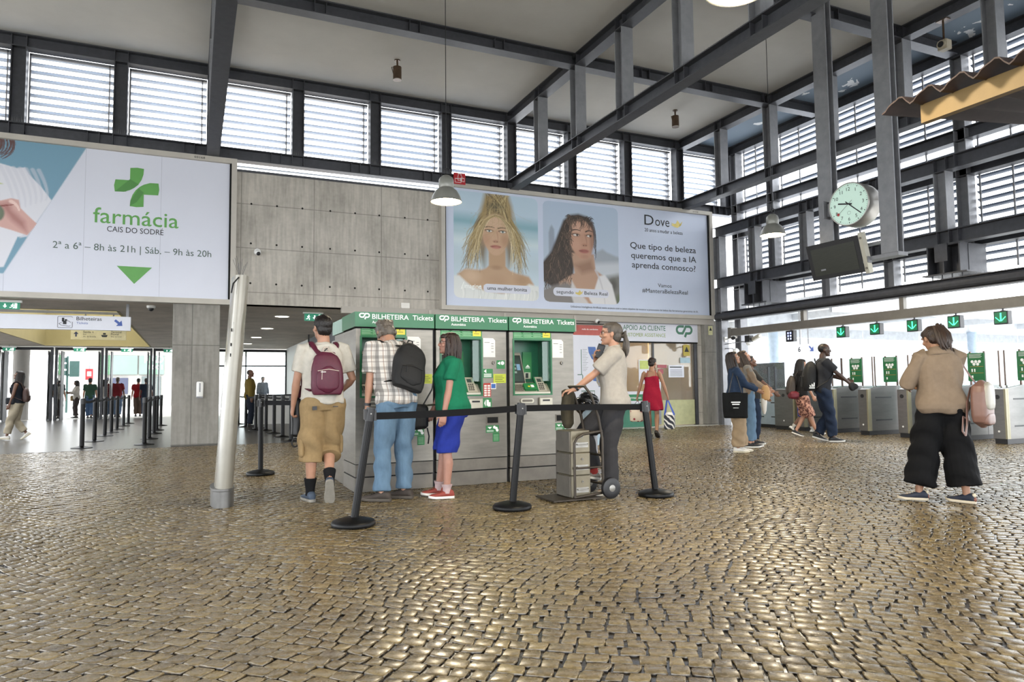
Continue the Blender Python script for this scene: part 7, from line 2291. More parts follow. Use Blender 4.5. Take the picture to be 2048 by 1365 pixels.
c = wr + V(-.055, -.045, .09)
mb = MB().m(M_black).box((-.006, -.038, -.075), (.006, .038, .075), R=Matrix.Rotation(.35, 3, 'X'), o=c, bev=.005); p.sc(mb).build('case', t)
t = p.held('canvas_bag', 'olive canvas bag hung over the hand truck handle', 'bag')
mb = MB(); mb.loft([[V(-.02 + a * math.cos(g), .47 + b * math.sin(g), z) for g in [2 * PI * j / 16 for j in range(16)]] for z, a, b in ((.68, .10, .03), (.72, .13, .06), (.9, .14, .07), (1.05, .13, .06), (1.075, .10, .03))])
remeshed(p.sc(mb), 'bag_body', t, cloth('olive_canvas', '#4a4436', var=.15), .009, 2, folds(.006, 8))
t = thing('rubbish_bag', 'crumpled black plastic bag sitting on the litter bin', 'bag', (4.74, 8.13, .76))
mb = MB().ell((0, 0, .1), (.15, .15, .14), 20, 14); o = remeshed(mb, 'bag_body', t, mat('black_plastic_film', '#101012', .18, 0, .2, 10), .012, 1, folds(.02, 4, 1.3, 1)); 

# ---- woman in the tan jacket
p = Person('woman in tan jacket and wide black trousers seen from behind, looking down', (6.36, 4.40), (.56, .83), 1.645, 'f', 'tan', fat=1.2, head=(12, -24, 0), footL=(-.22, .04, 0, 75, 0), footR=(.17, -.06, 0, 45, 0), handL=(-.20, .26, 1.14), handR=(-.02, .30, 1.14), poleL=(-.6, -.6, -.8), poleR=(.6, -.7, -.7), vox=.0075, curlL=60, curlR=60, shoulder=1.12, twist=6)
M_tanj = cloth('linen_tan', '#8d7b68', var=.08)
p.top(M_tanj, .87, .030, 1.35, 1.30, 'jacket', 17, .008)
mb = MB().m(M_tanj)
mb.loft([[p.T((r_ * math.cos(g) * 1.15, -.02 + r_ * math.sin(g), z - .018 * math.sin(g))) for g in [2 * PI * j / 24 for j in range(24)]] for r_, z in ((.115, 1.435), (.118, 1.45), (.074, 1.515), (.068, 1.515), (.10, 1.45))]); p.sc(mb).build('collar', p.t, 60)
p.bottoms(cloth('trousers_black', '#0d0d0f', var=.15), 1.80, (.135, .138, .150), 'wide_trousers', 19, .006, z1=.94, ofs=.016)
p.shoes(mat('trainer_navy', '#1b2130', .7, 0, .1, 20), mat('sole_cream', '#b8ad98', .6), lace=mat('lace_cream', '#b5a88f', .7))
for q in 'LR':
    ank, knee, R = p.feet[q]
    mb = MB().m(mat('heel_tab_cream', '#c4b89c', .6)).ell(ank + R @ V(0, -.066, -.005), (.026, .016, .022), 12, 8, R).m(mat('heel_tan', '#6d3f2e', .6)).ell(ank + R @ V(0, -.075, -.045), (.028, .012, .024), 12, 8, R); p.sc(mb).build('heel_tab', p.t, True)
p.hair('#3a2a20', 'pony', 12)
t = p.held('mobile_phone', 'dark mobile phone in the hands of the woman in the tan jacket', 'phone')
mb = MB().m(M_black).box((-.04, -.006, -.075), (.04, .006, .075), R=Matrix.Rotation(-.6, 3, 'X'), o=V(-.12, .40, 1.2), bev=.005); p.sc(mb).build('case', t)
t = p.held('backpack', 'pink and cream leather backpack hanging from the right shoulder of the woman in tan', 'backpack')
M_pink = mat('dusty_pink_leather', '#75564a', .45, 0, .08, 12); M_cream = mat('cream_leather', '#9a9486', .45, 0, .06, 12)
bc = V(.31, -.12, .96)
def shell(a, b, z0, z1, y0, y1, pw=.55):
    rings = []
    for i in range(9):
        u = i / 8; zz = z0 + (z1 - z0) * u; f = math.sqrt(max(.04, 1 - (abs(2 * u - 1)) ** 5))
        g = (1 - .25 * max(0, u - .5))
        rings.append([bc + Matrix.Rotation(math.radians(50), 3, 'Z') @ V(a * f * g * math.copysign(abs(math.cos(q)) ** pw, math.cos(q)), (y0 + y1) / 2 + (y1 - y0) / 2 * f * math.copysign(abs(math.sin(q)) ** pw, math.sin(q)), zz) for q in [2 * PI * j / 20 for j in range(20)]])
    return MB().loft(rings)
remeshed(p.sc(shell(.15, .1, -.23, .23, -.09, .06)), 'bag_body', t, M_pink, .008, 2)
remeshed(p.sc(shell(.12, .1, -.08, .215, -.105, -.03)), 'front_panel', t, M_cream, .007, 2)
remeshed(p.sc(shell(.118, .1, -.21, -.075, -.098, -.03)), 'front_pocket', t, M_pink, .007, 2)
mb = MB().m(M_pink)
for pts in ([bc + V(-.02, .0, .18), bc + V(-.06, .06, .28), p.T((.165, .01, 1.475)), p.T((.17, .10, 1.38)), bc + V(-.10, .16, .1), bc + V(-.09, .05, -.16)], [bc + V(-.07, .02, .16), bc + V(-.13, -.03, .02), bc + V(-.15, -.05, -.2), bc + V(-.17, -.06, -.30), bc + V(-.19, -.05, -.26), bc + V(-.17, -.03, -.12), bc + V(-.1, .0, -.17)]):
    mb.loft([[c + V(.016 * math.cos(g), .014 * math.cos(g) + .006 * math.sin(g), .006 * math.sin(g)) for g in [2 * PI * j / 8 for j in range(8)]] for c in pts])
p.sc(mb).build('shoulder_strap', t, True)

# ---- two women looking up, third companion
M_beige = cloth('beige_trousers_cloth', '#a58f73')
p = Person('woman with long dark hair, denim jacket and beige trousers looking up at the screens', (8.15, 9.13), (.80, -.60), 1.64, 'f', 'tan', head=(-6, 16, 0), footL=(-.08, .08, 0, 0, 0), footR=(.09, .0, 0, -10, 0), handR=(.10, .36, 1.06), handL=(-.06, .38, 1.08), vox=.010, poleR=(.4, -1, -.6), palmR=(-.3, 0, 1), palmL=(.3, 0, 1))
p.top(cloth('denim_jacket_blue', '#2d3d55', var=.15), .95, .026, 1.85, 1.12, 'denim_jacket', 21, .006)
p.bottoms(M_beige, 1.94, (.118, .115, .112), 'wide_trousers', 22, .005, z1=1.02)
p.shoes(M_soleW, mat('sole_offwhite', '#bdb49d', .6))
p.hair('#2b201c', 'long', 14)
t = p.held('tote_bag', 'large black tote bag with white print on the long haired woman', 'bag')
mb = MB(); mb.loft([[V(.24 + b * math.sin(g), -.03 + a * math.copysign(abs(math.cos(g)) ** .5, math.cos(g)), z) for g in [2 * PI * j / 18 for j in range(18)]] for z, a, b in ((.60, .19, .03), (.62, .2, .05), (.8, .21, .06), (1.03, .215, .04), (1.04, .215, .03))])
remeshed(p.sc(mb), 'bag_body', t, cloth('tote_black', '#161718'), .010, 2, folds(.003, 3))
mb = MB().m(M_black)
for yy in (-.14, .08):
    mb.tube([V(.25, yy, 1.02), V(.23, -.03 + (yy + .03) * .5, 1.25), p.T((.14, -.02, 1.475)), p.T((.1, -.02, 1.47))], .009, 6)
p.sc(mb).build('strap', t)
mb = MB().m(M_wtext)
for i, w_ in enumerate((.15, .12, .09)):
    mb.box((.304, -.03 - w_ / 2, .865 - .035 * i - (.02 if i == 2 else 0)), (.308, -.03 + w_ / 2, .875 - .035 * i + (.008 if i < 2 else -.004) - (.02 if i == 2 else 0)))
p.sc(mb).build('print', t)
t = p.held('paper_bag', 'crumpled brown paper and white plastic bag held by the long haired woman', 'bag')
mb = MB().m(mat('kraft_paper', '#b08a5c', .8, 0, .1)); mb.loft([[V(.05 + a * math.cos(g), .49 + b * math.sin(g), z) for g in [2 * PI * j / 12 for j in range(12)]] for z, a, b in ((.90, .05, .05), (.93, .07, .07), (1.05, .06, .075), (1.12, .05, .06), (1.16, .02, .03))]); p.sc(mb).build('paper_bag_body', t, 60)
mb = MB().m(mat('white_plastic_film', '#c9c4ba', .4)); mb.loft([[V(.05 + a * math.cos(g), .46 + b * math.sin(g), z) for g in [2 * PI * j / 12 for j in range(12)]] for z, a, b in ((.66, .01, .015), (.72, .03, .035), (.86, .045, .05), (.93, .05, .05))]); p.sc(mb).build('plastic_bag_body', t, 60)
p = Person('woman in beige cardigan and jeans standing beyond the long haired woman, face tilted up', (8.95, 9.72), (.78, -.60), 1.70, 'f', 'fair', head=(0, 26, 0), footL=(-.08, .06, 0), footR=(.08, .0, 0), handR=(.16, .3, 1.0), handL=(-.12, .35, 1.05), vox=.011)
p.top(cloth('top_grey', '#8d8880'), .95, .018, .3, 1.1, 'top', 23, .004)
mb = MB(); s_ = p
for q in 'LR':
    sh, el, wr, *_ = p.arms[q]; mb.tube([sh, sh.lerp(el, .5), el, el.lerp(wr, .8)], [.066, .062, .056, .048], 14)
    sg = p.arms[q][-1]; mb.loft([[p.T((sg * x + .055 * math.cos(g), y + .06 * math.sin(g), z)) for g in [2 * PI * j / 12 for j in range(12)]] for z, x, y in ((.9, .13, -.01), (1.1, .125, -.01), (1.3, .135, -.01), (1.45, .11, -.02))])
mb.loft([[p.T((.15 * math.cos(g), -.08 + .06 * math.sin(g), z)) for g in [2 * PI * j / 16 for j in range(16)]] for z in (.9, 1.1, 1.3, 1.44)])
remeshed(p.sc(mb), 'cardigan', p.t, cloth('cardigan_beige', '#8a7866'), .011, 3, folds(.005, 8))
p.bottoms(M_jeanL, 1.9, (.105, .078, .07), 'jeans', 24, .004, z1=1.02)
p.shoes(M_black, M_soleW)
p.hair('#4a3a2c', 'long', 15)
p = Person('companion with brown skin half hidden behind the woman in the beige cardigan, holding a phone', (9.48, 10.15), (.78, -.6), 1.62, 'f', 'brown', head=(0, 20, 0), handR=(.22, .42, .98), handL=(-.1, .25, .95), vox=.012)
p.top(cloth('top_dark', '#3b3937'), .9, .02, .8, 1.15, 'top', 25, .004)
p.bottoms(M_jeanD, 1.9, (.11, .085, .075), 'jeans', 26, .004)
p.shoes(M_black, M_soleW); p.hair('#1a1412', 'short', 16)

# ---- group walking through the gates
p = Person('man in charcoal t-shirt and dark jeans walking right with a big black backpack', (10.95, 9.88), (.80, -.58), 1.86, 'm', 'dark', head=(0, 2, 0), footL=(-.08, -.10, .05, 0, -18), footR=(.08, .12, 0, 0, 0), handR=(.16, .40, 1.04), handL=(-.10, .40, 1.1), vox=.010, lean=3, poleR=(.4, -1, -.5))
p.top(cloth('tshirt_charcoal', '#35363a'), .88, .024, .7, 1.25, 't_shirt', 27, .005)
p.bottoms(M_jeanD, 1.94, (.112, .092, .085), 'jeans', 28, .005, z1=1.0)
p.shoes(mat('trainer_black', '#1d1d20', .6), M_soleW, lace=M_lace)
p.hair('#120e0c', 'buzz', 17); p.glasses('#8d8d8d')
bp = backpack(p, 'big black backpack with a white sports mark on the man in the charcoal t-shirt', M_blkfab, .34, .52, .24, 1.17, 0, ph=.5)
mb = MB().m(M_wtext)
for i in range(3):
    x = .18
    mb.add([V(.173, -.26 + .028 * i, .985), V(.173, -.235 + .028 * i, .985), V(.173, -.26 + .028 * i + .03 - .008 * (2 - i), 1.01 + .022 * i), V(.173, -.275 + .028 * i + .03 - .008 * (2 - i), 1.018 + .022 * i)], [(0, 1, 2, 3)])
mb.box((.172, -.27, .955), (.1735, -.175, .972)); p.sc(mb).build('sport_mark', bp)
t = p.held('hand_bag', 'small black bag in the hand of the man with the big backpack', 'bag')
mb = MB().ell((.16, .46, .98), (.05, .09, .07), 16, 10); remeshed(p.sc(mb), 'bag_body', t, M_blkfab, .010, 1, folds(.006, 3, 1.5))
def floral():
    m = mat('floral_cloth', '#7d4f46', .85, 0, .5, 22, .1, 150, spec=.2)
    rp = [n for n in m.node_tree.nodes if n.type == 'VALTORGB'][0]
    rp.color_ramp.elements[0].color = srgb('#4a2a2a') + [1]; rp.color_ramp.elements[0].position = .42
    rp.color_ramp.elements[1].color = srgb('#b98b78') + [1]; rp.color_ramp.elements[1].position = .56
    return m
p = Person('person with long black hair and patterned knee length shorts walking behind the backpack man', (11.62, 11.05), (.82, -.55), 1.62, 'f', 'fair', fat=1.08, head=(0, -4, 0), footL=(-.08, -.12, .05, 0, -22), footR=(.08, .28, 0, 0, 6), handR=(.2, .2, .9), handL=(-.2, -.05, .86), vox=.011)
p.top(cloth('top_black', '#1b1a1c'), .9, .022, .7, 1.2, 'top', 29, .004)
p.bottoms(floral(), 1.12, (.118, .105, .10), 'patterned_shorts', 30, .005)
p.shoes(mat('trainer_black'), M_soleW); p.hair('#15110f', 'long', 18)
backpack(p, 'brown grey backpack on the person with patterned shorts', mat('brown_grey_nylon', '#3f3833', .6), .30, .44, .18, 1.16, 0, ph=.45)
t = p.held('waist_bag', 'maroon bag at the hip of the person with patterned shorts', 'bag')
mb = MB(); mb.box((-.02, -.30, .86), (.24, -.08, 1.02), bev=.04); remeshed(p.sc(mb), 'bag_body', t, mat('bag_maroon', '#651a28', .6), .010, 2, folds(.005, 3))
p = Person('child in blue shorts and white sneakers walking ahead of the group, mostly hidden', (12.45, 11.8), (.82, -.55), 1.36, 'm', 'brown', footL=(-.08, -.30, .09, 0, -40), footR=(.08, .22, 0, 0, 0), vox=.012, head=(0, 0, 0))
p.top(cloth('tshirt_pale_blue', '#b7c8d2'), .80, .024, .7, 1.2, 't_shirt', 31, .006)
p.bottoms(cloth('shorts_royal', '#2b3ea6'), 1.0, (.115, .11, .112), 'shorts', 32, .005)
p.shoes(M_soleW, M_soleK, sock=cloth('sock_white', '#cfcdc6'), sockh=.25); p.hair('#15110f', 'short', 19)

# ---- woman in the red dress with bags
p = Person('woman in short red strappy dress walking away with shopping bags', (9.0, 12.65), (.62, .75), 1.70, 'f', 'tan', head=(-28, -6, 0), footL=(-.07, .10, 0, 0, 0), footR=(.10, -.24, .07, -10, -30), handL=(-.33, .02, .87), handR=(.34, -.02, .87), vox=.010, curlL=70, curlR=70)
M_red = mat('red_print_cloth', '#8e1530', .8, 0, .15, 60, .1, 150, spec=.2)
mb = MB(); rs_ = []
for z, o in ((.60, .055), (.70, .045), (.80, .035), (.90, .022), (1.0, .016), (1.1, .014), (1.2, .014), (1.29, .013), (1.33, .010)):
    y, w_, d_ = p.sect(max(z, .9)); rs_.append(p.ring(z, y, w_, d_, ofs=o) if z > .93 else [V(v.x, v.y, z) for v in p.ring(.93, y, w_, d_, ofs=o)])
mb.loft(rs_); remeshed(p.sc(mb), 'dress', p.t, M_red, .010, 3, folds(.006, 9, .8))
mb = MB().m(M_red)
for sx in (-1, 1):
    mb.tube([p.T((sx * .10, -.12, 1.31)), p.T((sx * .09, -.095, 1.43)), p.T((sx * .085, -.01, 1.475)), p.T((sx * .085, .09, 1.38)), p.T((sx * .085, .125, 1.31))], .005, 6)
p.sc(mb).build('dress_strap', p.t)
p.shoes(mat('sandal_black', '#1b1816', .6), M_soleK, low=True); p.hair('#2a1c17', 'bun', 20)
def zebra():
    m = mat('navy_white_stripe', '#20242f', .5, 0, .1, 20)
    nt = m.node_tree; w_ = nt.nodes.new('ShaderNodeTexWave'); w_.inputs['Scale'].default_value = 5.5; w_.inputs['Distortion'].default_value = 5; w_.inputs['Detail'].default_value = 1.5; w_.bands_direction = 'DIAGONAL'
    tc = nt.nodes.new('ShaderNodeTexCoord'); nt.links.new(tc.outputs['Object'], w_.inputs['Vector'])
    rp = nt.nodes.new('ShaderNodeValToRGB'); rp.color_ramp.interpolation = 'CONSTANT'; rp.color_ramp.elements[0].color = srgb('#1a2030') + [1]; rp.color_ramp.elements[1].position = .66; rp.color_ramp.elements[1].color = srgb('#d5d3d0') + [1]
    nt.links.new(w_.outputs['Fac'], rp.inputs['Fac']); nt.links.new(rp.outputs['Color'], nt.nodes['Principled BSDF'].inputs['Base Color'])
    return m
t = p.held('shopping_bag', 'big navy and white striped shopping bag with blue handles', 'bag')
hw_ = p.arms['R'][2]
mb = MB().m(zebra()); c = V(hw_.x + .04, hw_.y - .02, .34)
mb.box(c - V(.11, .25, .15), c + V(.11, .25, .16), bev=.02); p.sc(mb).build('bag_body', t)
mb = MB().m(mat('handle_blue', '#2f4fae', .6))
for sx in (-1, 1):
    mb.tube([c + V(sx * .1, -.15, .15), V(hw_.x + sx * .01, hw_.y - .01, hw_.z - .09), V(hw_.x + sx * .01, hw_.y + .02, hw_.z - .09), c + V(sx * .1, .15, .15)], [(.016, .005)] * 4, 8)
p.sc(mb).build('handle', t)
mb = MB().m(mat('tissue_white', '#d8d8d4', .8)).ell(c + V(0, -.1, .17), (.09, .12, .05), 14, 8); p.sc(mb).build('wrapping', t, True)
def dotted():
    m = mat('cream_print_bag', '#cbb8a2', .6, 0, .1, 20)
    nt = m.node_tree; v = nt.nodes.new('ShaderNodeTexVoronoi'); v.inputs['Scale'].default_value = 14
    tc = nt.nodes.new('ShaderNodeTexCoord'); nt.links.new(tc.outputs['Object'], v.inputs['Vector'])
    rp = nt.nodes.new('ShaderNodeValToRGB'); rp.color_ramp.interpolation = 'CONSTANT'; rp.color_ramp.elements[0].color = srgb('#8e2a33') + [1]; rp.color_ramp.elements[1].position = .33; rp.color_ramp.elements[1].color = srgb('#d3c4ae') + [1]
    nt.links.new(v.outputs['Distance'], rp.inputs['Fac']); nt.links.new(rp.outputs['Color'], nt.nodes['Principled BSDF'].inputs['Base Color'])
    return m
t = p.held('paper_bag', 'cream printed carrier bag in the left hand of the woman in red', 'bag')
hw_ = p.arms['L'][2]; c = V(hw_.x - .03, hw_.y, .50)
mb = MB().m(dotted()); mb.loft([[c + V(a * math.copysign(abs(math.cos(g)) ** .6, math.cos(g)), b * math.sin(g), z) for g in [2 * PI * j / 16 for j in range(16)]] for z, a, b in ((-.16, .12, .07), (-.14, .15, .09), (.1, .15, .08), (.17, .13, .04))]); p.sc(mb).build('bag_body', t, 50)
mb = MB().m(M_black)
for sx in (-1, 1): mb.tube([c + V(-.08, sx * .03, .16), V(hw_.x, hw_.y + sx * .005, hw_.z - .09), c + V(.08, sx * .03, .16)], .006, 6)
p.sc(mb).build('handle', t)

# ---- left hand passage
p = Person('woman in dark sleeveless top and cream trousers walking left at the picture edge', (-3.72, 20.0), (-1, .05), 1.60, 'f', 'brown', head=(0, 14, 0), footL=(-.08, .18, 0, 0, 5), footR=(.08, -.20, .07, 0, -35), handL=(-.22, .12, .86), vox=.012)
p.top(cloth('top_navy', '#23262e'), .92, .02, 0, 1, 'top', 33, .004)
p.bottoms(M_beige if False else cloth('trousers_cream', '#b3a893'), 1.85, (.115, .09, .085), 'trousers', 34, .005)
p.shoes(M_soleW, mat('sole_offwhite')); p.hair('#1c1614', 'long', 21)
backpack(p, 'brown backpack on the woman walking at the left picture edge', mat('brown_leather', '#3f2a24', .6), .27, .36, .15, 1.14, 0)
t = p.held('waist_bag', 'small dark patterned bag at the hip of the woman walking left', 'bag')
mb = MB(); mb.box((-.23, .0, .90), (-.15, .20, 1.08), bev=.03); remeshed(p.sc(mb), 'bag_body', t, cloth('bag_speckled', '#2f3136', var=.5, scale=60), .012, 2)
p = Person('man in mustard jacket and dark jeans standing in the dim passage', (1.60, 22.5), (1, -.05), 1.70, 'm', 'brown', fat=1.12, head=(-14, 4, 0), vox=.014)
p.top(cloth('jacket_mustard', '#77652f'), .86, .03, 1.9, 1.2, 'jacket', 35, .007)
p.bottoms(cloth('jeans_navy', '#242a38'), 1.95, (.112, .092, .085), 'jeans', 36, .005)
p.shoes(M_black, M_soleK); p.hair('#3a3632', 'buzz', 22)

# ---- people by the glass doors, far away
far = [
    ('man in dark t-shirt leaning by the door frame', (-4.95, 34.2), (.3, 1), 1.68, 'm', '#2b3038', '#3d4652', None),
    ('woman in pale jacket and dark trousers with a straw bag', (-4.42, 35.0), (-.9, -.3), 1.58, 'f', '#b3aea6', '#3a3230', 'bag'),
    ('man in green shirt and blue jeans walking out', (-3.80, 33.9), (.1, 1), 1.66, 'm', '#2f4a3a', '#3f5470', None),
    ('person in grey top half hidden by the white jacket, by the doors', (-3.28, 35.4), (0, 1), 1.62, 'm', '#4a4744', '#3b3f4a', None),
    ('person in white jacket and black trousers by the door frame', (-3.36, 34.4), (.2, 1), 1.60, 'f', '#b9b5ae', '#202228', None),
    ('man in dark red shirt and pale jeans walking out of the doors', (-2.84, 34.3), (0, 1), 1.69, 'm', '#6a1c22', '#55677f', None),
    ('man in bright red t-shirt beside the man in navy', (-2.12, 35.3), (0, 1), 1.66, 'm', '#8e1a20', '#5a4a40', None),
    ('man in navy t-shirt beside the man in bright red', (-1.80, 35.0), (0, 1), 1.66, 'm', '#1d2634', '#2f3a4c', None),
]
for i, (lb, lc, fc, hh, sx, c1, c2, ex) in enumerate(far):
    st = .12 if i in (2, 5) else 0
    p = Person(lb, lc, fc, hh, sx, 'brown' if i % 2 else 'tan', vox=.014, fingers=False, footL=(-.09, st, 0), footR=(.09, -st, .03 if st else 0, 0, -15 if st else 0), handR=(.15, .3, 1.2) if i == 1 else None, handL=(-.1, .3, 1.15) if i == 1 else None, group='people by the glass doors')
    p.top(cloth('far_top_%d' % i, c1), .86, .026, 1.8 if i in (1, 4) else .7, 1.25, 'shirt', 40 + i, .006)
    p.bottoms(cloth('far_trousers_%d' % i, c2), 1.92, (.112, .09, .085), 'trousers', 50 + i, .005)
    p.shoes(M_black, M_soleK); p.hair('#1d1815' if i != 5 else '#5a5048', 'bob' if sx == 'f' else 'short', 60 + i)
    if ex:
        t = p.held('straw_bag', 'straw bag on the arm of the woman in the pale jacket', 'bag')
        mb = MB(); mb.box((.16, -.05, .78), (.32, .2, 1.05), bev=.04); remeshed(p.sc(mb), 'bag_body', t, cloth('straw', '#a08a66'), .02, 2)
p = Person('dark figure standing at the far end glass of the passage', (3.0, 34.5), (.3, -1), 1.7, 'm', 'brown', vox=.014, fingers=False)
p.top(cloth('far_dark', '#2f333c'), .86, .026, 1.8, 1.2, 'shirt', 70, .005); p.bottoms(cloth('far_dark2', '#2a2c33'), 1.9, (.112, .09, .085), 'trousers', 71, .005); p.shoes(M_black, M_soleK); p.hair('#1a1512', 'short', 72)
p = Person('person with a round afro and patterned shirt beyond the gates at right', (16.2, 9.05), (-1, .1), 1.72, 'f', 'dark', vox=.014, fingers=False, handL=(-.2, .3, 1.15))
def pattern():
    m = mat('black_white_print', '#777777', .8, 0, .5, 40, .1, 100)
    rp = [n for n in m.node_tree.nodes if n.type == 'VALTORGB'][0]
    rp.color_ramp.interpolation = 'CONSTANT'; rp.color_ramp.elements[0].position = 0; rp.color_ramp.elements[0].color = srgb('#1c1d22') + [1]; rp.color_ramp.elements[1].position = .52; rp.color_ramp.elements[1].color = srgb('#c9c9cc') + [1]
    return m
p.top(pattern(), .86, .026, 1.2, 1.25, 'shirt', 73, .005); p.bottoms(cloth('far_dark2', '#2a2c33'), 1.9, (.112, .09, .085), 'trousers', 74, .005); p.shoes(M_black, M_soleK); p.hair('#15110f', 'afro', 75)
# ---------------------------------------------------------------- glass doors and the street beyond
M_mull = mat('door_mullion', '#26272b', .5, .4, .1)
for i, (x0, x1) in enumerate(((-9.0, -6.72), (-6.68, -4.94), (-4.82, -3.24), (-3.12, -1.50), (-1.40, 0.4), (0.5, 3.8))):
    d = thing('door_%d' % (i + 1), 'tall glass entrance doorway %s of the passage end' % ['at the far left', 'second from the left', 'third from the left', 'left of the pillar', 'behind the pillar', 'in the dim passage'][i], None, ((x0 + x1) / 2, 32.5, 0))
    d['kind'] = 'structure'
    mb = MB().m(M_mull).box((x0, 32.46, 2.74), (x1, 32.56, 2.84)).box((x0 - .03, 32.42, 0), (x0 + .05, 32.6, 2.84)).box((x1 - .05, 32.42, 0), (x1 + .03, 32.6, 2.84))
    if i < 5:
        mb.box((x0 + .16, 32.5, 0), (x0 + .19, 33.2, 2.7)).box((x1 - .15, 32.5, 0), (x1 - .12, 33.2, 2.7))
    else:
        mb.box((2.1, 32.46, 0), (2.15, 32.56, 2.74)).box((x0, 32.46, 2.1), (x1, 32.56, 2.16))
    mb.build('door_frame', d, world=True)
    mb = MB().m(M_gg)
    if i < 5:
        mb.box((x0 + .07, 32.55, .05), (x0 + .075, 33.2, 2.65)).box((x1 - .075, 32.55, .05), (x1 - .07, 33.2, 2.65))
    else:
        mb.box((x0, 32.5, .05), (x1, 32.51, 2.74))
    mb.build('door_glass', d, world=True)
mb = MB().m(mat('column_render', '#9b9894', .8, 0, .05, 2)).cyl((-6.33, 34.6, 0), (-6.33, 34.6, 2.9), .29, n=28)
o = struct(mb, 'wall_porch_column', 'round grey column outside the left glass door', smooth=True)
t = thing('traffic_light', 'dark green traffic light post seen through the second glass door', 'traffic light', (-6.0, 44, 0))
M_tl = mat('traffic_green', '#1e3d38', .5)
mb = MB().m(M_tl).cyl((0, 0, 0), (0, 0, 3.0), .06, n=12); mb.build('pole', t)
mb = MB().m(M_tl)
for z in (2.1, 2.45, 2.8): mb.box((-.42, -.1, z - .13), (-.05, .1, z + .13))
mb.box((.1, -.15, 1.9), (.55, .15, 2.75)).box((0, -.03, 1.95), (.2, .03, 2.05)); mb.build('signal_head', t)
t = thing('street_sign', 'red and white square street sign on a thin post outside the doors', 'sign', (-5.1, 45, 0))
mb = MB().m(M_steel2).cyl((0, 0, 0), (0, 0, 5.5), .05, n=10); mb.build('pole', t)
mb = MB().m(mat('street_sign_red', '#8c1d22', .5)).box((-.18, -.08, 1.75), (.18, -.05, 2.35)).m(M_white).box((-.1, -.085, 1.95), (.1, -.08, 2.2)); mb.build('plate', t)
t = thing('street_building', 'glass fronted street building with white window lettering across the road', 'building', (-2.5, 60, 0))
M_bg = mat('pale_green_facade_glass', '#66756f', .3, 0, .08, .8)
mb = MB().m(mat('facade_render', '#93918c', .8, 0, .04)).box((-7.2, 60.2, 0), (3.5, 66, 12)); mb.build('wall', t, world=True)
for x0, x1, z0, z1, m_ in ((-5.9, -3.7, 2.35, 5, M_bg), (-3.6, -1.9, 2.35, 5, M_bg), (-.9, 1.5, 2.35, 5, mat('green_window', '#5b8a63', .3)), (-5.7, -4.3, .9, 2.1, mat('blue_grey_window', '#33374a', .3)), (-3.4, -2.1, .05, 2.2, mat('grey_shop_door', '#4f5756', .3))):
    mb = MB().m(m_).box((x0, 60.0, z0), (x1, 60.2, z1)); w_ = mb.build('window', t, world=True)
mb = MB().m(M_white).text('RAD', V(-3.25, 60, 3.25), X1, Z1, N_, .75, .01, width=1.3, weight=.03).text('1001', V(-2.95, 60, 3.9), X1, Z1, N_, .45, .01, width=.95, weight=.03).text('1001', V(-2.95, 60, 2.75), X1, Z1, N_, .45, .01, width=.95, weight=.03); mb.build('lettering', t, world=True)

# ---------------------------------------------------------------- platforms beyond the gates
M_can = mat('canopy_white', '#e2e5e9', .7, 0, .04, 1)
t = thing('platform_canopy', 'pale platform canopy beyond the ticket gates', 'canopy', (30, 16, 0))
mb = MB().m(M_can).box((15.4, 13.6, 3.4), (60, 22, 3.5)); mb.build('roof_sheet', t, world=True)
mb = MB().m(mat('canopy_beam_grey', '#c9cdd3', .7)).box((15.4, 13.5, 3.0), (60, 13.6, 3.5)).box((16, 17.4, 2.95), (60, 17.6, 3.4)).box((16, 20.4, 2.9), (60, 20.6, 3.4))
for x in (18, 22, 26, 30, 36): mb.box((x, 13.6, 3.2), (x + .1, 22, 3.4))
mb.build('canopy_beam', t, world=True)
for x in (17.05, 27, 37):
    mb = MB().m(mat('column_pale_blue', '#9fb0c2', .5)).cyl((x, 17.3, 0), (x, 17.3, 3.0), .16, n=20); mb.build('column', t, True, world=True)
t = thing('platform_pipe', 'long white pipe running level under the platform canopy', 'pipe', (25, 18, 2.5))
mb = MB().m(M_can).cyl((17.9, 18, 2.53), (60, 18, 2.53), .13, n=18).ell((17.9, 18, 2.53), (.16, .2, .2), 16, 10)
for x in (19, 22, 25, 28, 31): mb.cyl((x, 18, 2.6), (x, 18, 3.36), .015, n=6)
mb.build('pipe', t, 40, world=True)
t = thing('platform_sign', 'small pale platform number six sign with a blue arrow beyond the gates', 'sign', (16.0, 15.0, 1.97))
mb = MB().m(M_signw).box((16, 14.6, 1.97), (16.05, 15.4, 2.24)).m(M_steel2).box((16.01, 14.9, 2.24), (16.03, 14.93, 3.35)).box((16.01, 15.2, 2.24), (16.03, 15.23, 3.35)); mb.build('panel', t, world=True)
mb = MB().m(M_ktext).text('6', V(16, 15.28, 2.03), RX, Z1, V(-1, 0, 0), .2, .003, weight=.02).m(_mats['sign_blue']); arrow(mb, (0, 0), -45, .2, V(16, 14.8, 2.1), RX, Z1, V(-1, 0, 0), .003, .2); mb.build('lettering', t, world=True)
t = thing('platform_train', 'white train standing at the platform beyond the gates', 'train', (35, 22, 0))
mb = MB().m(mat('train_white', '#e6e9ee', .4, 0, .03)).box((19, 24.5, .3), (60, 27.3, 2.95), bev=.15); mb.build('body', t, world=True)
mb = MB().m(mat('train_window', '#c9d1da', .15)); 
for k in range(12): mb.box((20 + 3.2 * k, 24.48, 1.45), (22.2 + 3.2 * k, 24.5, 2.3))
mb.build('windows', t, world=True)
mb = MB().m(M_steel).box((19.2, 24.7, 0), (60, 27.1, .3)); mb.build('undercarriage', t, world=True)

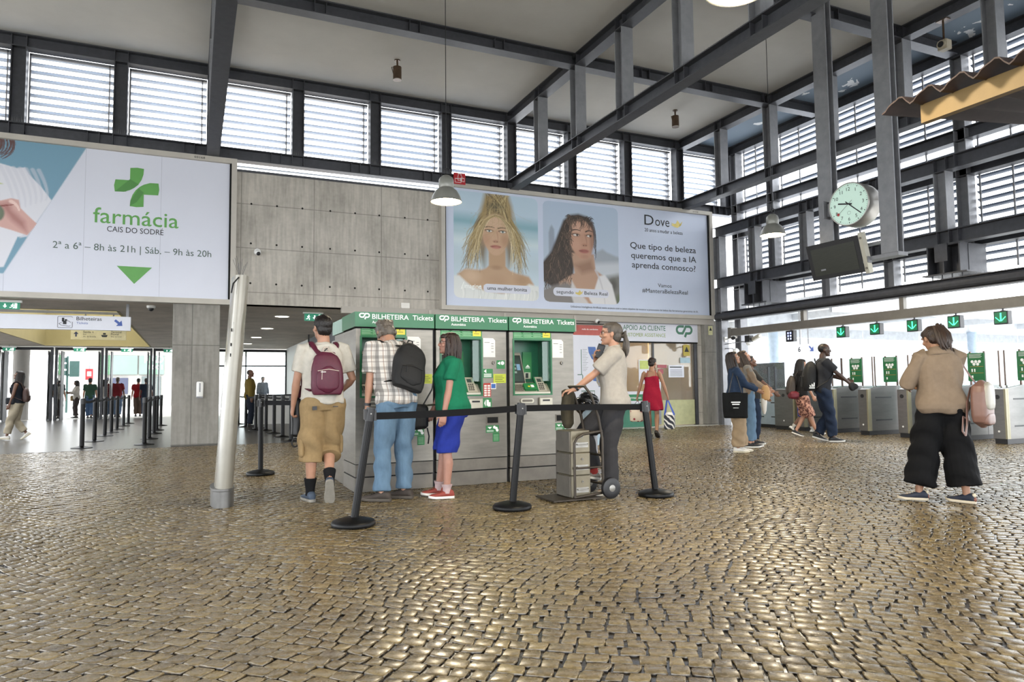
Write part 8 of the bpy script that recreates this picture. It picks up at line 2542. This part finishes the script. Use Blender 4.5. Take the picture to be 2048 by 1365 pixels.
# ---------------------------------------------------------------- unseen hall walls, added to shape the light
mb = MB().m(M_conc).box((-9.0, -7.2, 5.4), (14.3, -7.0, 8.0)).box((-9, -7.2, 0), (-8, -7.0, 5.4)).box((13, -7.2, 0), (14.3, -7.0, 5.4))  # added out of view to cut the upper light from behind
struct(mb, 'wall_rear_light_block', 'unseen concrete rear wall added to block high light from behind')
mb = MB().m(M_conc).box((-9.2, -7.2, 4.6), (-9.0, 16.1, 8.0)).box((-9.2, -7.2, 0), (-9.0, -6, 4.6))  # added out of view to cut the upper light from the left
struct(mb, 'wall_left_light_block', 'unseen concrete left wall added to block high light from the side')

# ---------------------------------------------------------------- bird spikes on the beams
def spikes(name, label, p0, p1, n, h, nrm):
    mb = MB().m(M_steel2); r = random.Random(n)
    p0 = Vector(p0); p1 = Vector(p1); nrm = Vector(nrm)
    for i in range(n):
        c = p0.lerp(p1, (i + r.random() * .6) / n)
        for s in (-1, 1):
            e = c + Z1 * h * r.uniform(.8, 1.1) + nrm * (s * h * .4 * r.random()) + (p1 - p0).normalized() * (h * .25 * (r.random() - .5))
            d = (p1 - p0).normalized() * .0022
            mb.add([c - d, c + d, e], [(0, 1, 2)]); d2 = nrm * .0022; mb.add([c - d2, c + d2, e], [(0, 1, 2)])
    o = mb.build(name); tag(o, label, 'bird spikes', None, 'stuff'); return o
spikes('bird_spikes', 'thin bird spikes along the lower window beam of the back wall', (-4, 15.76, ZL1), (13.9, 15.76, ZL1), 700, .13, (0, 1, 0))
spikes('bird_spikes', 'thin bird spikes along the lower chord of the middle roof truss', (7.17, 15.4, ZL1), (7.17, 4, ZL1), 420, .13, (1, 0, 0))
spikes('bird_spikes', 'thin bird spikes along the lower chord of the right roof truss', (12.38, 15.4, ZL1), (12.38, 4, ZL1), 420, .13, (1, 0, 0))
spikes('bird_spikes', 'thin bird spikes along the upper beam of the louvred side wall', (13.36, 15.4, 5.5), (13.36, 3, 5.5), 420, .12, (1, 0, 0))
spikes('bird_spikes', 'thin bird spikes along the middle beam of the louvred side wall', (13.36, 15.4, 4.06), (13.36, 3, 4.06), 420, .12, (1, 0, 0))
spikes('bird_spikes', 'thin bird spikes along the bottom beam of the louvred side wall', (13.36, 15.4, 3.1), (13.36, 3, 3.1), 420, .10, (1, 0, 0))
